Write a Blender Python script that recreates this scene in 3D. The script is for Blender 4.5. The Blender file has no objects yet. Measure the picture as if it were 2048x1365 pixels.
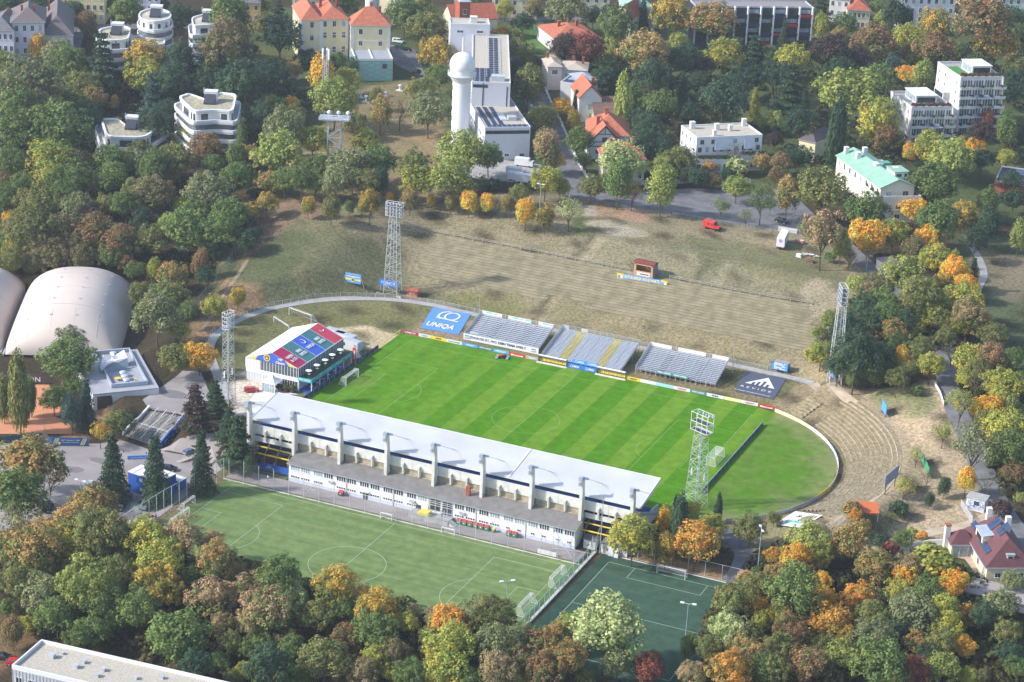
import bpy, bmesh, math, random
import numpy as np
from mathutils import Matrix, Vector
R = math.radians
SC = bpy.context.scene
COL = SC.collection
# ------------------------------------------------------------------ camera, sky, sun, exposure
CAMP = np.array([212.321, -508.457, 239.758])
_r = np.array([0.91172914, 0.40849157, 0.04341226]); _u = np.array([-0.1870332, 0.31869449, 0.9292214]); _d = np.array([-0.36574385, 0.85531775, -0.36696454])
FPX = 4480.854
cd = bpy.data.cameras.new('camera'); cam = bpy.data.objects.new('camera', cd); COL.objects.link(cam)
cam.matrix_world = Matrix(((_r[0], _u[0], -_d[0], CAMP[0]), (_r[1], _u[1], -_d[1], CAMP[1]), (_r[2], _u[2], -_d[2], CAMP[2]), (0, 0, 0, 1)))
cd.sensor_width = 36.0; cd.lens = FPX / 2048 * 36; cd.clip_start = 1.0; cd.clip_end = 9000.0
SC.camera = cam
SUN_AZ = math.atan2(-0.985, -0.17)      # direction towards the sun on the ground, x right along the pitch, y away
SUN_EL = R(35)
sdir = Vector((math.cos(SUN_AZ) * math.cos(SUN_EL), math.sin(SUN_AZ) * math.cos(SUN_EL), math.sin(SUN_EL)))
sdir = Vector((-0.82 * math.cos(SUN_EL), -0.57 * math.cos(SUN_EL), math.sin(SUN_EL))).normalized()
sl = bpy.data.lights.new('sun', 'SUN'); sun = bpy.data.objects.new('sun', sl); COL.objects.link(sun)
sl.energy = 3.0; sl.angle = R(2.0); sl.color = (1.0, 0.97, 0.935)
sun.rotation_euler = sdir.to_track_quat('Z', 'Y').to_euler()
W = bpy.data.worlds.new('World'); SC.world = W; W.use_nodes = True
nt = W.node_tree; sky = nt.nodes.new('ShaderNodeTexSky'); sky.sky_type = 'NISHITA'; sky.sun_disc = False
sky.sun_elevation = SUN_EL; sky.sun_rotation = math.atan2(sdir.x, sdir.y); sky.air_density = 1.0; sky.dust_density = 1.5
nt.links.new(sky.outputs[0], nt.nodes['Background'].inputs[0]); nt.nodes['Background'].inputs[1].default_value = 0.15
SC.view_settings.view_transform = 'Standard'; SC.view_settings.look = 'None'; SC.view_settings.gamma = 1.0
SC.view_settings.use_curve_mapping = False; SC.view_settings.exposure = 0.92
SC.render.engine = 'CYCLES'
SC.cycles.max_bounces = 5; SC.cycles.diffuse_bounces = 3; SC.cycles.glossy_bounces = 2; SC.cycles.transmission_bounces = 3
SC.cycles.transparent_max_bounces = 12; SC.cycles.use_denoising = True
SC.cycles.caustics_reflective = False; SC.cycles.caustics_refractive = False

# ------------------------------------------------------------------ where a line of sight meets the place
def ray(px, py):
    return _d + (px - 1024.0) / FPX * _r - (py - 682.5) / FPX * _u
def Pz(px, py, z):
    D = ray(px, py); s = (z - CAMP[2]) / D[2]; return Vector(CAMP + s * D)
def Py(px, py, y):
    D = ray(px, py); s = (y - CAMP[1]) / D[1]; return Vector(CAMP + s * D)
def proj(P):
    v = np.array(P) - CAMP; k = v @ _d
    return 1024 + FPX * (v @ _r) / k, 682.5 - FPX * (v @ _u) / k
def ppm(P):
    return FPX / float((np.array(P) - CAMP) @ _d)
# ------------------------------------------------------------------ terrain
CPS = [(0,520,1),(100,440,4),(250,400,6),(0,300,9),(120,260,9),(265,300,8),(415,290,9),(60,140,16),(250,120,17),(450,110,17),(0,0,19),(512,0,20),(1024,0,20),(1536,0,20),(2048,0,20),
 (620,430,13),(740,435,13),(860,425,13),(1000,440,13),(1140,445,13),(700,330,14),(600,110,18),(740,150,17),(880,200,16.5),(920,290,15.5),(1060,310,15),(1160,360,14),
 (520,430,10.5),(470,510,6),(430,580,3),(392,618,1.5),(330,560,1),(300,470,5),(350,400,7.5),
 (1280,400,13),(1425,455,12.6),(1557,508,12),(1600,430,12.5),(1750,500,11.5),(1800,540,11.5),(1900,620,11),(1350,330,14),(1500,330,14),(1740,400,13),(1850,280,16),(1950,260,16.5),(1250,300,15),(1300,150,18),(1700,150,18),(2048,200,17),
 (1640,640,8.5),(1700,680,7.5),(1760,700,9),(1890,720,10),(1850,830,8.5),(1900,800,9.5),(1950,900,8),(2000,1000,5.5),(2040,1060,4),(2040,600,10),(2048,420,11),(2040,800,9),
 (1980,1110,3),(1900,1060,3),(1800,1060,1.6),(1700,1050,0.8),(1600,1070,0.2),(1500,1150,-2),(1520,1090,-0.8),(1560,1250,-2.8),(1700,1200,-1),(1900,1200,0.5),(2040,1220,1),(2048,1365,-3),(1800,1365,-4),(1500,1365,-4),(1200,1365,-4.5),(900,1340,-5),(700,1300,-5),(500,1365,-7),(300,1250,-6.5),(60,1330,-8),(0,1200,-6.5),(100,1100,-5),(0,1000,-4.5),(0,900,-4.2),
 (0,720,-4),(250,700,-4),(20,600,-3.5),(150,560,-3),(300,640,-3),(400,780,-0.5),(330,700,-1.5)]
CPW = [(150,-420,-20),(400,-100,-12),(-300,-300,-15),(400,300,12),(-500,200,16),(-400,600,22),(0,900,24),(400,700,20),(600,1200,24),(-600,1200,26)]
def _tps():
    P = [tuple(Pz(a, b, z))[:2] + (z,) for a, b, z in CPS] + [(x, y, z) for x, y, z in CPW]
    P = np.array(P); n = len(P); X = P[:, :2] / 100.0
    d2 = ((X[:, None] - X[None]) ** 2).sum(-1); K = np.where(d2 > 0, 0.5 * d2 * np.log(d2 + 1e-12), 0) + np.eye(n) * 0.004
    A = np.zeros((n + 3, n + 3)); A[:n, :n] = K; A[:n, n] = 1; A[:n, n + 1:] = X; A[n, :n] = 1; A[n + 1:, :n] = X.T
    w = np.linalg.solve(A, np.concatenate([P[:, 2], np.zeros(3)])); return X, w
_TX, _TW = _tps()
def smooth(a, b, t):
    k = np.clip((t - a) / (b - a), 0, 1); return k * k * (3 - 2 * k)
def capsule(x, y):
    return np.hypot(np.maximum(np.abs(x) - 44.0, 0), y)
def rectd(x, y, x0, x1, y0, y1):
    dx = np.maximum(np.maximum(x0 - x, x - x1), 0); dy = np.maximum(np.maximum(y0 - y, y - y1), 0); return np.hypot(dx, dy)
def polyd(x, y, poly):
    """distance outside a polygon (0 inside)"""
    x = np.asarray(x, float); y = np.asarray(y, float); d = np.full(x.shape, 1e9); ins = np.zeros(x.shape, bool); n = len(poly)
    for i in range(n):
        (ax, ay), (bx, by) = poly[i][:2], poly[(i + 1) % n][:2]
        ex, ey = bx - ax, by - ay; t = np.clip(((x - ax) * ex + (y - ay) * ey) / (ex * ex + ey * ey + 1e-9), 0, 1)
        d = np.minimum(d, np.hypot(x - ax - t * ex, y - ay - t * ey))
        c = ((ay > y) != (by > y)) & (x < (bx - ax) * (y - ay) / ((by - ay) if abs(by - ay) > 1e-9 else 1e-9) + ax); ins ^= c
    return np.where(ins, 0.0, d)
PADS = [([(-97, -42), (-60, -42), (-60, -20), (-97, -20)], -0.05, 5.0),
        ([(-135, -60), (-108, -56), (-93, -56), (-92, -47), (-79, -47), (-78, -57), (-66, -58), (-60, -62), (-60, -103), (-135, -103)], -4.2, 3.5)]
def hbowl(x, y):
    """right-hand end: banked standing terraces round the end of the oval"""
    th = np.degrees(np.arctan2(y, x - 44.0)); r = capsule(x, y)
    w = smooth(-47, -34, th) * (1 - smooth(66, 70, th)) * (x > 44)
    return w * np.clip((r - 42.5) / 14.5, 0, 1) * 5.0, w
def H(x, y):
    x = np.asarray(x, float); y = np.asarray(y, float); s = x.shape
    xf = x.ravel(); yf = y.ravel(); out = np.empty(len(xf))
    for i in range(0, len(xf), 20000):
        a = np.stack([xf[i:i + 20000], yf[i:i + 20000]], 1) / 100.0
        d2 = ((a[:, None] - _TX[None]) ** 2).sum(-1)
        out[i:i + 20000] = (0.5 * d2 * np.log(d2 + 1e-12)) @ _TW[:-3] + _TW[-3] + a @ _TW[-2:]
    t = out.reshape(s)
    far = smooth(900, 1500, np.hypot(x + 100, y - 200)); t = np.clip(t, -25, 30) * (1 - far) + 10 * far
    # far standing bank: straight slope parallel to the far touchline
    r = capsule(x, y)
    bank = np.interp(y, [60, 66, 78, 100, 118, 135], [0.6, 1.0, 3.2, 9.0, 12.8, 13.2])
    wb = smooth(-100, -74, x) * (1 - smooth(52, 74, x)) * smooth(50, 60, y) * (1 - smooth(112, 128, y))
    t = t * (1 - wb) + bank * wb
    # oval floor
    oval = np.interp(r, [0, 42, 64, 70], [0, 0, 0.8, 1.0]); hb, wr = hbowl(x, y)
    lim = np.where(x > 44, 58 + 5 * smooth(40, 60, y), 67.0)
    wo = 1 - smooth(0, 9, r - lim)
    # near side: the oval ends under the grandstand
    wo = wo * smooth(-57, -50, y)
    inner = oval + hb
    t = t * (1 - wo) + inner * wo
    # lower practice pitches
    wl = 1 - smooth(0, 5, rectd(x, y, -58, 84, -121, -57.5)); t = t * (1 - wl) + (-2.8) * wl
    for poly, z, fall in PADS:
        k = 1 - smooth(0, fall, polyd(x, y, poly)); t = t * (1 - k) + z * k
    return t
_mem = {}
def h1(x, y):
    return float(H(np.array([x]), np.array([y]))[0])
def G(px, py, dz=0.0, off=0.0):
    """point of the ground (plus dz) seen at a pixel of the photograph"""
    D = ray(px, py); s = np.linspace(350, 1500, 461); Q = CAMP + s[:, None] * D
    f = Q[:, 2] - H(Q[:, 0], Q[:, 1]) - off
    k = np.argmax(f < 0) if (f < 0).any() else len(s) - 1
    a, b = s[max(k - 1, 0)], s[k]
    ss = np.linspace(a, b, 9); Q = CAMP + ss[:, None] * D; f = Q[:, 2] - H(Q[:, 0], Q[:, 1]) - off
    k = np.argmax(f < 0) if (f < 0).any() else 8
    if k > 0:
        t = f[k - 1] / (f[k - 1] - f[k]); q = Q[k - 1] * (1 - t) + Q[k] * t
    else: q = Q[0]
    return Vector((q[0], q[1], q[2] + dz))
def up_to(P, py_top):
    """height above P at which the line straight up reaches a picture row"""
    lo, hi = 0.0, 80.0
    for _ in range(30):
        m = (lo + hi) / 2
        if proj((P[0], P[1], P[2] + m))[1] > py_top: lo = m
        else: hi = m
    return lo
# ------------------------------------------------------------------ materials
MATS = {}
def mat(name, c, rough=0.8, var=0.12, scale=1.5, metal=0.0, spec=0.3, bump=0.0, bscale=8.0, c2=None, detail=4.0):
    if name in MATS: return MATS[name]
    m = bpy.data.materials.new(name); m.use_nodes = True; n = m.node_tree; b = n.nodes['Principled BSDF']
    b.inputs['Roughness'].default_value = rough; b.inputs['Metallic'].default_value = metal
    b.inputs['Specular IOR Level'].default_value = spec
    geo = n.nodes.new('ShaderNodeNewGeometry'); no = n.nodes.new('ShaderNodeTexNoise'); no.inputs['Scale'].default_value = scale; no.inputs['Detail'].default_value = detail
    n.links.new(geo.outputs['Position'], no.inputs['Vector'])
    rp = n.nodes.new('ShaderNodeValToRGB'); rp.color_ramp.elements[0].position = 0.3; rp.color_ramp.elements[1].position = 0.7
    lo = tuple(min(1, k * (1 - var)) for k in c) + (1,); hi = tuple(min(1, k * (1 + var)) for k in c) + (1,)
    if c2: lo = tuple(c2) + (1,)
    rp.color_ramp.elements[0].color = lo; rp.color_ramp.elements[1].color = hi
    n.links.new(no.outputs['Fac'], rp.inputs['Fac']); n.links.new(rp.outputs['Color'], b.inputs['Base Color'])
    if bump:
        n2 = n.nodes.new('ShaderNodeTexNoise'); n2.inputs['Scale'].default_value = bscale; n.links.new(geo.outputs['Position'], n2.inputs['Vector'])
        bp = n.nodes.new('ShaderNodeBump'); bp.inputs['Strength'].default_value = bump; bp.inputs['Distance'].default_value = 0.2
        n.links.new(n2.outputs['Fac'], bp.inputs['Height']); n.links.new(bp.outputs['Normal'], b.inputs['Normal'])
    MATS[name] = m; return m
def net_mat(name, c, dens):
    if name in MATS: return MATS[name]
    m = bpy.data.materials.new(name); m.use_nodes = True; n = m.node_tree; b = n.nodes['Principled BSDF']
    b.inputs['Base Color'].default_value = tuple(c) + (1,); b.inputs['Roughness'].default_value = 0.7; b.inputs['Alpha'].default_value = dens
    MATS[name] = m; return m
WHITE = mat('white_paint', (0.68, 0.69, 0.70), 0.5, 0.05)
STUCCO = mat('white_stucco', (0.64, 0.63, 0.61), 0.85, 0.07, 0.6)
CREAM = mat('cream_stucco', (0.66, 0.60, 0.42), 0.85, 0.06, 0.6)
YELLOWST = mat('yellow_stucco', (0.70, 0.61, 0.34), 0.85, 0.06, 0.6)
GREYST = mat('grey_concrete', (0.36, 0.36, 0.35), 0.85, 0.15, 0.8)
PALECONC = mat('pale_concrete', (0.58, 0.575, 0.53), 0.85, 0.12, 0.7)
STAINED = mat('stained_concrete', (0.36, 0.31, 0.22), 0.9, 0.3, 1.2)
GLASS = mat('dark_glass', (0.035, 0.045, 0.06), 0.12, 0.5, 0.5, spec=0.8)
GLASSB = mat('curtained_glass', (0.30, 0.36, 0.38), 0.2, 0.3, 0.7, spec=0.6)
REDTILE = mat('red_roof_tile', (0.36, 0.105, 0.06), 0.8, 0.18, 0.9, bump=0.3, bscale=3)
REDTILE2 = mat('orange_roof_tile', (0.42, 0.135, 0.075), 0.8, 0.2, 0.9, bump=0.3, bscale=3)
BROWNTILE = mat('brown_roof_tile', (0.17, 0.10, 0.075), 0.8, 0.2, 0.8)
SLATE = mat('slate_roof', (0.13, 0.13, 0.14), 0.7, 0.2, 0.8)
GRAVEL = mat('roof_gravel', (0.44, 0.40, 0.33), 0.95, 0.25, 3.0, bump=0.4, bscale=12)
GREENCU = mat('green_copper_roof', (0.24, 0.42, 0.32), 0.6, 0.1, 0.4)
ZINC = mat('zinc_sheet', (0.38, 0.43, 0.50), 0.45, 0.1, 0.6, metal=0.2)
STEEL = mat('galvanised_steel', (0.50, 0.53, 0.57), 0.45, 0.12, 1.0, metal=0.3)
DARKM = mat('dark_metal', (0.045, 0.05, 0.055), 0.5, 0.2)
BLACK = mat('black_plastic', (0.015, 0.015, 0.017), 0.5, 0.2)
WOOD = mat('timber', (0.30, 0.20, 0.11), 0.8, 0.25, 2.0)
GREYWOOD = mat('weathered_timber', (0.31, 0.28, 0.24), 0.85, 0.25, 2.0)
BLUE = mat('club_blue', (0.02, 0.10, 0.42), 0.6, 0.08)
BRBLUE = mat('bright_blue', (0.08, 0.30, 0.72), 0.6, 0.06)
NAVY = mat('navy_sheet', (0.03, 0.05, 0.12), 0.7, 0.15)
YELLOW = mat('signal_yellow', (0.75, 0.55, 0.05), 0.6, 0.08)
RED = mat('red_paint', (0.60, 0.03, 0.025), 0.4, 0.08)
CRIMSON = mat('crimson_sheet', (0.42, 0.02, 0.09), 0.6, 0.08)
PINKRED = mat('rose_red_sheet', (0.55, 0.05, 0.09), 0.6, 0.1)
TEAL = mat('teal_sheet', (0.04, 0.27, 0.26), 0.6, 0.08)
DTEAL = mat('dark_teal_sheet', (0.05, 0.19, 0.20), 0.6, 0.08)
LBLUE = mat('light_blue_sheet', (0.32, 0.62, 0.70), 0.6, 0.06)
ORANGE = mat('orange_sheet', (0.70, 0.16, 0.03), 0.6, 0.1)
BRICK = mat('brick_red', (0.32, 0.09, 0.05), 0.85, 0.2)
SOLAR = mat('solar_cell', (0.025, 0.04, 0.09), 0.2, 0.3, 1.0, spec=0.7)
LINE = mat('pitch_line_white', (0.35, 0.43, 0.31), 0.9, 0.15, 4.0)
NET = net_mat('white_net', (0.75, 0.74, 0.70), 0.26)
CHAIN = net_mat('wire_mesh', (0.40, 0.44, 0.46), 0.16)
GNET = net_mat('green_net', (0.10, 0.35, 0.28), 0.30)
BARK = mat('bark', (0.10, 0.075, 0.055), 0.95, 0.3, 3.0)
ASPHALT = mat('asphalt', (0.155, 0.155, 0.165), 0.95, 0.18, 0.35, c2=(0.115, 0.115, 0.12))
PATHM = mat('pale_gravel_path', (0.33, 0.32, 0.31), 0.95, 0.15, 0.6)
YARD = mat('yard_asphalt', (0.27, 0.245, 0.24), 0.95, 0.18, 0.15, detail=6.0)
CLAY = mat('clay_court', (0.52, 0.23, 0.12), 0.95, 0.1, 0.5)
# ------------------------------------------------------------------ mesh building
class MB:
    def __init__(s): s.v = []; s.f = []; s.m = []
    def add(s, vs, fs, mi=0):
        o = len(s.v); s.v += [tuple(q) for q in vs]
        for q in fs: s.f.append(tuple(o + k for k in q)); s.m.append(mi)
        return s
    def box(s, x0, x1, y0, y1, z0, z1, mi=0):
        vs = [(x, y, z) for z in (z0, z1) for y in (y0, y1) for x in (x0, x1)]
        return s.add(vs, [(0, 2, 3, 1), (4, 5, 7, 6), (0, 1, 5, 4), (2, 6, 7, 3), (0, 4, 6, 2), (1, 3, 7, 5)], mi)
    def bar(s, a, b, w, h=None, mi=0, up=(0, 0, 1)):
        """rectangular bar from a to b"""
        a = Vector(a); b = Vector(b); h = h or w; d = (b - a); L = d.length
        if L < 1e-6: return s
        d /= L; u = Vector(up); sd = d.cross(u)
        if sd.length < 1e-3: sd = d.cross(Vector((1, 0, 0)))
        sd.normalize(); u = sd.cross(d); vs = []
        for p in (a, b):
            for i, j in ((-1, -1), (1, -1), (1, 1), (-1, 1)): vs.append(p + sd * (i * w / 2) + u * (j * h / 2))
        return s.add(vs, [(3, 2, 1, 0), (4, 5, 6, 7), (0, 1, 5, 4), (1, 2, 6, 5), (2, 3, 7, 6), (3, 0, 4, 7)], mi)
    def tube(s, a, b, r, n=6, r2=None, mi=0, cap=True):
        a = Vector(a); b = Vector(b); d = (b - a)
        if d.length < 1e-6: return s
        d.normalize(); x = d.cross(Vector((0, 0, 1)))
        if x.length < 1e-3: x = Vector((1, 0, 0))
        x.normalize(); y = d.cross(x); r2 = r if r2 is None else r2; vs = []
        for p, q in ((a, r), (b, r2)):
            for k in range(n):
                t = 2 * math.pi * k / n; vs.append(p + x * (q * math.cos(t)) + y * (q * math.sin(t)))
        fs = [(k, (k + 1) % n, n + (k + 1) % n, n + k) for k in range(n)]
        if cap: fs += [tuple(range(n - 1, -1, -1)), tuple(range(n, 2 * n))]
        return s.add(vs, fs, mi)
    def prism(s, poly, z0, z1, mi=0, mtop=None):
        n = len(poly); vs = [(p[0], p[1], z0) for p in poly] + [(p[0], p[1], z1) for p in poly]
        s.add(vs, [(k, (k + 1) % n, n + (k + 1) % n, n + k) for k in range(n)] + [tuple(range(n - 1, -1, -1))], mi)
        s.add([(p[0], p[1], z1) for p in poly], [tuple(range(n))], mi if mtop is None else mtop); return s
    def dome(s, c, r, rz, n=16, m=6, z0=0.0, mi=0):
        vs = []; fs = []
        for j in range(m):
            t = z0 + (math.pi / 2 - z0) * j / m
            for k in range(n):
                a = 2 * math.pi * k / n; vs.append((c[0] + r * math.cos(t) * math.cos(a), c[1] + r * math.cos(t) * math.sin(a), c[2] + rz * math.sin(t)))
        vs.append((c[0], c[1], c[2] + rz))
        for j in range(m - 1):
            for k in range(n): fs.append((j * n + k, j * n + (k + 1) % n, (j + 1) * n + (k + 1) % n, (j + 1) * n + k))
        for k in range(n): fs.append(((m - 1) * n + k, (m - 1) * n + (k + 1) % n, m * n))
        return s.add(vs, fs, mi)
    def mesh(s, name, mats, smooth=False):
        me = bpy.data.meshes.new(name); me.from_pydata(s.v, [], s.f)
        for q in (mats if isinstance(mats, (list, tuple)) else [mats]): me.materials.append(q)
        if any(s.m): me.polygons.foreach_set('material_index', s.m)
        if smooth: me.polygons.foreach_set('use_smooth', [True] * len(s.f))
        me.update(); return me
    def build(s, name, mats, parent=None, loc=None, rz=0.0, smooth=False):
        return put(name, s.mesh(name, mats, smooth), parent, loc, rz)
def put(name, me, parent=None, loc=None, rz=0.0, scale=None):
    o = bpy.data.objects.new(name, me); COL.objects.link(o)
    if parent is not None: o.parent = parent
    if loc is not None: o.location = loc
    if rz: o.rotation_euler = (0, 0, rz)
    if scale is not None: o.scale = scale
    return o
def tag(o, label, cat, group=None):
    o['label'] = label; o['category'] = cat
    if group: o['group'] = group
    return o
def thing(name, label, cat, loc, rz=0.0, group=None):
    o = bpy.data.objects.new(name, None); COL.objects.link(o); o.location = loc; o.rotation_euler = (0, 0, rz); o.empty_display_size = 0.5
    return tag(o, label, cat, group)
def copy_tree(src, loc, rz, label, group=None):
    r = src.copy(); COL.objects.link(r); r.location = loc; r.rotation_euler = (0, 0, rz); r['label'] = label
    if group: r['group'] = group
    for ch in src.children:
        c = ch.copy(); COL.objects.link(c); c.parent = r
        for g in ch.children:
            d = g.copy(); COL.objects.link(d); d.parent = c
    return r
def structure(name, me, kind='structure', loc=None):
    o = put(name, me, None, loc); o['kind'] = kind; return o
def text(parent, s, size, M, material, name='lettering', ext=0.015, width=None, bold=0.0):
    cu = bpy.data.curves.new('t', 'FONT'); cu.body = s; cu.size = size; cu.extrude = ext; cu.align_x = 'CENTER'; cu.align_y = 'CENTER'; cu.resolution_u = 2; cu.offset = bold
    to = bpy.data.objects.new('t', cu); COL.objects.link(to); bpy.context.view_layer.update()
    me = bpy.data.meshes.new_from_object(to.evaluated_get(bpy.context.evaluated_depsgraph_get())); bpy.data.objects.remove(to); bpy.data.curves.remove(cu)
    me.materials.clear(); me.materials.append(material)
    if width and len(me.vertices):
        xs = [v.co.x for v in me.vertices]; k = width / (max(xs) - min(xs))
        for v in me.vertices: v.co.x *= k
    o = put(name, me, parent); o.matrix_local = M; return o
def face_M(x, y, z, ax=(1, 0, 0), up=(0, 0, 1)):
    """matrix whose x runs along ax and y along up (for lettering on a surface)"""
    a = Vector(ax).normalized(); u = Vector(up).normalized(); n = a.cross(u)
    return Matrix(((a.x, u.x, n.x, x), (a.y, u.y, n.y, y), (a.z, u.z, n.z, z), (0, 0, 0, 1)))
# ------------------------------------------------------------------ ground: colour zones and terrain sheet
def PW(L, z=None): return [tuple(G(a, b))[:2] if z is None else tuple(Pz(a, b, z))[:2] for a, b in L]
C_FLOOR = (0.050, 0.040, 0.025); C_HILL = (0.225, 0.195, 0.125); C_GREEN = (0.075, 0.105, 0.04); C_DULL = (0.130, 0.135, 0.065)
ZONES = [
 (PW([(500,20),(2040,20),(2040,440),(1600,400),(1300,330),(1100,380),(900,300),(600,420),(420,200)]), (0.075, 0.095, 0.040), 8),
 (PW([(1920,470),(2048,480),(2048,780),(1990,700),(1960,600),(1900,520)]), (0.085, 0.105, 0.055), 6),
 (PW([(1960,500),(2048,520),(2048,600),(2000,590),(1965,560)]), (0.19, 0.16, 0.11), 6),
 (PW([(700,185),(850,165),(885,290),(880,385),(640,410),(560,330),(640,290)]), (0.200, 0.165, 0.095), 7),
 (PW([(820,290),(880,240),(885,330),(800,380)]), (0.235, 0.180, 0.105), 5),
 (PW([(540,170),(600,140),(660,150),(600,260),(540,250)]), (0.085, 0.10, 0.05), 6),
 (PW([(1060,40),(1100,90),(1040,110),(1030,60)]), (0.09, 0.18, 0.05), 4),
 (PW([(1480,70),(1640,75),(1640,115),(1470,100)]), (0.09, 0.17, 0.05), 4),
 (PW([(400,650),(470,500),(530,425),(620,418),(850,396),(1150,395),(1300,398),(1600,470),(1650,480),(1780,560),(1740,640),(1650,700),(1650,765),(1500,745),(1100,655),(900,620),(780,600),(600,605),(450,650)]), C_HILL, 5),
 (PW([(470,480),(560,440),(700,480),(790,520),(800,600),(600,600),(450,640),(415,640)]), (0.130, 0.130, 0.070), 9),  # grass of the left slope, its shade put into the colour
 (PW([(520,455),(600,470),(600,520),(540,560),(470,560)]), (0.095, 0.105, 0.055), 8),
 (PW([(540,395),(640,400),(640,430),(560,450),(500,520),(480,500)]), (0.20, 0.14, 0.095), 5),
 (PW([(960,640),(1200,600),(1500,700),(1640,750),(1450,730)]), (0.235, 0.200, 0.12), 6),
 (PW([(900,600),(1010,590),(1040,625),(960,632)]), (0.17, 0.165, 0.075), 5),
 (PW([(1180,470),(1420,500),(1640,560),(1640,600),(1400,570),(1150,520)]), (0.200, 0.185, 0.118), 6),
 (PW([(1380,480),(1600,505),(1700,560),(1640,580),(1400,500)]), (0.165, 0.160, 0.088), 6),
 (PW([(1400,515),(1440,510),(1445,530),(1410,535)]), (0.150, 0.150, 0.08), 3),
 (PW([(1150,440),(1200,430),(1200,460),(1160,470)]), (0.09, 0.11, 0.045), 4),  # cast shadow of the tree to its left, painted into the ground colour
 (PW([(1160,400),(1290,420),(1290,440),(1180,430)]), (0.30, 0.20, 0.14), 4),
 (PW([(1180,450),(1230,440),(1290,470),(1230,470)]), (0.34, 0.30, 0.23), 4),
 (PW([(1160,410),(1185,412),(1190,430),(1170,430)]), (0.33, 0.29, 0.24), 2),
 (PW([(1560,520),(1620,520),(1620,545),(1500,525),(1510,505)]), (0.155, 0.155, 0.08), 4),
 (PW([(1635,560),(1720,580),(1690,640),(1600,625),(1612,580)]), (0.27, 0.235, 0.165), 3),
 (PW([(390,700),(440,650),(520,600),(460,560),(400,640)]), (0.24, 0.16, 0.095), 5),
 (PW([(1182,470),(1188,472),(1150,520),(1142,520)]), (0.12, 0.11, 0.07), 1.2), (PW([(1198,478),(1206,480),(1172,522),(1164,522)]), (0.28, 0.245, 0.165), 1.2),
 (PW([(1410,520),(1418,522),(1398,560),(1390,560)]), (0.12, 0.115, 0.07), 1.2), (PW([(1450,525),(1462,528),(1440,568),(1430,566)]), (0.27, 0.24, 0.16), 1.2),
 (PW([(1098,588),(1104,590),(1070,640),(1062,640)]), (0.13, 0.11, 0.06), 1.2), (PW([(1112,590),(1120,592),(1086,644),(1078,642)]), (0.28, 0.24, 0.16), 1.2),
 # inside the oval track, left and behind the stands
 (PW([(470,780),(425,720),(440,668),(500,630),(620,610),(800,605),(950,640),(1450,740),(1600,770),(1560,815),(800,680),(600,800)]), (0.150, 0.150, 0.070), 3),
 (PW([(860,640),(960,650),(900,690),(820,670)]), (0.27, 0.20, 0.13), 3),
 (PW([(660,660),(740,655),(800,680),(760,700),(690,690)]), (0.45, 0.37, 0.25), 2.5),
 (PW([(470,750),(530,740),(530,800),(480,830)]), (0.52, 0.48, 0.42), 2.5),
 (PW([(940,700),(1450,790),(1560,800),(1440,770),(1260,730)]), (0.200, 0.165, 0.09), 3),
 # right-hand standing bank and slope
 (PW([(1545,815),(1620,760),(1700,800),(1790,880),(1800,960),(1740,1020),(1640,1060),(1450,1090),(1460,1050),(1600,1010),(1665,950),(1660,900)]), (0.255, 0.205, 0.135), 3),
 (PW([(1660,860),(1690,850),(1730,900),(1720,960),(1690,960),(1690,910)]), (0.150, 0.145, 0.075), 3),
 (PW([(1660,775),(1760,790),(1900,770),(1930,900),(1990,1010),(2030,1070),(1900,1110),(1700,1100),(1590,1075),(1740,1020),(1800,950),(1790,880),(1700,810)]), (0.330, 0.265, 0.185), 4),
 (PW([(1760,790),(1850,790),(1850,830),(1770,810)]), (0.19, 0.19, 0.10), 4),
 (PW([(1730,1050),(1800,1020),(1760,1075),(1730,1070)]), (0.17, 0.17, 0.09), 3),  # shadow of the orange canopy and the next tree, painted into the ground
 (PW([(1450,1060),(1560,1040),(1640,1060),(1600,1090),(1480,1100)]), (0.20, 0.18, 0.10), 3),
 (PW([(1890,1120),(2000,1120),(2040,1180),(1900,1180)]), (0.13, 0.19, 0.07), 4),
 (PW([(1210,1105),(1330,1130),(1440,1140),(1460,1165),(1330,1150),(1200,1115)]), (0.25, 0.16, 0.08), 2.5),
 # left: leaf litter and lawns
 (PW([(240,1060),(330,1020),(440,940),(470,950),(350,1060)]), (0.16, 0.14, 0.08), 2),
 (PW([(30,1020),(260,1010),(260,1040),(30,1050)]), (0.09, 0.10, 0.05), 2),
 (PW([(150,820),(210,800),(230,870),(130,880)]), (0.26, 0.16, 0.10), 2),
 (PW([(230,1270),(320,1300),(420,1340),(330,1250)]), (0.10, 0.07, 0.045), 4),
 (PW([(0,1240),(60,1260),(40,1330),(0,1330)]), (0.16, 0.10, 0.06), 4),
 (PW([(1925,1290),(1990,1280),(2000,1340),(1940,1340)]), (0.17, 0.13, 0.10), 3),
]
def ground_colour(x, y):
    c = np.empty(x.shape + (3,)); c[:] = C_FLOOR
    for poly, col, soft in ZONES:
        d = polyd(x, y, poly); jig = 1.4 * np.sin(x * 0.37 + 1.3 * np.sin(y * 0.23)) + 1.1 * np.sin(y * 0.51 + x * 0.13)
        k = (1 - smooth(0, soft * 0.7, np.maximum(d + jig * min(1, soft / 5), 0)))[..., None]; c = c * (1 - k) + np.array(col) * k
    return c
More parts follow.
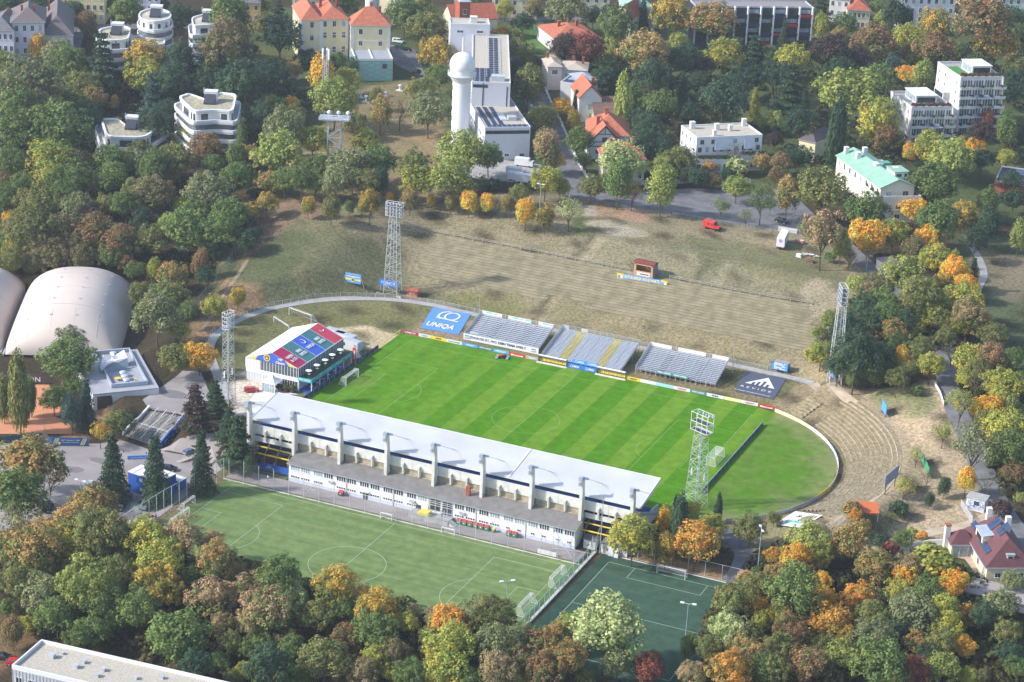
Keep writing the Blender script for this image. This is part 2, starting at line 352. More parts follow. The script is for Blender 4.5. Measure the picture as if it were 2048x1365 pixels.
def ground_material():
    m = bpy.data.materials.new('ground_soil_and_grass'); m.use_nodes = True; n = m.node_tree; L = n.links; b = n.nodes['Principled BSDF']
    b.inputs['Roughness'].default_value = 1.0; b.inputs['Specular IOR Level'].default_value = 0.05
    at = n.nodes.new('ShaderNodeAttribute'); at.attribute_name = 'gcol'; geo = n.nodes.new('ShaderNodeNewGeometry')
    def noise(sc, det, rough=0.5):
        q = n.nodes.new('ShaderNodeTexNoise'); q.inputs['Scale'].default_value = sc; q.inputs['Detail'].default_value = det; q.inputs['Roughness'].default_value = rough; L.new(geo.outputs['Position'], q.inputs['Vector']); return q
    def ramp(src, a, b_, ca, cb):
        q = n.nodes.new('ShaderNodeValToRGB'); q.color_ramp.elements[0].position = a; q.color_ramp.elements[1].position = b_
        q.color_ramp.elements[0].color = ca + (1,); q.color_ramp.elements[1].color = cb + (1,); L.new(src, q.inputs['Fac']); return q
    def mul(a, b_, fac=1.0):
        q = n.nodes.new('ShaderNodeMix'); q.data_type = 'RGBA'; q.blend_type = 'MULTIPLY'; q.inputs[0].default_value = fac; L.new(a, q.inputs[6]); L.new(b_, q.inputs[7]); return q.outputs[2]
    big = ramp(noise(0.06, 5).outputs['Fac'], 0.35, 0.65, (0.86, 0.88, 0.84), (1.14, 1.10, 1.1))
    tuft = ramp(noise(1.1, 6, 0.7).outputs['Fac'], 0.38, 0.62, (0.62, 0.66, 0.60), (1.35, 1.3, 1.25))
    fine = ramp(noise(3.5, 3, 0.7).outputs['Fac'], 0.35, 0.65, (0.75, 0.75, 0.75), (1.25, 1.25, 1.25))
    c = mul(mul(mul(at.outputs['Color'], big.outputs['Color']), tuft.outputs['Color']), fine.outputs['Color'])
    L.new(c, b.inputs['Base Color'])
    bp = n.nodes.new('ShaderNodeBump'); bp.inputs['Strength'].default_value = 0.7; bp.inputs['Distance'].default_value = 0.35
    L.new(noise(0.9, 6, 0.65).outputs['Fac'], bp.inputs['Height']); L.new(bp.outputs['Normal'], b.inputs['Normal'])
    return m
GROUND = ground_material()
def set_gcol(me, cols):
    a = me.color_attributes.new('gcol', 'FLOAT_COLOR', 'POINT'); q = np.ones((len(me.vertices), 4), np.float32); q[:, :3] = cols; a.data.foreach_set('color', q.ravel())
def axis(lo, a, b, hi, fine, med, far, last):
    L = list(np.arange(a, b, fine)); x = b
    while x < hi: L.append(x); x += med
    while x < last: L.append(x); x += far; far *= 1.3
    x = a - med; far = 40.0
    while x > lo: L.insert(0, x); x -= med
    while x > -last: L.insert(0, x); x -= far; far *= 1.3
    return np.array(L)
xs = axis(-420, -135, 140, 260, 1.25, 4.0, 40.0, 5000); ys = axis(-240, -130, 160, 620, 1.25, 4.0, 40.0, 5000)
XX, YY = np.meshgrid(xs, ys); ZZ = H(XX, YY)
def grid_mesh(name, XX, YY, ZZ, m):
    ny, nx = XX.shape; me = bpy.data.meshes.new(name); co = np.stack([XX, YY, ZZ], -1).reshape(-1, 3)
    i = np.arange(ny - 1)[:, None] * nx + np.arange(nx - 1)[None]; q = np.stack([i, i + 1, i + nx + 1, i + nx], -1).reshape(-1, 4)
    me.vertices.add(len(co)); me.vertices.foreach_set('co', co.ravel()); me.loops.add(q.size); me.loops.foreach_set('vertex_index', q.ravel().astype(np.int32))
    me.polygons.add(len(q)); me.polygons.foreach_set('loop_start', np.arange(0, q.size, 4, dtype=np.int32)); me.polygons.foreach_set('loop_total', np.full(len(q), 4, np.int32))
    me.polygons.foreach_set('use_smooth', np.ones(len(q), bool)); me.update(); me.validate(); me.materials.append(m); return me
gm = grid_mesh('ground', XX, YY, ZZ, GROUND); set_gcol(gm, ground_colour(XX, YY).reshape(-1, 3))
ground = structure('ground', gm)
from bisect import bisect_right
_xl = list(xs); _yl = list(ys)
def h1s(x, y):
    """height of the ground sheet itself"""
    i = bisect_right(_xl, x) - 1; j = bisect_right(_yl, y) - 1; a = (x - _xl[i]) / (_xl[i + 1] - _xl[i]); b = (y - _yl[j]) / (_yl[j + 1] - _yl[j])
    return float(ZZ[j, i] * (1 - a) * (1 - b) + ZZ[j, i + 1] * a * (1 - b) + ZZ[j + 1, i] * (1 - a) * b + ZZ[j + 1, i + 1] * a * b)
# ------------------------------------------------------------------ sheets that follow the ground (roads, paths, yards)
from mathutils.geometry import delaunay_2d_cdt
def drape(name, poly, m, lift=0.08, res=2.5, kind='structure', z=None):
    b = []; n = len(poly)
    for i in range(n):
        a = Vector(poly[i][:2]); c = Vector(poly[(i + 1) % n][:2]); k = max(1, int((c - a).length / res))
        b += [a.lerp(c, j / k) for j in range(k)]
    P = np.array([tuple(q) for q in b]); x0, y0 = P.min(0); x1, y1 = P.max(0)
    gx, gy = np.meshgrid(np.arange(x0 + res, x1, res), np.arange(y0 + res, y1, res)); gx = gx.ravel(); gy = gy.ravel()
    d = polyd(gx, gy, poly); pts = list(b) + [Vector((a, c)) for a, c, q in zip(gx, gy, d) if q == 0]
    vs, _, fs, *_ = delaunay_2d_cdt(pts, [], [list(range(len(b)))], 1, 0.01)
    V = np.array([tuple(v) for v in vs]); zz = (H(V[:, 0], V[:, 1]) if z is None else np.full(len(V), float(z))) + lift
    me = bpy.data.meshes.new(name); me.from_pydata([(a[0], a[1], c) for a, c in zip(V, zz)], [], [list(f) for f in fs]); me.materials.append(m)
    for f in me.polygons:
        if f.normal.z < 0: f.flip()
    me.update(); return structure(name, me, kind)
def strip(name, line, w, m, lift=0.08, step=2.0, zf=None, nx=3):
    L = [Vector(q[:2]) for q in line]; pts = []
    for a, c in zip(L[:-1], L[1:]):
        k = max(1, int((c - a).length / step)); pts += [a.lerp(c, j / k) for j in range(k)]
    pts.append(L[-1])
    for _ in range(6): pts = [pts[0]] + [(pts[i - 1] + pts[i] * 2 + pts[i + 1]) / 4 for i in range(1, len(pts) - 1)] + [pts[-1]]
    V = []; nn = []
    for i, p in enumerate(pts):
        d = (pts[min(i + 1, len(pts) - 1)] - pts[max(i - 1, 0)]).normalized(); s = Vector((-d.y, d.x))
        for j in range(nx + 1): V.append(p + s * (w * (j / nx - 0.5)))
    A = np.array([tuple(v) for v in V]); zz = H(A[:, 0], A[:, 1]) + lift; k = nx + 1
    F = [(i * k + j, i * k + j + 1, (i + 1) * k + j + 1, (i + 1) * k + j) for i in range(len(pts) - 1) for j in range(nx)]
    me = bpy.data.meshes.new(name); me.from_pydata([(a[0], a[1], c) for a, c in zip(A, zz)], [], F); me.materials.append(m)
    for f in me.polygons:
        if f.normal.z < 0: f.flip()
    me.update(); return structure(name, me), pts
PATHPX = [(455,800),(448,775),(430,740),(416,700),(430,668),(480,638),(540,617),(620,603),(700,597),(790,599),(870,611),(920,623),(1000,641),(1100,660),(1200,679),(1300,700),(1450,727),(1530,745),(1600,759),(1625,768)]
path_o, path_pts = strip('oval_path', PW(PATHPX), 2.6, PATHM)
DIRT = mat('trodden_dirt', (0.40, 0.33, 0.24), 1.0, 0.15, 0.4)
strip('dirt_track', PW([(1625,768),(1690,795),(1750,840),(1785,890),(1792,940),(1760,985),(1700,1030),(1660,1060)]), 3.0, DIRT, 0.07)
strip('dirt_ramp', PW([(2010,1010),(1950,1050),(1850,1068),(1760,1090),(1700,1100),(1610,1085)]), 3.2, DIRT, 0.07)
strip('worn_track', PW([(405,660),(430,620),(470,560),(495,520)]), 1.3, mat('faint_track', (.24, .19, .12), 1.0, .25, .5), 0.07)
strip('ridge_road', PW([(1010,90),(1060,180),(1100,250),(1135,320),(1155,370),(1160,395)]), 9.5, ASPHALT, 0.12)
drape('parking_area', PW([(1140,372),(1260,382),(1400,378),(1490,382),(1560,395),(1620,440),(1608,468),(1480,450),(1290,420),(1150,397)]), ASPHALT, 0.14)
strip('hill_road', PW([(1560,380),(1610,430),(1690,490),(1720,520),(1770,560),(1830,610),(1880,650),(1893,700),(1893,760),(1915,830),(1940,880),(1960,930),(1990,1000),(2020,1050),(2060,1090),(2120,1140)]), 6.0, ASPHALT, 0.14)
strip('service_path', PW([(1440,1060),(1470,1085),(1500,1110),(1490,1145),(1460,1165)]), 5.0, ASPHALT, 0.09)
strip('meadow_path', PW([(1930,470),(1960,520),(1970,550),(1955,580)]), 2.4, PATHM, 0.1)
drape('left_plaza', PW([(365,742),(402,745),(425,800),(405,850),(372,838),(298,818),(285,800),(330,770)]), YARD, 0.05)
drape('yard', PW([(-40,880),(110,888),(200,888),(240,880),(300,900),(380,900),(440,900),(470,935),(440,950),(300,1060),(200,1085),(60,1075),(-40,1060)], -4.2), YARD, 0.05)
drape('institute_forecourt', PW([(780,90),(830,100),(850,150),(842,200),(830,150),(790,130)]), ASPHALT, 0.14)
drape('institute_yard', PW([(880,290),(1000,320),(1080,330),(1090,370),(960,360),(880,340)]), PATHM, 0.12)
drape('upper_street', PW([(-40,92),(160,100),(168,70),(190,60),(560,52),(1290,38),(1290,32),(560,42),(150,50),(140,90)]), ASPHALT, 0.14)
strip('promenade', PW([(600,600),(602,600)]), 1, PATHM) if False else None
PATCH = mat('asphalt_patch', (.17, .16, .165), .95, .1, .5); rp_ = random.Random(21)
for px, py, a, b in ((70, 925, 5, 3), (150, 940, 3, 2), (215, 925, 6, 2), (330, 945, 4, 2), (265, 1035, 5, 2.5), (350, 790, 5, 3), (390, 770, 3, 5), (60, 1000, 4, 2)):
    c = Pz(px, py, -4.2 if py > 860 else 0); drape('asphalt_patch', [(c.x + a * math.cos(t) * rp_.uniform(.7, 1) , c.y + b * math.sin(t) * rp_.uniform(.7, 1)) for t in [k * .785 for k in range(8)]], PATCH, .065, 3)
for k in range(6):
    a = Pz(262 + k * 3.2, 1006, -4.2); b = Pz(262 + k * 3.2, 1022, -4.2); structure('parking_stripe', MB().bar((a.x, a.y, h1s(a.x, a.y) + .1), (b.x, b.y, h1s(b.x, b.y) + .1), .25, .02).mesh('parking_stripe', LINE))
# ------------------------------------------------------------------ main pitch turf
def turf_material(name, dark, light, stripes, tan):
    m = bpy.data.materials.new(name); m.use_nodes = True; n = m.node_tree; L = n.links; b = n.nodes['Principled BSDF']
    b.inputs['Roughness'].default_value = 1.0; b.inputs['Specular IOR Level'].default_value = 0.05
    geo = n.nodes.new('ShaderNodeNewGeometry'); sep = n.nodes.new('ShaderNodeSeparateXYZ'); L.new(geo.outputs['Position'], sep.inputs[0])
    def M(op, a, b_=None, c=None):
        q = n.nodes.new('ShaderNodeMath'); q.operation = op
        for i, v in enumerate((a, b_, c)):
            if v is None: continue
            if isinstance(v, (int, float)): q.inputs[i].default_value = v
            else: L.new(v, q.inputs[i])
        return q.outputs[0]
    def noise(sc, det):
        q = n.nodes.new('ShaderNodeTexNoise'); q.inputs['Scale'].default_value = sc; q.inputs['Detail'].default_value = det; q.inputs['Roughness'].default_value = 0.6; L.new(geo.outputs['Position'], q.inputs['Vector']); return q.outputs['Fac']
    def mixc(f, a, b_):
        q = n.nodes.new('ShaderNodeMix'); q.data_type = 'RGBA'; L.new(f, q.inputs[0])
        for i, v in ((6, a), (7, b_)):
            if isinstance(v, tuple): q.inputs[i].default_value = v + (1,)
            else: L.new(v, q.inputs[i])
        return q.outputs[2]
    def sstep(v, a, b_):
        q = n.nodes.new('ShaderNodeMapRange'); q.interpolation_type = 'SMOOTHSTEP'; L.new(v, q.inputs[0]); q.inputs[1].default_value = a; q.inputs[2].default_value = b_; return q.outputs[0]
    wob = M('MULTIPLY', M('SUBTRACT', noise(0.5, 3), 0.5), 0.5)
    if stripes:
        ph = M('DIVIDE', M('ADD', sep.outputs['X'], wob), 5.833); fr = M('FRACT', M('MULTIPLY', ph, 0.5))
        s = M('MULTIPLY', sstep(fr, 0.49, 0.51), M('SUBTRACT', 1.0, sstep(fr, 0.985, 1.0)))
        amp = M('ADD', 0.25, M('MULTIPLY', sstep(sep.outputs['X'], -34.0, -12.0), 0.50))
        amp = M('MULTIPLY', amp, M('SUBTRACT', 1.0, sstep(M('ABSOLUTE', sep.outputs['X']), 54.0, 57.0)))
        s = M('ADD', M('MULTIPLY', s, amp), M('MULTIPLY', M('SUBTRACT', 1.0, amp), 0.38))
        col = mixc(s, dark, light)
    else:
        v = n.nodes.new('ShaderNodeMapping'); v.inputs['Scale'].default_value = (0.03, 0.55, 1); L.new(geo.outputs['Position'], v.inputs['Vector'])
        q = n.nodes.new('ShaderNodeTexNoise'); q.inputs['Scale'].default_value = 1.0; q.inputs['Detail'].default_value = 3; L.new(v.outputs[0], q.inputs['Vector'])
        col = mixc(sstep(q.outputs['Fac'], 0.3, 0.7), dark, light)
    if tan:
        r = n.nodes.new('ShaderNodeVectorMath'); r.operation = 'DISTANCE'; r.inputs[1].default_value = (44, 0, 0); L.new(geo.outputs['Position'], r.inputs[0])
        k = M('ADD', r.outputs['Value'], M('MULTIPLY', M('SUBTRACT', noise(0.12, 5), 0.5), 22.0))
        edge = M('MULTIPLY', sstep(k, 31.0, 39.0), sstep(sep.outputs['X'], 56.5, 61.0))
        col = mixc(edge, col, (0.26, 0.24, 0.12))
        worn = M('MULTIPLY', M('MULTIPLY', sstep(noise(0.09, 4), 0.40, 0.64), 0.6), sstep(sep.outputs['X'], 56.0, 60.0)); col = mixc(worn, col, (0.155, 0.18, 0.05))
        col = mixc(M('MULTIPLY', sstep(sep.outputs['X'], 57.0, 62.0), 0.5), col, (0.075, 0.165, 0.018))
        gm1 = n.nodes.new('ShaderNodeVectorMath'); gm1.operation = 'DISTANCE'; gm1.inputs[1].default_value = (-50.5, 1, 0); L.new(geo.outputs['Position'], gm1.inputs[0])
        col = mixc(M('MULTIPLY', M('SUBTRACT', 1.0, sstep(gm1.outputs['Value'], 2.0, 7.0)), M('MULTIPLY', noise(0.8, 3), 0.7)), col, (0.19, 0.23, 0.06))
    q = n.nodes.new('ShaderNodeMapRange'); L.new(noise(0.35, 6), q.inputs[0]); q.inputs[1].default_value = 0.3; q.inputs[2].default_value = 0.7; q.inputs[3].default_value = 0.78; q.inputs[4].default_value = 1.2
    q2 = n.nodes.new('ShaderNodeMapRange'); L.new(noise(5.0, 2), q2.inputs[0]); q2.inputs[1].default_value = 0.3; q2.inputs[2].default_value = 0.7; q2.inputs[3].default_value = 0.9; q2.inputs[4].default_value = 1.1
    sc = n.nodes.new('ShaderNodeVectorMath'); sc.operation = 'SCALE'; L.new(col, sc.inputs[0]); L.new(M('MULTIPLY', q.outputs[0], q2.outputs[0]), sc.inputs['Scale'])
    L.new(sc.outputs[0], b.inputs['Base Color']); return m
TURF = turf_material('mown_turf', (0.060, 0.185, 0.003), (0.130, 0.240, 0.020), True, True)
ART1 = turf_material('green_artificial_turf', (0.120, 0.180, 0.062), (0.160, 0.215, 0.080), False, False)
ART2 = turf_material('dark_artificial_turf', (0.040, 0.082, 0.056), (0.052, 0.096, 0.066), False, False)
tp = [(-57.3, -40), (46, -40)] + [(44 + 40.4 * math.cos(R(a)), 40.4 * math.sin(R(a))) for a in range(-72, 72, 3)] + [(57, 38.6), (52, 39.7), (-57.3, 39.7)]
drape('main_pitch', tp, TURF, 0.03, 6.0, z=0.0)
drape('practice_pitch', [(-54.5, -120), (43.5, -120), (43.5, -66.2), (-53.0, -66.2)], ART1, 0.03, 6.0, z=-2.8)
drape('dark_practice_pitch', [(45.2, -112), (84, -112), (84, -58.0), (45.8, -58.0)], ART2, 0.03, 6.0, z=-2.8)
drape('clubhouse_walk', [(-54.0, -65.5), (42.5, -65.5), (42.5, -59.4), (-54.0, -59.4)], YARD, 0.05, 5.0, z=-2.8)
strip('verge', [(-54, -65.8), (43.6, -65.8)], 0.9, mat('verge_grass', (0.15, 0.13, 0.06), 1.0, 0.35, 1.5), 0.09)
m = MB(); m.bar((-54, -66.35, -2.75), (43.4, -66.35, -2.75), 0.25, 0.2); m.bar((45.4, -58.1, -2.75), (84, -58.1, -2.75), 0.25, 0.2)
structure('kerb', m.mesh('kerb', PALECONC))
class Lines:
    def __init__(s, z, w=0.13): s.m = MB(); s.z = z; s.w = w
    def ln(s, x0, y0, x1, y1): s.m.bar((x0, y0, s.z), (x1, y1, s.z), s.w, 0.008); return s
    def arc(s, cx, cy, r, a0, a1, n=48):
        for i in range(n):
            a = R(a0 + (a1 - a0) * i / n); b = R(a0 + (a1 - a0) * (i + 1) / n); s.ln(cx + r * math.cos(a), cy + r * math.sin(a), cx + r * math.cos(b), cy + r * math.sin(b))
    def pitch(s, x0, x1, y0, y1, box=16.5, bw=20.16, small=True):
        cx = (x0 + x1) / 2; cy = (y0 + y1) / 2
        s.ln(x0, y0, x1, y0).ln(x0, y1, x1, y1).ln(x0, y0, x0, y1).ln(x1, y0, x1, y1).ln(cx, y0, cx, y1); s.arc(cx, cy, 9.15, 0, 360, 64)
        for e, d in ((x0, 1), (x1, -1)):
            X = e + d * box; s.ln(e, cy - bw, X, cy - bw).ln(X, cy - bw, X, cy + bw).ln(X, cy + bw, e, cy + bw)
            X = e + d * 5.5; s.ln(e, cy - 9.16, X, cy - 9.16).ln(X, cy - 9.16, X, cy + 9.16).ln(X, cy + 9.16, e, cy + 9.16)
            k = 53.05; a0, a1 = (-k, k) if d > 0 else (180 - k, 180 + k); s.arc(e + d * 11, cy, 9.15, a0, a1, 20)
LN = Lines(0.045, 0.10); LN.pitch(-52.5, 52.5, -34, 34); structure('pitch_markings', LN.m.mesh('pitch_markings', mat('worn_line', (0.22, 0.38, 0.14), 1.0, 0.2, 1.0)))
L2 = Lines(-2.75, 0.12); x0, x1, y0, y1, cy = -49.9, 40.4, -117.0, -68.1, -92.6; cx = (x0 + x1) / 2
L2.ln(x0, y0, x1, y0).ln(x0, y1, x1, y1).ln(x0, y0, x0, y1).ln(x1, y0, x1, y1).ln(cx, y0, cx, y1); L2.arc(cx, cy, 9.15, 0, 360, 64)
for e, d in ((x0, 1), (x1, -1)):
    for q, w in ((16.5, 20.16), (5.5, 9.16)):
        X = e + d * q; L2.ln(e, cy - w, X, cy - w).ln(X, cy - w, X, cy + w).ln(X, cy + w, e, cy + w)
    k = 53.05; a0, a1 = (-k, k) if d > 0 else (180 - k, 180 + k); L2.arc(e + d * 11, cy, 9.15, a0, a1, 20)
structure('practice_pitch_markings', L2.m.mesh('practice_pitch_markings', LINE))
L3 = Lines(-2.75, 0.12); L3.ln(48.8, -61.6, 81, -61.6).ln(48.8, -61.6, 48.8, -107).ln(81, -61.6, 81, -107).ln(48.8, -84.3, 81, -84.3).ln(48.8, -107, 81, -107)
L3.ln(55.5, -61.6, 55.5, -67).ln(55.5, -67, 73.7, -67).ln(73.7, -67, 73.7, -61.6); structure('dark_pitch_markings', L3.m.mesh('dark_pitch_markings', LINE))
# ------------------------------------------------------------------ earth standing terraces (each step its own piece)
TERR = mat('trodden_terrace_earth', (0.30, 0.24, 0.155), 1.0, 0.25, 0.9, bump=0.8, bscale=2.0, c2=(0.17, 0.145, 0.08))
NOSE = mat('weathered_step_edging', (0.36, 0.31, 0.22), 1.0, 0.2, 0.8)
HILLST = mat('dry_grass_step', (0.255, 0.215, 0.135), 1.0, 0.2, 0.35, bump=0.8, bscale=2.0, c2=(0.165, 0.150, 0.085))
HILLR = mat('shaded_dry_grass_riser', (0.185, 0.155, 0.095), 1.0, 0.25, 0.8)  # darker copy of the step grass: shadow lines put into the risers' colour
t = bpy.data.objects.new('standing_bank', None); COL.objects.link(t); t['kind'] = 'structure'
rb = random.Random(4)
for k in range(11):                               # right-hand end
    r0 = 43.3 + k * 1.24; m = MB(); pts = []; N = 76
    a_lo, a_hi = (-25, 66) if k < 6 else (-36 + (k - 6) * 1.5, 60 - (k - 6) * 2.0)
    if k in (6, 7): a_hi = 52
    for i in range(N + 1):
        a = R(a_lo + (a_hi - a_lo) * i / N); pts.append(a)
    for i in range(N):
        if 60 > math.degrees(pts[i]) > 52 and k < 6: continue      # the worn stairway gap
        def P(r, a, dz):
            x = 44 + r * math.cos(a); y = r * math.sin(a); return (x, y, h1s(x, y) + dz)
        zz = 0.16
        j0, j1 = rbj = (0, 0)
        a, b = pts[i], pts[i + 1]
        w0 = 0.06 * math.sin(i * 1.7 + k); w1 = 0.06 * math.sin((i + 1) * 1.7 + k)
        q = [P(r0 + w0, a, -0.05), P(r0 + w1, b, -0.05)]
        za = P(r0 + 1.2, a, 0)[2] ; zb = P(r0 + 1.2, b, 0)[2]
        A0 = (q[0][0], q[0][1], za + 0.03); B0 = (q[1][0], q[1][1], zb + 0.03); A1 = P(r0 + 1.22, a, 0.03); B1 = P(r0 + 1.22, b, 0.03)
        m.add([q[0], q[1], B0, A0], [(0, 3, 2, 1)], 0); m.add([A0, B0, B1, A1], [(0, 3, 2, 1)], 0)
        if (i * 7 + k * 13 + i // 9 * 5) % 11 > 3: m.bar((A0[0], A0[1], za + 0.05), (B0[0], B0[1], zb + 0.05), 0.14, 0.10, 1)
    m.build('terrace_step', [TERR, NOSE], t)
for k in range(16):                               # far bank
    y0 = 78.5 + k * 1.38; m = MB(); X0, X1 = -76 + abs(k - 8) * 0.5, 58 - k * 0.5
    if k < 3: X0 = -73 + k * 2
    xs_ = np.arange(X0, X1, 3.0)
    for i in range(len(xs_) - 1):
        a, b = xs_[i], xs_[i + 1]; ja = 0.16 * math.sin(a * 0.21 + k); jb = 0.16 * math.sin(b * 0.21 + k)
        if k < 2 and -30 < a < -16: continue
        z1a = h1s(a, y0 + 1.36); z1b = h1s(b, y0 + 1.36); z0a = h1s(a, y0) - 0.05; z0b = h1s(b, y0) - 0.05
        A = (a, y0 + ja, z1a - 0.20); B = (b, y0 + jb, z1b - 0.20)
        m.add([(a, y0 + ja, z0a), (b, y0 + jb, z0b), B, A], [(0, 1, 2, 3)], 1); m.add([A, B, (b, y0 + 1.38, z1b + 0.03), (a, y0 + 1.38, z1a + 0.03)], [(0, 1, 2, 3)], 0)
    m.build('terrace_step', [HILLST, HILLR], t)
# ------------------------------------------------------------------ trees
def foliage_material():
    m = bpy.data.materials.new('foliage'); m.use_nodes = True; n = m.node_tree; L = n.links; b = n.nodes['Principled BSDF']; out = n.nodes['Material Output']
    b.inputs['Roughness'].default_value = 0.75; b.inputs['Specular IOR Level'].default_value = 0.18
    def att(t, name):
        q = n.nodes.new('ShaderNodeAttribute'); q.attribute_type = t; q.attribute_name = name; return q
    oi = n.nodes.new('ShaderNodeObjectInfo'); a2 = att('OBJECT', 'second'); lv = att('GEOMETRY', 'leafv'); sep = n.nodes.new('ShaderNodeSeparateXYZ'); L.new(lv.outputs['Vector'], sep.inputs[0])
    def M(op, a, b_=None):
        q = n.nodes.new('ShaderNodeMath'); q.operation = op
        for i, v in enumerate((a, b_)):
            if v is None: continue
            if isinstance(v, (int, float)): q.inputs[i].default_value = v
            else: L.new(v, q.inputs[i])
        return q.outputs[0]
    # clump tone: which clumps take the second colour differs from tree to tree
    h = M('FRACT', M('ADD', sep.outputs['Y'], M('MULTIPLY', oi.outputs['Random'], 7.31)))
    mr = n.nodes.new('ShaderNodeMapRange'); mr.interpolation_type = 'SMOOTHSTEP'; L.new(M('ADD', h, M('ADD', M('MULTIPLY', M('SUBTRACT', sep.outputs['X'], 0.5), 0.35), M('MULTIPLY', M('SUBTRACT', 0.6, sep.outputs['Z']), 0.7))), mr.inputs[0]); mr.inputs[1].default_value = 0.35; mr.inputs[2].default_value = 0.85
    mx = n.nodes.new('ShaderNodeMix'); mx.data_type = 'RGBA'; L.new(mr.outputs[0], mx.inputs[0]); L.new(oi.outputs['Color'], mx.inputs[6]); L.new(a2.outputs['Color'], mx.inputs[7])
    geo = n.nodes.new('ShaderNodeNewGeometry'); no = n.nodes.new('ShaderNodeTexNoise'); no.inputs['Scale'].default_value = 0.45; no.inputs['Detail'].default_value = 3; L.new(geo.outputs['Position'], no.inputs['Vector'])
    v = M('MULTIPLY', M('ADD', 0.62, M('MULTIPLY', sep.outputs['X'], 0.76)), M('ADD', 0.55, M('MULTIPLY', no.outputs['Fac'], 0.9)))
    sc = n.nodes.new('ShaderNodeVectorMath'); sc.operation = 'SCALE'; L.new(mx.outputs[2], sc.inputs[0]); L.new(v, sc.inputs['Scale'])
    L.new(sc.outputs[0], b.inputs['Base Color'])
    tr = n.nodes.new('ShaderNodeBsdfTranslucent'); L.new(sc.outputs[0], tr.inputs[0]); ms = n.nodes.new('ShaderNodeMixShader'); ms.inputs[0].default_value = 0.30
    L.new(b.outputs[0], ms.inputs[1]); L.new(tr.outputs[0], ms.inputs[2]); L.new(ms.outputs[0], out.inputs[0]); return m
FOL = foliage_material()
def leaf_mesh(name, C, Nn, size, rv, lobev, rng, tri=False, stretch=1.0):
    """many small leaf-clump faces: C centres, Nn normals"""
    N = len(C); a = rng.normal(size=(N, 3)); t = np.cross(Nn, a); t /= np.linalg.norm(t, axis=1)[:, None] + 1e-9; s = np.cross(Nn, t)
    k = (size * (0.6 + 0.8 * rng.random(N)))[:, None]; t = t * k * stretch; s = s * k
    P = np.stack([C - t, C + s * 0.8, C + t, C - s * 0.8], 1)
    P[:, 1] += Nn * k * 0.25; P[:, 3] += Nn * k * 0.25
    me = bpy.data.meshes.new(name); co = P.reshape(-1, 3); me.vertices.add(4 * N); me.vertices.foreach_set('co', co.ravel())
    me.loops.add(4 * N); me.loops.foreach_set('vertex_index', np.arange(4 * N, dtype=np.int32)); me.polygons.add(N)
    me.polygons.foreach_set('loop_start', np.arange(0, 4 * N, 4, dtype=np.int32)); me.polygons.foreach_set('loop_total', np.full(N, 4, np.int32)); me.update()
    at = me.attributes.new('leafv', 'FLOAT_VECTOR', 'FACE'); at.data.foreach_set('vector', np.stack([rv, lobev, np.clip(C[:, 2] + 0.5, 0, 1)], 1).astype(np.float32).ravel())
    me.materials.append(FOL); return me
def unit(v): return v / (np.linalg.norm(v, axis=-1, keepdims=True) + 1e-9)
def crown_round(seed, nl, N, leaf, low=-0.35, lobe=(0.13, 0.2), fill=0.88, taper=0.0, stretch=1.0):
    rng = np.random.default_rng(seed); d = unit(rng.normal(size=(nl * 4, 3))); d = d[d[:, 2] > low]
    keep = []
    for q in d:
        if all(q @ p < (0.93 if nl < 50 else 0.965) for p in keep): keep.append(q)
        if len(keep) >= nl: break
    d = np.array(keep); nl = len(d); lr = rng.uniform(*lobe, nl); rad = 0.5 - lr * fill * rng.uniform(0.85, 1.15, nl)
    c = d * rad[:, None] * (1 + rng.uniform(-0.34, 0.12, (nl, 1)))
    if taper: c[:, :2] *= (1 - taper * (c[:, 2:3] + 0.5))
    c = np.concatenate([c, rng.uniform(-0.15, 0.15, (nl // 4, 3))]); lr = np.concatenate([lr, np.full(nl // 4, lobe[1] * 1.3)])
    lv = rng.random(len(c)); pick = rng.choice(len(c), N, p=lr ** 2 / (lr ** 2).sum())
    nd = unit(rng.normal(size=(N, 3)) + unit(c[pick]) * 0.75 + np.array([0, 0, 0.3])); sh = rng.uniform(0.62, 1.30, (N, 1))
    P = c[pick] + nd * lr[pick][:, None] * sh; nn = unit(nd * 0.9 + rng.normal(size=(N, 3)) * 0.30 + np.array([0, 0, 0.30]))
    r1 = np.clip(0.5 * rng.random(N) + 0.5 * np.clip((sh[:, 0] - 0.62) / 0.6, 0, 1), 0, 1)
    return leaf_mesh('crown', P, nn, leaf, r1, lv[pick], rng, stretch=stretch)
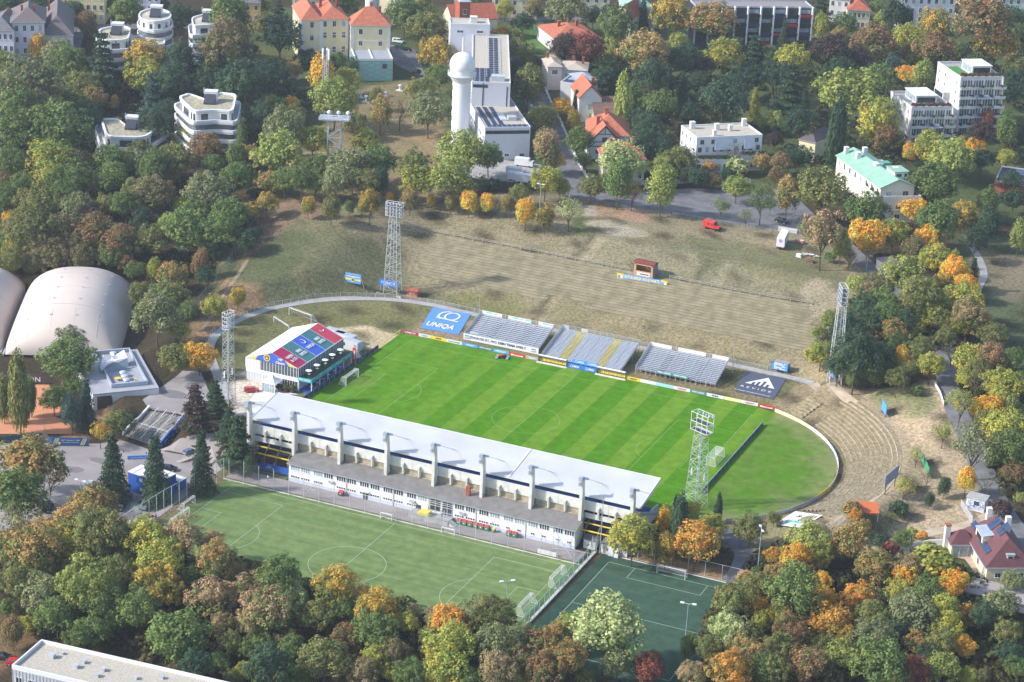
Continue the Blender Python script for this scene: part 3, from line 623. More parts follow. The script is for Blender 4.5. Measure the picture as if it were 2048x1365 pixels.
def crown_cone(seed, N, leaf, layers=13, droop=0.10, rag=0.25):
    rng = np.random.default_rng(seed); P = []; nn = []; lb = []; rv = []
    per = N // (layers * 9)
    for j in range(layers):
        t = (j + 0.5) / layers; r = 0.5 * (1 - t) ** 0.85 + 0.02; nb = max(5, int(11 * (1 - t) + 4)); ph = rng.random() * 6.28
        for b in range(nb):
            a = ph + 2 * math.pi * b / nb + rng.normal() * 0.15; R_ = r * (1 + rng.uniform(-rag, rag * 0.6)); lbv = rng.random(); n = max(6, int(N / layers / nb * (0.45 + 1.1 * (1 - t))))
            s = rng.uniform(0.12, 1, n) ** 0.7; wid = 0.075 * (1 - 0.55 * s) + 0.02
            x = R_ * s; off = rng.normal(size=n) * wid; z = -0.5 + t + 0.035 - droop * s ** 1.6 * (1 - t * 0.6) + rng.normal(size=n) * 0.012
            ca, sa = math.cos(a), math.sin(a); P.append(np.stack([x * ca - off * sa, x * sa + off * ca, z], 1))
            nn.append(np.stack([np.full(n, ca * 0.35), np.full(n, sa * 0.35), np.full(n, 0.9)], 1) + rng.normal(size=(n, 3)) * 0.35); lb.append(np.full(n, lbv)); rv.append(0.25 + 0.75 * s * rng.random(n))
    P = np.concatenate(P); return leaf_mesh('crown', P, unit(np.concatenate(nn)), leaf, np.concatenate(rv), np.concatenate(lb), rng)
def limb_tree(seed, depth=3, nb=5, spread=0.5, r0=0.022, crown=False):
    """trunk with limbs, height 1 (to the crown centre and a little above)"""
    rng = random.Random(seed); m = MB()
    def grow(p, d, L, r, k):
        q = p + d * L; m.tube(p, q, r, 5 if k == depth else 4, r * 0.62, cap=False)
        if k == 0: return
        for i in range(nb if k == depth else rng.choice((2, 3))):
            a = rng.random() * 6.283; nd = (d * 0.9 + Vector((math.cos(a), math.sin(a), rng.uniform(-0.1, 0.5))) * spread * rng.uniform(0.7, 1.3)).normalized()
            grow(p.lerp(q, rng.uniform(0.7, 1.0)), nd, L * rng.uniform(0.5, 0.75), r * 0.55, k - 1)
    grow(Vector((0, 0, -0.15)), Vector((rng.uniform(-.06, .06), rng.uniform(-.06, .06), 1)).normalized(), 0.62, r0, depth); return m.mesh('trunk', BARK)
PROTO = {
 'b': [crown_round(s, 72, 5600, 0.022, lobe=(0.06, 0.135), fill=.8) for s in (11, 12, 13, 14, 15, 16)],
 'w': [crown_round(s, 80, 5600, 0.020, low=-0.3, lobe=(0.05, 0.12), fill=0.6) for s in (21, 22, 23, 24)],      # ragged woodland crown
 't': [crown_round(s, 40, 4200, 0.024, low=-0.8, lobe=(0.11, 0.18), taper=0.25) for s in (31, 32, 33)],
 'p': [crown_round(s, 44, 4200, 0.030, low=-0.95, lobe=(0.14, 0.22), taper=0.45, stretch=1.3) for s in (41, 42)],
 'c': [crown_cone(s, 6500, 0.022) for s in (51, 52)],
 'd': [crown_cone(54, 6000, 0.027, 9, 0.05, 0.35), crown_cone(55, 6000, 0.027, 8, 0.03, 0.4)],                 # spreading dark conifer
 's': [crown_round(s, 18, 900, 0.06, low=-0.1, lobe=(0.14, 0.24)) for s in (61, 62)],
 'l': [crown_round(s, 34, 1700, 0.020, low=-0.3, lobe=(0.08, 0.15), fill=0.7) for s in (71, 72)],              # light, see-through
 'n': [crown_round(s, 26, 160, 0.022, low=-0.3, lobe=(0.10, 0.16), fill=0.7) for s in (81,)],                 # almost bare
}
TRUNKS = [limb_tree(s) for s in (1, 2, 3)]; TRUNKT = [limb_tree(s, 2, 4, 0.3, 0.02) for s in (4,)]; TRUNKB = [limb_tree(s, 4, 6, 0.55, 0.026) for s in (5, 6)]; TRUNKC = [(lambda m: m.tube((0, 0, -0.1), (0, 0, 1.6), 0.02, 6, 0.004).mesh('trunk', BARK))(MB())]
#  kind: crown height / width, clear trunk (share of crown height), base names, words
KIND = {'b': (0.95, 0.16, 'broadleaf_tree', 'round broadleaf tree'), 'w': (1.05, 0.22, 'woodland_tree', 'woodland tree'), 't': (1.45, 0.18, 'tall_tree', 'tall oval tree'), 'p': (3.4, 0.04, 'poplar_tree', 'narrow columnar poplar'),
 'c': (2.0, 0.06, 'spruce_tree', 'pointed conifer'), 'd': (1.35, 0.08, 'cedar_tree', 'spreading conifer'), 's': (0.85, 0.05, 'shrub', 'low shrub'), 'l': (1.1, 0.3, 'sparse_tree', 'thin see-through tree'), 'n': (1.15, 0.3, 'bare_tree', 'almost leafless tree'),
 'm': (1.15, 0.28, 'maple_tree', 'small avenue maple')}
PROTO['m'] = PROTO['t']
COLR = {  # first colour, second colour, words
 'g': ((.066,.100,.030), (.098,.126,.036), 'mid-green'), 'dg': ((.026,.050,.028), (.040,.066,.030), 'dark green'), 'lg': ((.14,.17,.042), (.19,.20,.055), 'light green'),
 'ol': ((.096,.108,.034), (.130,.126,.040), 'olive green'), 'or': ((.36,.17,.035), (.22,.18,.042), 'orange'), 'ye': ((.42,.28,.03), (.26,.24,.04), 'yellow'), 'br': ((.120,.098,.046), (.080,.092,.034), 'brown'),
 'rb': ((.150,.088,.042), (.092,.098,.034), 'reddish-brown'), 'pk': ((.210,.150,.080), (.100,.116,.038), 'pinkish-brown'), 'rd': ((.14,.045,.032), (.11,.05,.03), 'dark red'), 'bl': ((.032,.058,.048), (.045,.075,.06), 'blue-green'),
 'sg': ((.105,.120,.052), (.145,.152,.072), 'grey-green'), 'dk': ((.050,.030,.028), (.036,.040,.025), 'very dark brown'), 'yo': ((.44,.22,.03), (.34,.30,.05), 'golden yellow'), 'yg': ((.160,.180,.040), (.250,.215,.038), 'yellow-green'),
 'go': ((.27,.18,.035), (.10,.11,.03), 'ochre and green'), 'ob': ((.215,.140,.050), (.100,.118,.036), 'dull orange'), 'lp': ((.26,.28,.12), (.13,.18,.06), 'pale silvery green')}
# crop tile, then crown centre x, y and crown width in that tile (tile scale 3.992), colour, kind
T = {}
T[(0, 0)] = '''60 370 140 or t;300 370 150 yo t;475 430 220 sg b;700 190 150 rb t;610 180 110 ob b;20 470 120 lg b;60 590 150 ol b;180 590 130 yo b;420 540 160 sg b;550 520 260 g b;310 630 100 or b;820 530 330 dg d;470 650 150 g t;600 610 180 yg b;650 700 240 ol b;960 705 65 or t;915 820 75 yo t;1150 490 280 go b;1290 470 110 yo s;1160 620 270 yg b;1220 790 270 bl d;1440 470 230 dg t;1370 650 250 dg w;1590 400 60 dg c;1830 190 330 g t;1810 380 330 br w;1580 590 60 yg s;1720 560 240 dg b;1990 420 130 dg b;1960 560 200 dg b;1700 650 200 dg b;1900 700 300 dg w;220 690 400 sg w;440 850 260 go b;740 800 200 ob b;560 880 250 g b;150 900 280 g w;450 1060 440 g b;200 1060 280 g w;60 1000 200 g w;1560 1060 220 lg b;1410 1110 100 yg s;1110 1200 170 ol b;1650 1210 240 rb b;1890 1240 160 g t;2000 1240 160 ob b;880 1290 250 g b;400 1300 320 yg b;560 1310 180 br w;660 1300 150 go b;80 1300 200 g w;1050 1290 200 sg b;1400 1290 260 ol b;1220 1320 200 g w;1700 1330 160 g b;30 740 200 g w;900 60 130 g b;1010 90 230 g b;1420 150 200 dg b;570 90 160 dg b;770 80 100 g b;350 25 200 dg b;60 40 200 dg b;1300 50 120 dg b;1960 120 110 g b;100 800 200 ol w;1990 900 180 dg b;1340 900 160 dg w;1500 740 110 dg s;1930 1150 100 g p;1250 1000 200 dg w;700 950 180 dg w;300 950 220 g w'''
T[(1, 0)] = '''390 480 150 dg s;480 485 150 dg s;180 100 150 dg d;60 60 150 lg b;80 200 180 ol b;190 300 320 dg b;530 600 210 yo t;720 640 200 yg b;620 810 340 lg b;660 480 110 g s;780 530 110 dg t;290 560 140 ob b;130 560 150 dg b;100 650 260 dg w;250 650 130 rb b;200 730 180 dg b;410 770 150 dg s;270 860 150 yo b;150 880 200 g b;50 960 180 dg w;230 1050 260 sg w;100 1120 140 br b;460 1130 240 yg b;320 1170 80 yo t;180 1230 340 lg b;410 1270 45 yo t;780 1000 190 ol b;870 1140 220 yg b;960 770 120 ol t;1000 890 180 ob t;1150 860 190 ob n;1330 740 230 ol b;1380 900 280 sg b;980 1290 250 g b;830 1280 120 rb b;740 1320 280 sg b;520 1350 200 g b;1460 620 190 g b;1450 440 260 go b;1370 240 250 ol b;1320 120 200 ol b;1180 130 250 g b;1300 40 180 ol b;1640 1240 320 lg b;1860 1260 210 g b;1270 1340 220 ol w;1960 300 180 go b;1950 410 170 ol b;1990 80 130 yg b;1740 40 140 ol b;660 40 240 g b;1285 580 60 dg s;30 1280 100 rb b;1080 30 150 dg b;1960 500 140 ol b;330 930 130 ol w'''
T[(2, 0)] = '''60 440 220 ol b;20 330 150 ol b;170 80 130 ob b;450 80 260 sg b;90 190 150 dg b;290 270 90 dg s;220 500 130 ol s;140 680 240 ol t;420 380 180 dk w;590 400 260 rd b;570 240 90 g s;840 200 230 g w;650 130 150 dg b;770 100 100 dg b;1045 110 140 bl c;1270 130 300 go b;1600 190 300 ob b;1060 430 350 ob b;830 320 160 lg b;770 430 130 yg b;760 520 140 g b;720 630 180 dg b;810 640 90 dg c;880 830 140 lg p;960 800 90 g p;1370 480 250 dg b;1330 350 150 yg b;1255 680 120 dg c;1360 700 130 dg c;1120 630 220 dg w;1190 850 240 g b;1050 850 130 g b;1230 1050 200 br n;1090 1020 180 dg w;1050 1170 220 dg b;1420 920 180 dg b;1700 780 360 dg b;1690 440 230 yg b;1530 530 160 dk b;1930 440 220 dg d;1940 830 120 yg c;1990 980 100 lg b;400 860 135 yo b;510 830 100 dg c;230 960 220 ol b;280 1170 220 pk t;350 1290 140 yo b;490 980 120 go t;530 1130 190 g b;570 1290 120 g b;870 1290 310 lp b;1240 1250 160 g b;1350 1280 220 ol b;1200 1340 170 lg b;1580 1345 100 or s;1790 1230 170 br n;1800 1330 140 lp s;1990 1300 130 ob b;620 950 45 lg c;980 1110 90 rd s;1440 770 90 g s;1750 340 110 yg b;1880 640 180 dg w;1480 660 130 dg w;1000 960 150 dg w;1180 1180 150 dg w;30 560 150 dg b'''
T[(3, 0)] = '''420 60 190 dg d;420 200 150 yg t;130 265 110 dg c;600 210 180 g b;570 300 160 ob b;200 480 250 yg b;30 500 170 g b;500 430 300 dk b;850 340 300 rb b;1110 310 230 yg b;1000 90 180 dg t;1100 140 120 dg t;940 150 150 lg b;870 70 120 g b;1330 210 250 go b;1700 180 400 rb w;1510 80 90 dg b;1940 150 200 dg b;2000 260 130 g b;1330 400 280 rb b;1130 430 140 rb b;1000 520 130 bl t;1240 590 180 lg t;1110 600 140 yo b;1160 460 120 yg b;1520 420 140 g b;1820 370 320 go b;1980 540 160 ol b;900 640 230 g b;640 760 420 lg b;550 1080 170 dg p;180 740 300 dg d;60 620 200 dg w;290 860 140 dg c;260 1000 200 dg w;60 970 150 lg b;50 1120 120 dk b;100 1300 160 rb b;250 1250 180 dg b;880 970 310 yg b;960 1120 200 rb b;1290 1190 260 yg b;1130 1210 110 yo t;1460 1260 280 lg b;1660 1170 140 yo b;1560 1140 110 yg b;1750 960 120 rd t;1910 1030 170 g t;1910 1270 140 yg b;1700 1280 150 dg w;1520 900 60 yo s;1930 750 180 dg b;1960 640 150 dg w;1700 1080 160 dk w;1650 980 50 dg s;400 1220 60 dk s;2010 1120 120 dg b;560 600 200 dg w;750 480 150 dk w'''
T[(0, 1)] = '''80 720 180 ol w;420 700 200 br w;640 710 190 br w;880 700 170 g w;1090 800 120 g w;250 740 150 br w;40 100 120 rb w;370 80 230 yg l;600 60 220 g w;60 230 180 g w;230 230 150 ob b;300 320 300 ol w;410 240 150 go b;90 380 120 yo b;240 480 300 ol w;110 480 150 br w;750 110 160 ol w;900 80 250 g b;840 280 170 ol b;620 290 220 sg b;530 200 180 g w;500 480 250 br w;740 510 260 rb w;930 570 240 rb w;600 610 200 br w;770 660 150 ol w;140 640 200 yg b;330 660 200 br w;1000 270 180 g w;1220 190 280 br b;1370 60 120 ob b;1140 400 150 dg w;1650 190 330 sg b;1200 60 150 g w;1440 290 130 yg b;1900 60 220 g b;1830 350 250 g b;1500 480 300 g b;1350 430 180 lg b;1200 570 260 ol b;1470 600 130 lp l;1600 730 145 rb t;1370 850 220 ob b;1230 790 120 yg t;1340 1010 280 ol b;1140 990 170 ol w;1250 1160 350 sg b;1430 1280 150 yg b;1700 610 150 dg b;1980 560 170 dg b;1715 1085 165 yg b;1900 1000 125 go m;560 1340 190 g b;30 600 100 g w;700 400 180 dk w;1080 480 110 dg w;1060 650 110 dg w;1900 250 130 ob b;1980 330 150 go b;1010 740 120 rb w;1760 480 200 g w;1640 850 130 dg w;1500 1130 120 g w;170 120 160 g w;1560 330 180 g w;450 120 180 g w;1080 160 160 ol w'''
T[(1, 1)] = '''90 90 170 ob b;90 260 180 go b;10 500 90 dg b;230 90 200 g b;480 110 180 lg b;640 100 230 sg b;770 60 180 sg b;990 70 150 dg t;1270 100 240 yg b;1550 80 300 lg b;1810 70 180 dk n;1800 110 110 dg s;1900 110 100 dg s;420 270 120 go m;600 295 150 ol m;745 285 80 g m;905 260 180 go m;1068 215 70 yo m;1228 225 135 ob m;1400 230 82 yo m;1560 245 105 ob m;1700 240 140 yo m;1850 250 125 yo m;2000 262 120 ob m;360 60 180 g w;890 90 160 ol w'''
T[(2, 1)] = '''108 315 170 yo m;265 362 150 go m;460 320 180 lp l;60 180 150 ol b;160 110 70 dg s;270 80 230 yg b;390 130 150 yg b;640 130 180 ol b;850 70 230 g t;960 170 160 ob l;1200 120 240 lg t;1385 40 90 dg t;1605 80 110 rb b;1670 280 130 g l;1800 140 180 lg b;1870 360 100 sg l;1990 230 220 g l;1490 60 140 dg b;1720 40 120 dg b;740 90 120 g b'''
T[(3, 1)] = '''950 1150 180 g w;1400 1210 170 ol b;1260 1080 140 yg b;1450 1010 140 go b;700 1150 150 g b;590 1340 130 lg b;20 270 90 g l;60 40 120 rb b;160 190 190 ob t;420 180 340 ol b;630 230 140 dk b;440 510 270 pk w;590 600 160 lg t;650 690 120 br l;790 330 280 g b;1050 270 130 g b;1160 310 170 yo b;800 520 260 yo b;1010 520 220 yg b;1280 530 180 yo b;1360 400 300 g b;1320 120 350 g b;1570 350 230 go b;1760 240 170 g t;1760 430 200 dg t;1960 230 180 dg b;1870 110 110 dk b;2010 520 160 lg t;1170 640 200 br b;1080 700 90 yg s;1340 700 220 yg b;1490 800 220 yo b;1490 690 90 yg t;1640 820 120 dg c;1080 860 330 lg b;1580 920 180 yo b;1390 900 170 go b;1200 1000 260 ol w;720 930 170 lg b;860 960 200 br w;1560 1050 280 yg b;1600 1150 200 pk w;930 1060 200 g w;780 1090 200 dg w;500 1190 140 lg b;400 1290 100 lg b;650 1280 200 dg w;1100 1210 150 dg w;1310 1160 200 yg b;1170 1260 160 yg b;1000 1290 180 ob b;1530 1230 170 yg b;1680 1230 190 ob b;1800 1300 180 ol b;850 1200 220 dg b;1420 1330 150 ol b;880 690 60 dg s;490 690 80 g s;1960 80 130 dg w;1650 560 150 dg w'''
T[(0, 2)] = '''540 150 340 g b;150 400 190 ol p;245 430 100 g p;30 460 110 ol p;430 460 200 g b;590 360 160 g b;570 560 180 bl t;690 490 180 bl c;1390 140 215 ol b;1590 115 215 yo b;1560 520 260 dk d;1720 450 190 dg d;1830 670 220 dg d;1900 800 300 dg d;1610 950 240 dg c;900 990 260 dg c;1240 1020 260 dg c;230 980 440 ob b;800 720 150 yo l;940 650 200 ol b;1030 590 80 sg s;130 1250 400 g b;740 1310 330 ob b;1990 970 110 dg t;30 1150 110 ob b;400 1080 200 sg n'''
T[(2, 2)] = '''1310 1330 60 dg p;1650 1330 70 dg p;1440 1330 110 yg b'''
T[(3, 2)] = '''600 60 170 dg w;790 240 150 g b;900 110 170 dg w;1200 60 170 ol w;1040 30 150 g w;1580 290 140 yg b;1690 230 170 ol w;1850 210 190 ol b;1960 330 170 g b;1850 470 150 yg w;1980 620 150 g b;1990 780 150 ol w;1840 820 140 yg w;420 100 200 yg b;700 120 290 dg w;680 290 110 g t;860 240 150 g t;960 200 150 g b;1080 120 130 yo t;1140 210 150 ol l;1300 190 210 yg b;1190 385 90 g s;1610 160 240 yg b;1470 70 150 br n;1780 150 210 rb w;1640 330 220 br n;1960 120 140 g b;1870 350 260 yg b;1540 490 220 yg l;1760 530 200 yo b;1930 530 200 ol b;1900 710 300 yg b;1740 650 160 ol w;1930 880 300 g b;1640 830 320 sg l;1400 720 150 lg l;1190 900 120 lg l;1590 1095 150 yo t;1960 1050 200 rb b;1740 1130 150 sg n;1090 1160 150 yg l;1165 1150 60 br n;1290 1255 90 dg t;1410 1150 110 dg t;1045 1335 130 dg s;670 1335 130 ob s;1860 1340 150 dk s;2020 1250 90 lg b;1280 1060 130 br n;560 200 140 dg w;1030 300 130 ol w;1900 200 160 g w'''
T[(0, 3)] = '''40 250 150 g b;150 70 280 sg l;240 300 330 ob w;600 90 300 ob w;800 190 330 ol w;600 270 250 yg w;920 110 150 ob b;1180 230 280 yg w;1470 230 260 pk w;1690 250 150 pk w;1720 400 250 ob w;150 560 240 ol w;380 440 200 ol w;330 660 250 sg w;700 610 340 lg w;450 850 300 g b;830 750 250 g w;950 530 250 ol w;1270 410 300 yg w;1250 610 280 go w;1100 790 280 g w;1430 650 160 rb w;1680 710 260 pk w;1900 490 150 pk l;1980 650 220 pk w;1420 1010 380 g b;1780 900 160 pk w;1840 1060 160 ol w;1990 910 150 pk w;750 970 240 g b;930 870 160 g w;100 950 170 rb t;220 900 140 yg b;20 600 120 dg b;1740 1220 180 g b;1970 1110 130 g w;1960 1280 150 yg b;1870 1320 120 ol b;1560 1260 220 dg w;620 1010 160 g w;60 780 120 g w;440 180 160 go w;1050 420 160 ol w;1550 520 160 g w;900 360 170 ol w;560 500 160 ol w'''
T[(1, 3)] = '''50 600 150 pk w;190 540 300 g w;70 830 300 pk w;270 700 200 lp w;420 650 180 dg b;250 860 180 g w;640 620 260 go w;500 840 200 ol w;700 770 170 g w;850 660 150 pk b;970 780 300 go b;950 960 250 g w;720 1000 170 rb w;1080 900 120 yg w;1210 900 180 yg b;1260 800 120 pk l;200 1060 130 pk w;290 1090 160 g w;540 1190 330 ol b;100 1260 300 dg w;330 1310 180 g b;950 1160 180 yg w;1100 1140 190 br w;850 1300 230 pk b;1050 1270 170 yg b;1230 1310 200 g w;1170 1160 140 sg w;1540 890 280 or b;1430 850 130 pk w;1750 830 200 sg w;1900 820 250 ol w;1560 1090 300 yg w;1900 1060 260 sg w;1520 1280 320 yg b;1330 1180 80 yo s;1930 1290 250 pk w;1400 1010 140 ol w;1700 1340 180 g w;1720 1160 160 dg w;1390 1120 120 ol w;30 1050 160 g w'''
T[(2, 3)] = '''60 1020 220 sg w;70 1190 190 br w;240 1080 220 rb w;350 970 150 ob w;420 1180 240 ob w;270 1280 240 rb w;770 950 500 lp b;500 930 230 lg b;850 1210 250 sg b;1090 1250 230 rd b;590 1330 130 ol s;960 220 330 yg b;1210 70 140 yo t;1230 290 180 go t;1340 100 140 dg p;1470 270 310 or b;1590 130 200 yg b;1630 60 80 dg p;1900 140 220 ol b;1410 1070 150 g t;1560 1100 160 ol w;1600 1200 120 ob w;1430 1300 160 pk w;1740 1280 250 or w;1730 950 240 lp w;1760 720 220 ol w;1870 550 110 or w;1940 590 180 ol w;1930 760 150 yo w;1850 1010 190 ol w;1880 1140 240 ob w;1980 1250 200 g w;2000 880 140 yg w;100 1340 150 yg s;660 1310 120 dk n;2020 680 110 ob w'''
T[(3, 3)] = '''330 240 290 lg b;50 360 150 or b;220 380 200 yo w;400 350 170 yg w;640 260 280 ob b;750 150 150 ob b;50 60 100 ol b;690 30 110 or b;900 240 120 dg s;980 300 110 rd s;1080 230 140 g b;1150 170 80 lg s;1230 200 75 or s;350 470 110 rb w;430 560 130 yo w;460 700 140 yo w;70 540 180 ob w;220 650 330 g w;80 830 180 yo b;180 950 240 rb w;510 890 300 or b;860 440 270 ob b;1100 520 150 yo w;1110 450 180 pk w;730 700 240 or b;1300 440 300 yg s;920 660 150 lp n;1040 640 170 yg w;1480 580 210 yo b;1270 650 230 g w;1400 800 200 yg w;1150 830 330 sg b;830 840 200 ol w;1610 840 190 or b;1430 930 180 yg w;1860 740 250 sg b;1710 830 180 dg w;1960 560 160 sg b;1910 970 170 ol w;1560 1080 170 yo b;1190 1060 160 ob w;860 1030 310 sg b;560 1130 230 lg b;330 1240 280 rb b;1370 1050 180 ol w;880 1240 330 g w;1160 1290 200 rd w;1380 1250 250 lg b;1600 1325 140 yg b;1710 1320 120 br b;680 1160 120 or w;80 1110 200 ol w;50 1260 200 ol w;430 1080 150 ol w;1280 1180 160 dg w;1930 1150 160 dg w;1050 950 160 dg w;640 1000 150 go w;2000 1250 140 g w'''
LANDM = [((430,430),'in the wood left of the fenced grass slope'),((120,430),'in the dark wood behind the air domes'),((320,640),'beside the right flank of the air dome'),((265,270),'beside the lower white terraced villa'),((415,235),'beside the white wave-fronted apartment house'),((70,80),'near the grey-roofed institute at the far left'),((270,70),'around the round-ended white apartments'),((430,60),'around the half-hidden white villa at the top'),
 ((560,230),'on the lawns left of the lattice mast'),((680,60),'around the yellow institute with red roofs'),((655,170),'by the lattice mast'),((670,270),'by the observation platform'),((790,240),'on the institute meadow'),((930,180),'by the white radar tower'),((1000,120),'beside the long white institute wing'),((900,350),'below the radar tower'),((740,380),'behind the avenue of small maples'),((860,400),'in the avenue above the grass bank'),
 ((1110,240),'along the steep ridge road'),((1150,80),'around the villa with the glass lantern'),((1230,240),'among the red-roofed villas'),((1310,120),'in the park above the white terrace house'),((1450,140),'in the park below the black apartment block'),((1450,290),'around the white house with blue-grey roof'),((1250,380),'along the parking strip above the bank'),((1500,390),'along the fence by the parked cars'),
 ((1650,100),'in the park right of the black apartment block'),((1700,230),'left of the stepped white apartments'),((1640,290),'by the small yellow house'),((1760,350),'around the green-roofed apartment house'),((1950,200),'around the tall stepped apartments'),((1860,100),'below the white mansion at the top right'),((1820,440),'below the green-roofed house'),((1980,400),'by the solar-roofed hall at the right edge'),((1640,480),'by the white trailer'),((1780,560),'around the white garage on the hill road'),
 ((1690,620),'by the right rear floodlight mast'),((1900,600),'on the wooded ridge at the right'),((1760,760),'above the end of the standing terraces'),((1880,850),'on the bare slope by the hill road'),((2000,800),'right of the hill road'),((1860,980),'on the slope by the ticket hut'),((120,800),'by the clay courts'),((160,730),'in front of the air dome'),((400,700),'at the left end of the oval path'),((420,830),'behind the left end of the grandstand'),((250,930),'in front of the blue containers'),((60,940),'in the asphalt yard'),
 ((300,1100),'left of the green practice pitch'),((120,1150),'in the lower left wood'),((350,1250),'above the flat gravel roof'),((560,1200),'below the green practice pitch'),((700,1260),'in the wood at the bottom'),((900,1270),'at the near edge of the practice pitch'),((1050,1330),'below the dark practice pitch'),((1190,1260),'in front of the dark practice pitch'),((1340,1080),'behind the dark practice pitch'),((1480,1060),'at the right end of the oval'),((1480,1250),'right of the dark practice pitch'),((1640,1110),'below the lying white banner'),((1620,1220),'in the autumn wood at the lower right'),((1760,1250),'in the middle of the lower right wood'),((1900,1120),'in the garden of the red-roofed house'),((1900,1260),'below the red-roofed house'),((1980,1320),'in the bottom right corner')]
def size_word(w): return 'very large ' if w > 13 else 'large ' if w > 9.5 else '' if w > 6 else 'small '
GROW = dict(b=1.22, w=1.36, t=1.12, p=1.05, c=1.05, d=1.1, s=1.2, l=1.12, n=1.1, m=1.15)
trees = []; rt = random.Random(9)
for (ci, cj), rows in T.items():
    ox, oy = ci * 512, (0, 342, 684, 1023)[cj]
    for row in rows.split(';'):
        a, b, w, c, k = row.split(); px, py, pw = ox + float(a) / 3.992, oy + float(b) / 3.992, float(w) / 3.992
        asp, clear, nm, kw = KIND[k]; wm = pw / 6.5
        for _ in range(3):
            hc = wm * asp; zc = hc * (clear + 0.5)
            if k == 'w' and wm > 4: zc += 1.0
            P = G(px, py, off=zc); wm = pw / ppm(P) * GROW[k]
        trees.append(dict(px=px, py=py, w=wm, hc=hc, zc=zc, P=P, c=c, k=k))
# words for each tree: look first, then place; ties are told apart along the picture
from collections import defaultdict
def tree_words(t):
    lm = min(LANDM, key=lambda q: math.hypot(q[0][0] - t['px'], (q[0][1] - t['py']) * 1.3))[1]
    return size_word(t['w']), COLR[t['c']][2], KIND[t['k']][3], lm
groups = defaultdict(list)
for t in trees:
    s, c, k, lm = tree_words(t); t['lab'] = f'{s}{c} {k} {lm}'; groups[t['lab']].append(t)
ORD = ['first', 'second', 'third', 'fourth', 'fifth', 'sixth', 'seventh', 'eighth', 'ninth', 'tenth']
for lab, L in groups.items():
    if len(L) > 1:
        L.sort(key=lambda q: q['px']); n = len(L)
        for i, t in enumerate(L):
            pos = 'leftmost ' if i == 0 else 'rightmost ' if i == n - 1 else ('middle ' if n == 3 else ORD[i] + ' from the left, ')
            t['lab'] = pos + lab
for t in trees:
    q = t['lab'].split()
    if len(q) > 16: t['lab'] = t['lab'].replace('from the left, ', '').replace(' the ', ' ').replace('at the near edge of', 'near')
    t['lab'] = ' '.join(t['lab'].split()[:16])
GRP = {'b': 'broadleaf trees', 'w': 'trees of the woods', 't': 'tall oval trees', 'p': 'poplars', 'c': 'conifers', 'd': 'cedars and firs', 's': 'shrubs', 'l': 'thin trees', 'n': 'bare trees', 'm': 'maples in the avenue'}
for t in trees:
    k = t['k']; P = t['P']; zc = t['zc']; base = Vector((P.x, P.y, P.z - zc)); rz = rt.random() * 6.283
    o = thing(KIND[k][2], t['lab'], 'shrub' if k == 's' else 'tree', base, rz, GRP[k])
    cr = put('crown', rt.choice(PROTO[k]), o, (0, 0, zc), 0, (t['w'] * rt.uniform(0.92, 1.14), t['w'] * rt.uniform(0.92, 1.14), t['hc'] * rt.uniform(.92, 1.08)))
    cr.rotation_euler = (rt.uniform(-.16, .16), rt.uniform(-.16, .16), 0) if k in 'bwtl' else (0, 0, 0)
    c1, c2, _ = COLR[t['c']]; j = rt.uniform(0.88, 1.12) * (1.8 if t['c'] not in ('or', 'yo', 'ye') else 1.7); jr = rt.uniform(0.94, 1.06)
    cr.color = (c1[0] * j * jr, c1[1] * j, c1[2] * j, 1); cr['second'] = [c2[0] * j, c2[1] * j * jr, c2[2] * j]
    if k == 's': continue
    tm = rt.choice(TRUNKB if k in 'nl' else TRUNKC if k in 'cd' else TRUNKT if k in 'pt' else TRUNKS)
    q = max(zc * 1.25, 1) if k not in 'nl' else zc * 1.15
    put('trunk', tm, o, (0, 0, 0), 0, (max(q, t['w']) * (1.0 if k not in 'cdp' else 0.8),) * 2 + (q,))
# undergrowth between the trunks of the woods: one mass
def undergrowth():
    rng = np.random.default_rng(5); C = []; NN = []; LB = []
    for poly, n in ((PW([(0,480),(0,320),(200,300),(480,330),(600,380),(500,440),(380,600),(290,560)]), 260), (PW([(0,1080),(250,1060),(480,1130),(700,1200),(1030,1260),(1000,1365),(430,1365),(60,1270),(0,1230)]), 330),
                    (PW([(1460,1180),(1560,1100),(1900,1140),(2040,1220),(2040,1365),(1400,1365),(1390,1290)]), 260), (PW([(1690,600),(1900,600),(1880,720),(1700,740),(1660,700)]), 90), (PW([(1920,700),(2040,800),(2040,1020),(1960,880)]), 90), (PW([(1100,100),(2040,60),(2040,330),(1860,300),(1700,380),(1560,300),(1300,330),(1240,200)]), 560), (PW([(0,130),(500,130),(560,300),(0,300)]), 420), (PW([(0,470),(280,500),(270,530),(100,535),(0,545)]), 90)):
        A = np.array(poly); lo, hi = A.min(0), A.max(0); p = rng.uniform(lo, hi, (n * 3, 2)); p = p[polyd(p[:, 0], p[:, 1], poly) == 0][:n]; z = H(p[:, 0], p[:, 1])
        for (x, y), h in zip(p, z):
            k = 46; d = unit(rng.normal(size=(k, 3))); d[:, 2] = abs(d[:, 2]); r = rng.uniform(1.6, 3.8); C.append(np.array([x, y, h + r * 0.2]) + d * r * np.array([1, 1, 0.7])); NN.append(unit(d + rng.normal(size=(k, 3)) * 0.4)); LB.append(np.full(k, rng.random()))
    C = np.concatenate(C); N = len(C); me = leaf_mesh('undergrowth', C, np.concatenate(NN), 0.62, rng.random(N), np.concatenate(LB), rng)
    o = put('undergrowth', me); o['kind'] = 'stuff'; o.color = (.06, .08, .028, 1); o['second'] = [.11, .095, .035]
    return o
undergrowth()
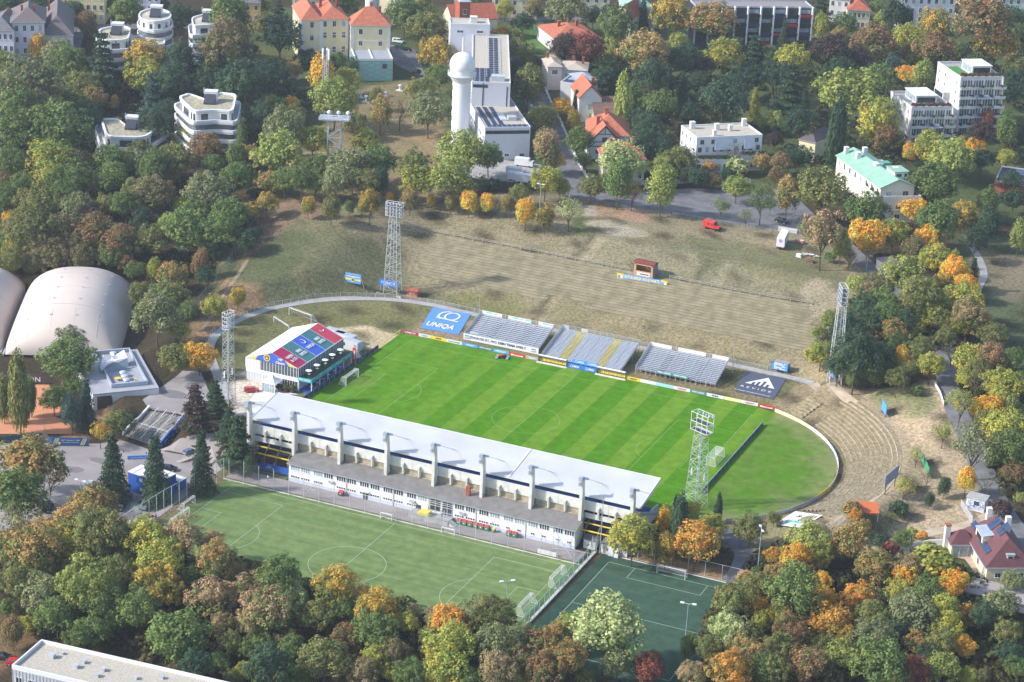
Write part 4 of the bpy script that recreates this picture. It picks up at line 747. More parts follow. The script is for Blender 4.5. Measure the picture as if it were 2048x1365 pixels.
# ------------------------------------------------------------------ grandstand
PX = [-52.9 + 13.07 * i for i in range(9)]
ZL = -2.8
st = thing('grandstand', 'long white-roofed grandstand with nine concrete pillars along its rear wall', 'grandstand', (0, -47, 0))
def S(y): return y + 47           # world y to local
RY0, RY1, RZ0, RZ1 = S(-53.4), S(-40.3), 9.1, 11.3
ROOFM = mat('white_trapezoidal_roof', (0.60, 0.61, 0.62), 0.5, 0.04, 0.12, c2=(0.50, 0.50, 0.50), detail=8.0)
m = MB(); x0, x1 = -53.3, 52.9
def slab(m, a, b, y0, z0, y1, z1, th, mi=0):
    vs = [(a, y0, z0), (b, y0, z0), (b, y1, z1), (a, y1, z1)] + [(a, y0, z0 - th), (b, y0, z0 - th), (b, y1, z1 - th), (a, y1, z1 - th)]
    m.add(vs, [(0, 1, 2, 3), (7, 6, 5, 4), (0, 4, 5, 1), (1, 5, 6, 2), (2, 6, 7, 3), (3, 7, 4, 0)], mi)
slab(m, x0, x1, RY0, RZ0, RY1, RZ1, 0.45); roof = m.build('roof', ROOFM, st)
m = MB(); k = x0 + 0.2
while k < x1 - 0.3:
    m.bar((k, RY0 + .02, RZ0 + 0.04), (k, RY1 - .02, RZ1 + 0.04), 0.10, 0.06); k += 0.5
rb_ = m.build('roof_ribs', mat('roof_rib', (0.60, 0.61, 0.63), 0.5, 0.04), roof); rb_['kind'] = 'stuff'
m = MB(); m.bar((18.6, RY0, RZ0 + .12), (18.6, RY1, RZ1 + .12), 0.4, 0.14); m.build('expansion_strip', WHITE, roof)
m = MB(); m.bar((x0, RY1 + .08, RZ1 - .2), (x1, RY1 + .08, RZ1 - .2), 0.12, 0.6); m.bar((x1 + .08, RY0, RZ0 - .15), (x1 + .08, RY1, RZ1 - .15), 0.12, 0.75); m.bar((x0 - .08, RY0, RZ0 - .15), (x0 - .08, RY1, RZ1 - .15), 0.12, 0.7); m.build('fascia', WHITE, roof)
def pillar_mesh(zb):
    m = MB(); w = 0.38; vs = []
    for z, yi in ((zb, -53.9), (9.0, -54.3), (14.1, -54.9)):
        for x, y in ((-w, -56.0), (w, -56.0), (w, yi), (-w, yi)): vs.append((x, S(y), z))
    fs = [(i * 4 + j, i * 4 + (j + 1) % 4, i * 4 + 4 + (j + 1) % 4, i * 4 + 4 + j) for i in range(2) for j in range(4)] + [(8, 9, 10, 11)]
    return m.add(vs, fs).mesh('pillar', PALECONC)
pmA = pillar_mesh(2.6); pmB = pillar_mesh(-3.4)
lampm = MB().box(-0.65, 0.3, S(-56.5), S(-55.5), 13.8, 14.8).box(-0.5, 0.0, S(-56.9), S(-56.3), 12.6, 13.5).mesh('lamp_housing', ZINC)
tie = MB(); tie.tube((0.4, S(-55.4), 14.3), (2.4, S(-48.4), 10.6), 0.06, 5); tie.tube((0.3, S(-55.5), 14.3), (0.9, S(-54.4), 13.9), 0.34, 8)
for q in (-0.5, 0, 0.5): tie.tube((2.1 + q, S(-48.9) - .3, 10.7), (2.4 + q, S(-48.1), 10.5), 0.06, 4)
tiem = tie.mesh('tie_rod', STEEL)
for i, x in enumerate(PX):
    p = put('pillar', pmB if i in (0, 8) else (pmB if i == 7 else pmA), st, (x, 0, 0)); put('lamp_housing', lampm, p); put('tie_rod', tiem, p)
# rear wall, bay by bay
for i in range(8):
    a, b = PX[i] + 0.45, PX[i + 1] - 0.45; mid = (a + b) / 2
    for u, v in ((a, mid - .03), (mid + .03, b)): MB().box(u, v, S(-54.0), S(-53.75), 5.4, 7.9).build('wall_panel', PALECONC, st)
    if 0 < i < 7: MB().box(a, b, S(-53.7), S(-53.5), 3.3, 5.4).build('lower_wall', STAINED, st); MB().bar((a, S(-53.95), 3.75), (b, S(-53.95), 3.75), 0.35, 0.22).build('ledge', STAINED, st)
    else:
        MB().box(a, b, S(-54.0), S(-53.7), 3.4, 4.7).build('lower_wall', PALECONC, st)
        m = MB()
        for q in (a + 2.2, mid, b - 2.2): m.box(q, q + .25, S(-53.9), S(-53.6), 4.7, 5.4)
        m.build('slot_posts', WOOD, st)
    for q in (a + (b - a) * .3, a + (b - a) * .66):
        MB().add([(q - .2, S(-54.0), 3.9), (q + .2, S(-54.0), 3.9), (q + .2, S(-54.0), 6.9), (q - .2, S(-54.0), 6.9), (q - .2, S(-54.45), 3.9), (q + .2, S(-54.45), 3.9), (q + .2, S(-54.75), 6.7), (q - .2, S(-54.75), 6.7)],
            [(4, 5, 6, 7), (0, 4, 7, 3), (5, 1, 2, 6), (7, 6, 2, 3), (0, 1, 5, 4)]).build('wall_fin', PALECONC, st)
# seating tiers under the roof
tm = MB().box(-52.4, 52.0, 0, 1.3, -0.5, 0).mesh('tier', GREYST)
seatm = MB().box(-51.9, 51.9, 0.5, 0.95, 0.30, 0.42).box(-51.9, 51.9, 0.42, 0.5, 0.3, 0.85)
seats_mesh = seatm.mesh('seat_row', BLUE)
for k in range(12):
    tt = put('tier', tm, st, (0, S(-38.8) - 1.25 * k, 0.9 + 0.52 * k)); put('seat_row', seats_mesh, tt, (0, 0.25, 0.0))
for sx, nm in ((51.6, 'side_wall'), (-52.5, 'side_wall')):
    m = MB(); ys_ = (S(-54.2), S(-53.9), S(-37.6)); zt = (8.0, 7.9, 3.0)
    m.add([(sx, ys_[0], -3.4), (sx, ys_[2], -3.4), (sx, ys_[2], zt[2]), (sx, S(-44), 3.6), (sx, ys_[0], zt[0])] + [(sx + .35, ys_[0], -3.4), (sx + .35, ys_[2], -3.4), (sx + .35, ys_[2], zt[2]), (sx + .35, S(-44), 3.6), (sx + .35, ys_[0], zt[0])],
          [(0, 4, 3, 2, 1), (5, 6, 7, 8, 9), (1, 2, 7, 6), (2, 3, 8, 7), (3, 4, 9, 8), (0, 1, 6, 5), (4, 0, 5, 9)]); m.build(nm, PALECONC, st)
MB().box(-52.1, 51.6, S(-38.2), S(-37.9), -0.1, 1.0).build('front_parapet', PALECONC, st)
MB().box(-52.1, 51.6, S(-53.6), S(-52.6), 5.2, 7.0).build('rear_gangway', GREYST, st)
for x in (-26, 0, 26):
    MB().bar((x, RY0 + 2, RZ0 - .8), (x, RY1, RZ1 - .9), 0.35, 0.9).build('roof_girder', STEEL, st)
# end bays below: yellow beams, posts
for s_, xa, xb in ((0, -52.4, -40.2), (1, 39.2, 51.2)):
    m = MB()
    for z, y in ((2.2, -54.2), (1.2, -56.2)): m.bar((xa, S(y), z), (xb, S(y), z), 0.25, 0.25)
    m.build('beam', YELLOW, st)
    m = MB()
    for j in range(4): m.bar((xa + 1 + j * 3.4, S(-56.2), 1.2), (xa + 1 + j * 3.4, S(-53), 3.2), 0.2); m.bar((xa + 1 + j * 3.4, S(-56.2), -2.8), (xa + 1 + j * 3.4, S(-56.2), 1.2), 0.22)
    m.build('strut', mat('brown_steel', (0.20, 0.14, 0.09), 0.7), st)
    MB().box(xa, xb, S(-52.0), S(-51.8), -3.4, 3.3).build('inner_wall', NAVY, st)
# clubhouse under the stand ------------------------------------------------------
ch = thing('clubhouse', 'long low white two-storey clubhouse with rows of windows below the grandstand', 'building', (0, -57, ZL))
m = MB().box(-39, 39, -2.5, 2.6, -0.6, 5.2); m.build('wall', mat('white_render', (0.76, 0.75, 0.73), 0.85, 0.05, 0.5), ch)
m = MB().box(-39.02, 39.02, -2.53, -2.5, -0.6, 0.9); m.build('plinth', mat('pale_blue_plinth', (0.50, 0.54, 0.62), 0.85, 0.08), ch)
ETERN = mat('weathered_fibre_cement_roof', (0.235, 0.225, 0.215), 0.95, 0.12, 0.6, bump=0.2, bscale=2, c2=(0.19, 0.175, 0.165))
m = MB(); slab(m, -39.4, 39.4, -3.0, 5.15, 3.35, 6.45, 0.22); rf = m.build('roof', ETERN, ch)
m = MB()
for k in range(0, 157): m.bar((-39.2 + k * .5, -2.98, 5.19), (-39.2 + k * .5, 3.3, 6.49), 0.12, 0.06)
o = m.build('roof_corrugation', ETERN, rf); o['kind'] = 'stuff'
MB().bar((-39.4, -3.08, 5.0), (39.4, -3.08, 5.0), 0.14, 0.14).build('gutter', ZINC, ch)
for x in (-22.6, -9.5, 0.2, 13.0, 26.2): MB().tube((x, -2.62, 0), (x, -2.62, 5.0), 0.07, 6).build('drainpipe', GREYST, ch)
MB().box(8.7, 9.7, 0.4, 1.2, 4, 8.2).box(8.6, 9.8, 0.3, 1.3, 8.2, 8.35).build('chimney', BRICK, rf)
def win_mesh(w, h, n, fr=0.07):
    f = MB(); f.bar((-w / 2, -.03, 0), (-w / 2, -.03, h), fr, .07, up=(0, 1, 0)).bar((w / 2, -.03, 0), (w / 2, -.03, h), fr, .07, up=(0, 1, 0)).bar((-w / 2, -.03, 0), (w / 2, -.03, 0), .07, fr).bar((-w / 2, -.03, h), (w / 2, -.03, h), .07, fr)
    for i in range(1, n): f.bar((-w / 2 + w * i / n, -.03, 0), (-w / 2 + w * i / n, -.03, h), .16 if n > 2 else .06, .06, up=(0, 1, 0))
    f.box(-w / 2 - .08, w / 2 + .08, -.16, 0, -.1, -.03)
    return f.mesh('window', WHITE), MB().box(-w / 2, w / 2, -.02, 0.0, 0, h).mesh('pane', GLASS), MB().box(-w / 2, w / 2, -.02, 0.0, 0, h).mesh('pane', GLASSB)
WU = win_mesh(2.45, 1.35, 4); WLo = win_mesh(2.45, 0.6, 4, .1); WS = win_mesh(1.0, 0.55, 2)
def add_win(root, x, y, z, wm, curt=False, rz=0):
    w = put('window', wm[0], root, (x, y, z), rz); put('pane', wm[2 if curt else 1], w); return w
for i in range(12):
    for j in (0, 1):
        x = -37.2 + 6.53 * i + 2.95 * j; n = 2 * i + j
        if n in (12, 13): continue
        add_win(ch, x, -2.5, 3.35, WU, n in (0, 1, 2, 11, 14, 17, 18, 19, 20) and n != 14)
        if n in (3, 11): continue
        add_win(ch, x, -2.5, 1.25, WS if n > 17 else WLo)
m = MB()
for x in (1.6, 4.7):
    pass
g = MB().box(0.6, 3.4, -2.56, -2.5, 1.5, 4.5).box(3.9, 6.6, -2.56, -2.5, 0.9, 4.5).build('entrance_glazing', GLASS, ch)
m = MB()
for a, b in ((0.6, 3.4), (3.9, 6.6)):
    for z in (1.5, 2.9, 3.5, 4.0, 4.5): m.bar((a, -2.6, z), (b, -2.6, z), .08, .08)
    for x in (a, (a + b) / 2, b): m.bar((x, -2.6, 0.9), (x, -2.6, 4.5), .09, .08, up=(0, 1, 0))
m.build('glazing_bars', WHITE, g)
d = MB().box(-17.9, -16.6, -2.57, -2.5, 0.05, 2.1).build('door', GLASS, ch); MB().box(-18.4, -16.2, -3.3, -2.5, 2.2, 2.32).build('door_canopy', WHITE, d)
d = MB().box(-3.2, -1.9, -2.57, -2.5, 0.05, 2.0).build('door', DARKM, ch)
for x in (-27.6, -5.0, 8.6): MB().box(x, x + 1.5, -2.95, -2.52, 2.4, 2.9).build('air_unit', STEEL, ch)
# entrance terrace
et = thing('entrance_terrace', 'grey concrete terrace with steps and metal railings before the clubhouse entrance', 'terrace', (3.0, -61.6, ZL))
MB().box(-6.5, 4.2, -1.6, 2.0, -0.1, 1.0).build('deck', GREYST, et); MB().box(-6.4, 4.1, -1.5, 1.9, 1.0, 1.03).build('paving', PATHM, et)
for k in range(5): MB().box(4.2 + k * .35, 4.55 + k * .35, -1.4, 0.4, -0.1, 0.85 - k * .17).build('step', PALECONC, et)
m = MB()
for k in range(12): m.bar((-6.4 + k * .96, -1.55, 1.0), (-6.4 + k * .96, -1.55, 2.0), .05)
m.bar((-6.4, -1.55, 2.0), (4.2, -1.55, 2.0), .06).bar((-6.4, -1.55, 1.5), (4.2, -1.55, 1.5), .04); m.bar((4.2, 0.5, 2.0), (6.0, 0.5, 1.1), .06).bar((4.2, -1.55, 2), (6.0, -1.55, 1.1), .06); m.build('railing', STEEL, et)
yb = MB(); yb.add([(-2.0, -1.0, 0), (1.5, -1.0, 0), (1.5, 0.6, 0), (-2.0, 0.6, 0), (-1.0, -1.0, 1.0), (1.5, -1.0, 1.1), (1.5, .6, 1.1), (-1.0, .6, 1.0)], [(0, 1, 5, 4), (1, 2, 6, 5), (2, 3, 7, 6), (3, 0, 4, 7), (4, 5, 6, 7)])
tag(yb.build('sandbox_cover', mat('lemon_plastic', (0.72, 0.66, 0.05), 0.5), None, (0.2, -61.6, ZL + 1.03)), 'slanting yellow cover on the clubhouse entrance terrace', 'cover')
# big rubbish bins
binp = None
def make_bin(label, loc, body, lid):
    b = thing('rubbish_bin', label, 'bin', loc, 0.0, 'rubbish bins along the clubhouse wall')
    m = MB(); m.add([(-.55, -.42, .12), (.55, -.42, .12), (.55, .42, .12), (-.55, .42, .12), (-.65, -.52, 1.1), (.65, -.52, 1.1), (.65, .5, 1.1), (-.65, .5, 1.1)], [(3, 2, 1, 0), (0, 1, 5, 4), (1, 2, 6, 5), (2, 3, 7, 6), (3, 0, 4, 7)]); m.build('body', body, b)
    m = MB(); m.add([(-.68, -.56, 1.1), (.68, -.56, 1.1), (.68, .54, 1.1), (-.68, .54, 1.1), (-.6, -.3, 1.32), (.6, -.3, 1.32), (.6, .5, 1.36), (-.6, .5, 1.36)], [(0, 1, 5, 4), (1, 2, 6, 5), (2, 3, 7, 6), (3, 0, 4, 7), (4, 5, 6, 7)]); m.build('lid', lid, b)
    m = MB()
    for x in (-.45, .45):
        for y in (-.35, .35): m.tube((x - .04, y, .09), (x + .04, y, .09), .09, 8)
    m.build('castors', BLACK, b); MB().box(-.18, .18, -.52, -.5, .6, .85).build('sticker', WHITE, b); return b
BINGR = mat('bin_green', (0.05, 0.20, 0.11), 0.5)
names = ['leftmost of the six green bins beside the entrance terrace', 'second of six green bins right of the entrance terrace', 'third of six green bins right of the entrance terrace', 'fourth of six green bins right of the entrance terrace', 'fifth of six green bins right of the entrance terrace', 'last of six green bins right of the entrance terrace', 'left one of the pair of green bins by the bicycles', 'right one of the pair of green bins by the bicycles']
b0 = make_bin('green bin with red lid, ' + names[0], (9.0, -60.6, ZL), BINGR, mat('bin_lid_red', (.38, .05, .045), .5))
for k in range(1, 8): copy_tree(b0, (9.0 + k * 1.5 if k < 6 else 22.4 + (k - 6) * 1.5, -60.6, ZL + .02), 0.03 * (k % 3 - 1), names[k] + ', red lid')
make_bin('single dark bin with red lid near the left end of the clubhouse', (-23.5, -60.6, ZL), mat('bin_dark', (0.05, 0.05, 0.05), 0.5), RED)
yb_ = make_bin('small green bin with a yellow lid beside the six red-lidded bins', (18.3, -60.6, ZL), BINGR, YELLOW); yb_.scale = (.6, .7, .9)
# left bay: blue banner wall; right bay: graffiti huts
bw = thing('banner_fence', 'blue club banner fence with round emblem under the left end of the grandstand', 'banner', (-46.5, -57.4, ZL))
MB().box(-7.5, 6.6, -.06, .06, 0.5, 2.3).build('banner', BLUE, bw)
for x in (-7.4, -3, 2, 6.5): MB().bar((x, .1, -.3), (x, .1, 2.9), .12).build('post', STEEL, bw)
m = MB(); m.tube((-3.5, -.07, 1.4), (-3.5, -.1, 1.4), .75, 24); m.build('emblem', YELLOW, bw); MB().tube((-3.5, -.1, 1.4), (-3.5, -.12, 1.4), .5, 24).build('emblem_centre', BLUE, bw)
text(bw, 'FIRST\nVIENNA FC', .45, face_M(0.8, -.07, 1.5), WHITE)
drape('lawn_strip', [(-54, -59.2), (-40, -59.2), (-40, -57.8), (-54, -57.8)], mat('lawn', (0.07, 0.14, 0.04), 1, .2), .08, 3, z=ZL)
def scribble(parent, x0, x1, y, z0, z1, seed, m_, n=26):
    r = random.Random(seed); m = MB(); p = None
    for i in range(n):
        q = (x0 + (x1 - x0) * (0.12 + 0.76 * (i / n)) + r.uniform(-.25, .25), y, z0 + (z1 - z0) * r.uniform(.15, .85))
        if p and r.random() > .12: m.bar(p, q, .07, .02, up=(0, 1, 0))
        p = q
    return m.build('graffiti', m_, parent)
for k, (x, lb) in enumerate(((40.6, 'left'), (45.2, 'middle'), (48.9, 'right'))):
    h = thing('graffiti_hut', f'white hut scrawled with graffiti under the stand, {lb} of three', 'hut', (x, -56.4, ZL), 0, 'graffiti huts')
    MB().box(0, 3.1 if k == 0 else 2.9, -1.2, 1.4, -.2, 2.5).build('wall', STUCCO, h); m = MB(); slab(m, -.2, 3.3, -1.5, 2.5, 1.5, 2.75, .12); m.build('roof', SLATE, h)
    scribble(h, 0.1, 2.9, -1.23, .2, 2.3, 40 + k, DARKM if k != 1 else NAVY)
# ------------------------------------------------------------------ steel bleachers
PLANK = mat('aluminium_plank', (0.55, 0.59, 0.66), 0.4, 0.08, 1.0, metal=0.25); PLANKY = mat('yellow_step_plank', (0.62, 0.52, 0.12), 0.6)
def bleacher(name_label, x0, x1, y0, y1, z0, z1, rows, gaps, back, yellow=()):
    b = thing('steel_bleacher', name_label, 'bleacher', (x0, y0, 0), 0, 'steel bleachers along the far touchline'); w = x1 - x0; dp = (y1 - y0) / rows; dz = (z1 - z0) / rows
    secs = []; a = 0.25
    for g0, g1 in gaps: secs.append((a, g0)); a = g1
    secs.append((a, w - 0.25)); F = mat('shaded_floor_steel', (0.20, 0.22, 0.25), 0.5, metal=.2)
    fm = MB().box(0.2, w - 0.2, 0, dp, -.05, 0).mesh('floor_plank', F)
    bms = [MB().box(a, c, dp * .30, dp * .88, dz * .45, dz * .45 + .05).mesh('bench', PLANK) for a, c in secs]
    gms = [MB().box(g0 + .05, g1 - .05, 0, dp * .6, dz * .3, dz * .3 + .04).mesh('aisle_step', PLANKY if yellow else PLANK) for g0, g1 in gaps]
    for k in range(rows):
        f = put('row', fm, b, (0, k * dp, z0 + k * dz))
        for q in bms: put('bench', q, f)
        for q in gms: put('aisle_step', q, f)
    m = MB()
    for q in range(int(w / 3) + 1):
        X = min(q * 3.0 + .1, w - .1)
        for t in (0, .33, .66, 1.0):
            zz = z0 + (z1 - z0) * t; m.bar((X, (y1 - y0) * t, -.2), (X, (y1 - y0) * t, zz), .09)
        m.bar((X, 0, 0), (X, y1 - y0, z1), .07); m.bar((X, 0, z0), (X, y1 - y0, z1), .12, .2)
    m.build('frame', STEEL, b)
    for X in (0, w):
        m = MB(); m.bar((X, 0, z0 + 1.0), (X, y1 - y0, z1 + 1.1), .07); m.bar((X, 0, z0 + .5), (X, y1 - y0, z1 + .6), .05)
        for q in range(9): t = q / 8; m.bar((X, (y1 - y0) * t, z0 + (z1 - z0) * t - .2), (X, (y1 - y0) * t, z0 + (z1 - z0) * t + 1.1), .05)
        sl_ = m.build('side_railing', STEEL, b)
        mm = MB(); slab(mm, X - .02, X + .02, 0.05, z0 + .95, y1 - y0, z1 + 1.0, .85); mm.build('infill', net_mat('railing_infill', (.55, .58, .62), .45), sl_)
    m = MB(); D = y1 - y0; m.bar((0, D, z1 + 1.1), (w, D, z1 + 1.1), .07)
    for q in range(int(w / 2) + 1): m.bar((q * 2.0, D, z1 - .3), (q * 2.0, D, z1 + 1.1), .06)
    m.build('rear_railing', STEEL, b)
    for a, c in back: MB().box(a, c, D - .05, D, z1 + .05, z1 + 1.15).build('rear_board', STUCCO if not yellow else STEEL, b)
    return b, w, D
A, w, D = bleacher('left steel bleacher with long white slogan banner across its front', -39.3, -15.7, 44.4, 55.6, 1.4, 4.4, 13, [(7.2, 8.6), (16.6, 18.0)], [(0.4, 6.9), (8.9, 16.2), (18.6, 23.4)])
MB().box(-.15, w + .1, -.16, -.08, 0.15, 2.05).build('front_banner', WHITE, A)
text(A, 'ZUHAUSE IST, WO', 1.0, face_M(6.2, -.19, 1.15), DARKM, width=8.6, bold=.02); text(A, 'DEIN TEAM', 1.0, face_M(13.6, -.19, 1.15), NAVY, width=5.2, bold=.04); text(A, 'SPIELT', 1.0, face_M(18.2, -.19, 1.15), DARKM, width=3.2, bold=.02)
for x in (1.1, 22.2): text(A, 'immo', .62, face_M(x, -.19, 1.45), TEAL, bold=.03); text(A, 'Scout24', .55, face_M(x, -.19, .75), DARKM)
for x in (1.9, 10.4, 14.4, 20.0): MB().box(x, x + 1.9 - .3, D - .09, D - .05, 4.95, 5.4).build('logo_patch', mat('mint_sheet', (.15, .58, .46)), A); text(A, 'Scout24', .45, face_M(x + 2.6, D - .09, 5.12), GREYST)
for q in (MB().box(1.1, 3.9, 1.4, 1.7, 2.0, 2.05), ): q.build('loose_board', WHITE, A)
B_, wB, DB = bleacher('middle steel bleacher with many fine rows and yellow aisle steps', -13.5, 10.6, 41.6, 56.6, 1.0, 4.6, 26, [(4.9, 7.6), (16.4, 19.0)], [(0.3, 2), (6, 8)], True)
C_, wC, DC = bleacher('right steel bleacher with teal banners on its front railing', 13.7, 37.6, 46.0, 57.0, 1.3, 4.5, 14, [(6.8, 8.2), (17.0, 18.4)], [(0.3, 6.5), (8.5, 16.8), (18.8, 23.6)])
m = MB(); 
for q in range(17): m.bar((q * 1.5, -.3, 0), (q * 1.5, -.3, 2.3), .06)
m.bar((0, -.3, 2.3), (wC, -.3, 2.3), .06).bar((0, -.3, 1.3), (wC, -.3, 1.3), .05); m.build('front_railing', STEEL, C_)
for x in (6.4, 11.2): q = MB().box(x, x + 4.6, -.4, -.34, 1.35, 2.3).build('banner', TEAL, C_); text(C_, 'IMMO UNITED', .6, face_M(x + 2.3, -.42, 1.8), WHITE, width=3.9, bold=.03)
# ------------------------------------------------------------------ boards round the pitch
def bx(px): return Py(px, 663 + (px - 805) * .2107, 40).x
BO = [(805, 837, CRIMSON, 'LUGNER CITY', WHITE, 'crimson'), (837, 861, STUCCO, '~', TEAL, 'white'), (861, 893, YELLOW, 'AEG', BLACK, 'yellow'), (893, 924, WHITE, 'immo Scout24', TEAL, 'white and mint'), (924, 955, BRBLUE, '~', WHITE, 'bright blue'), (955, 987, DTEAL, 'IMMO UNITED', WHITE, 'dark teal'),
      (987, 1018, mat('sky_blue', (.06, .42, .70)), 'NIEDAX', WHITE, 'sky blue'), (1018, 1051, RED, '~', WHITE, 'red and white'), (1051, 1076, GREYST, '~', WHITE, 'grey'),
      (1251, 1280, YELLOW, '~', BLACK, 'bright yellow'), (1280, 1312, WHITE, '', BLACK, 'plain white'), (1312, 1346, LBLUE, '', WHITE, 'plain pale blue'), (1346, 1380, STUCCO, '~', CRIMSON, 'white with small red print'), (1380, 1413, TEAL, 'IMMO UNITED', WHITE, 'teal'),
      (1413, 1447, WHITE, 'SSI', BLACK, 'white with black letters'), (1447, 1481, mat('pale_yellow_sheet', (.72, .68, .38)), '', WHITE, 'pale yellow'), (1481, 1516, STUCCO, '~', PINKRED, 'white with small rose print'), (1516, 1550, RED, '~', WHITE, 'red')]
for a, b, mt, s, tm_, w_ in BO:
    xa, xb = bx(a), bx(b); side = 'left' if a < 1100 else 'right'
    o = thing('advertising_board', f'{w_} advertising board beside the far touchline, {side} of the dugouts', 'board', ((xa + xb) / 2, 40, 0), 0, 'advertising boards along the far touchline'); L = xb - xa
    MB().box(-L / 2 + .04, L / 2 - .04, -.05, .05, .05, 1.0).build('panel', mt, o)
    if mt is RED: MB().box(-L * .38, L * .35, -.07, -.05, .15, .62).build('label', WHITE, o)
    if s == '~': MB().box(-L * .25, L * .3, -.075, -.055, .50, .68).box(-L * .15, L * .2, -.075, -.055, .30, .40).build('small_print', RED if mt is RED else tm_, o)
    elif s: text(o, s, .62, face_M(0, -.075, .52 if mt is not RED else .38), RED if mt is RED else tm_, width=min(L * .72, len(s) * .62), bold=.02)
# curved boards at the right-hand end
cb = thing('curved_hoarding', 'long curved hoarding, pale yellow then white and blue, round the right end of the grass', 'hoarding', (44, 0, 0))
cols = [mat('pale_yellow_sheet', None) if False else MATS['pale_yellow_sheet'], STUCCO, mat('pale_blue_sheet', (.45, .55, .75)), STUCCO, MATS['pale_yellow_sheet'], YELLOW, mat('grey_hoarding', (.42, .45, .47)), MATS['grey_hoarding']]
edges = [71, 52, 38, 24, 8, -4, -12, -30, -62]
for k in range(8):
    a0, a1 = edges[k], edges[k + 1]; n = max(2, int((a0 - a1) / 2))
    m = MB()
    for i in range(n):
        t0 = R(a0 + (a1 - a0) * i / n); t1 = R(a0 + (a1 - a0) * (i + 1) / n); m.bar((41 * math.cos(t0), 41 * math.sin(t0), .55), (41 * math.cos(t1), 41 * math.sin(t1), .55), .08, .95)
    m.build('panel', cols[k], cb)
m = MB()
for i in range(0, 34): t0 = R(-28 - i * 1.1); m.bar((41.3 * math.cos(t0), 41.3 * math.sin(t0), 0), (41.3 * math.cos(t0), 41.3 * math.sin(t0), 1.25), .06)
m.build('posts', STEEL, cb)
# dugouts and the blue sponsor boards between them
SEAT = MB().box(-.25, .25, -.25, .25, .42, .5).box(-.25, .25, .2, .27, .5, 1.05).mesh('seat', YELLOW)
def dugout(x0, label):
    d = thing('dugout', label, 'dugout', (x0, 39.6, 0), 0, 'dugouts on the far touchline'); w = 8.6
    MB().box(-.3, w + .3, -.9, .3, 0, .12).build('base', PALECONC, d); MB().box(0, w, .95, 1.0, .1, 1.9).build('back_panel', GREYST, d)
    m = MB(); pr = [(1.0, 1.9), (.7, 2.15), (.2, 2.25), (-.25, 2.15)]
    for (a, b), (c, e) in zip(pr[:-1], pr[1:]): m.add([(0, a, b), (w, a, b), (w, c, e), (0, c, e), (0, a, b - .06), (w, a, b - .06), (w, c, e - .06), (0, c, e - .06)], [(0, 3, 2, 1), (4, 5, 6, 7), (3, 7, 6, 2), (0, 4, 7, 3), (1, 2, 6, 5)])
    m.build('roof', WHITE, d)
    for x in (0, w): MB().box(x - .03, x + .03, 0, 1.0, .1, 1.95).build('side_panel', GREYST, d)
    m = MB()
    for k in range(8): m.bar((w * k / 7, .0, .1), (w * k / 7, -.1, 2.1), .05)
    m.build('struts', DARKM, d)
    for k in range(13): put('seat', SEAT, d, (.45 + k * (w - .9) / 12, .55, 0))
    return d
d0 = dugout(-13.6, 'left dugout with white curved roof and yellow seats'); copy_tree(d0, (4.4, 39.6, 0), 0, 'right dugout with white curved roof and yellow seats')
for k, (y, z, xa, xb, lb) in enumerate(((39.9, .05, -4.9, 4.2, 'lower blue sponsor board standing between the two dugouts'), (41.0, 1.2, -3.6, 4.2, 'upper blue sponsor board raised behind the lower one between the dugouts'))):
    o = thing('sponsor_board', lb, 'board', (xa, y, z), 0, 'blue sponsor boards between the dugouts'); L = xb - xa; MB().box(0, L, -.05, .05, 0, 1.35).build('panel', BRBLUE if k else mat('royal_blue', (.03, .17, .60)), o)
    for q in (.27, .77): text(o, 'UNIQA', .8, face_M(L * q + .4, -.08, .65), WHITE, width=2.0, bold=.04); m = MB(); cx = L * q - 1.0; [m.bar((cx + .3 * math.cos(R(a)), -.08, .72 + .3 * math.sin(R(a))), (cx + .3 * math.cos(R(a + 30)), -.08, .72 + .3 * math.sin(R(a + 30))), .1, .02, up=(0, 1, 0)) for a in range(-60, 240, 30)]; m.bar((cx - .4, -.08, .4), (cx + .4, -.08, .36), .1, .02, up=(0, 1, 0)); m.build('logo', WHITE, o)
    if k: [MB().bar((q, .1, -1.2), (q, .1, 1.3), .1).build('post', STEEL, o) for q in (.2, L / 2, L - .2)]
# banners lying on the ground
def lying(name, label, px, z, m_, cat='banner'):
    P = [G(*q, dz=.12 + z) for q in px]; P = [Vector((q.x, q.y, q.z)) for q in P]; c = sum(P, Vector()) / 4; o = thing(name, label, cat, c)
    mb = MB(); V = []; n = 8                      # corners far-left, far-right, near-right, near-left
    for i in range(n + 1):
        for j in range(n + 1):
            q = P[3].lerp(P[2], i / n).lerp(P[0].lerp(P[1], i / n), j / n); z_ = q.z if z else h1s(q.x, q.y) + .13; V.append((q.x - c.x, q.y - c.y, z_ - c.z))
    mb.add(V, [(i * (n + 1) + j, (i + 1) * (n + 1) + j, (i + 1) * (n + 1) + j + 1, i * (n + 1) + j + 1) for i in range(n) for j in range(n)]); mb.build('sheet', m_, o)
    ax = (P[2] - P[3]).normalized(); up = (P[0] - P[3]); up = (up - ax * up.dot(ax)).normalized(); return o, ax, up, (P[2] - P[3]).length, (P[0] - P[3]).length
o, ax, up, lw, lh = lying('lying_banner', 'large blue banner with white ring logo lying on the grass left of the bleachers', [(866,616),(942,629),(917,671),(841,657)], 0, mat('banner_blue', (.095, .25, .60), .7, .05))
def onb(x, y, z=.09): q = ax * x + up * y; return face_M(q.x, q.y, q.z + z, ax, up)
text(o, 'UNIQA', 4.2, onb(0, -4.2), WHITE, ext=.01, width=8.8, bold=.12)
m = MB()
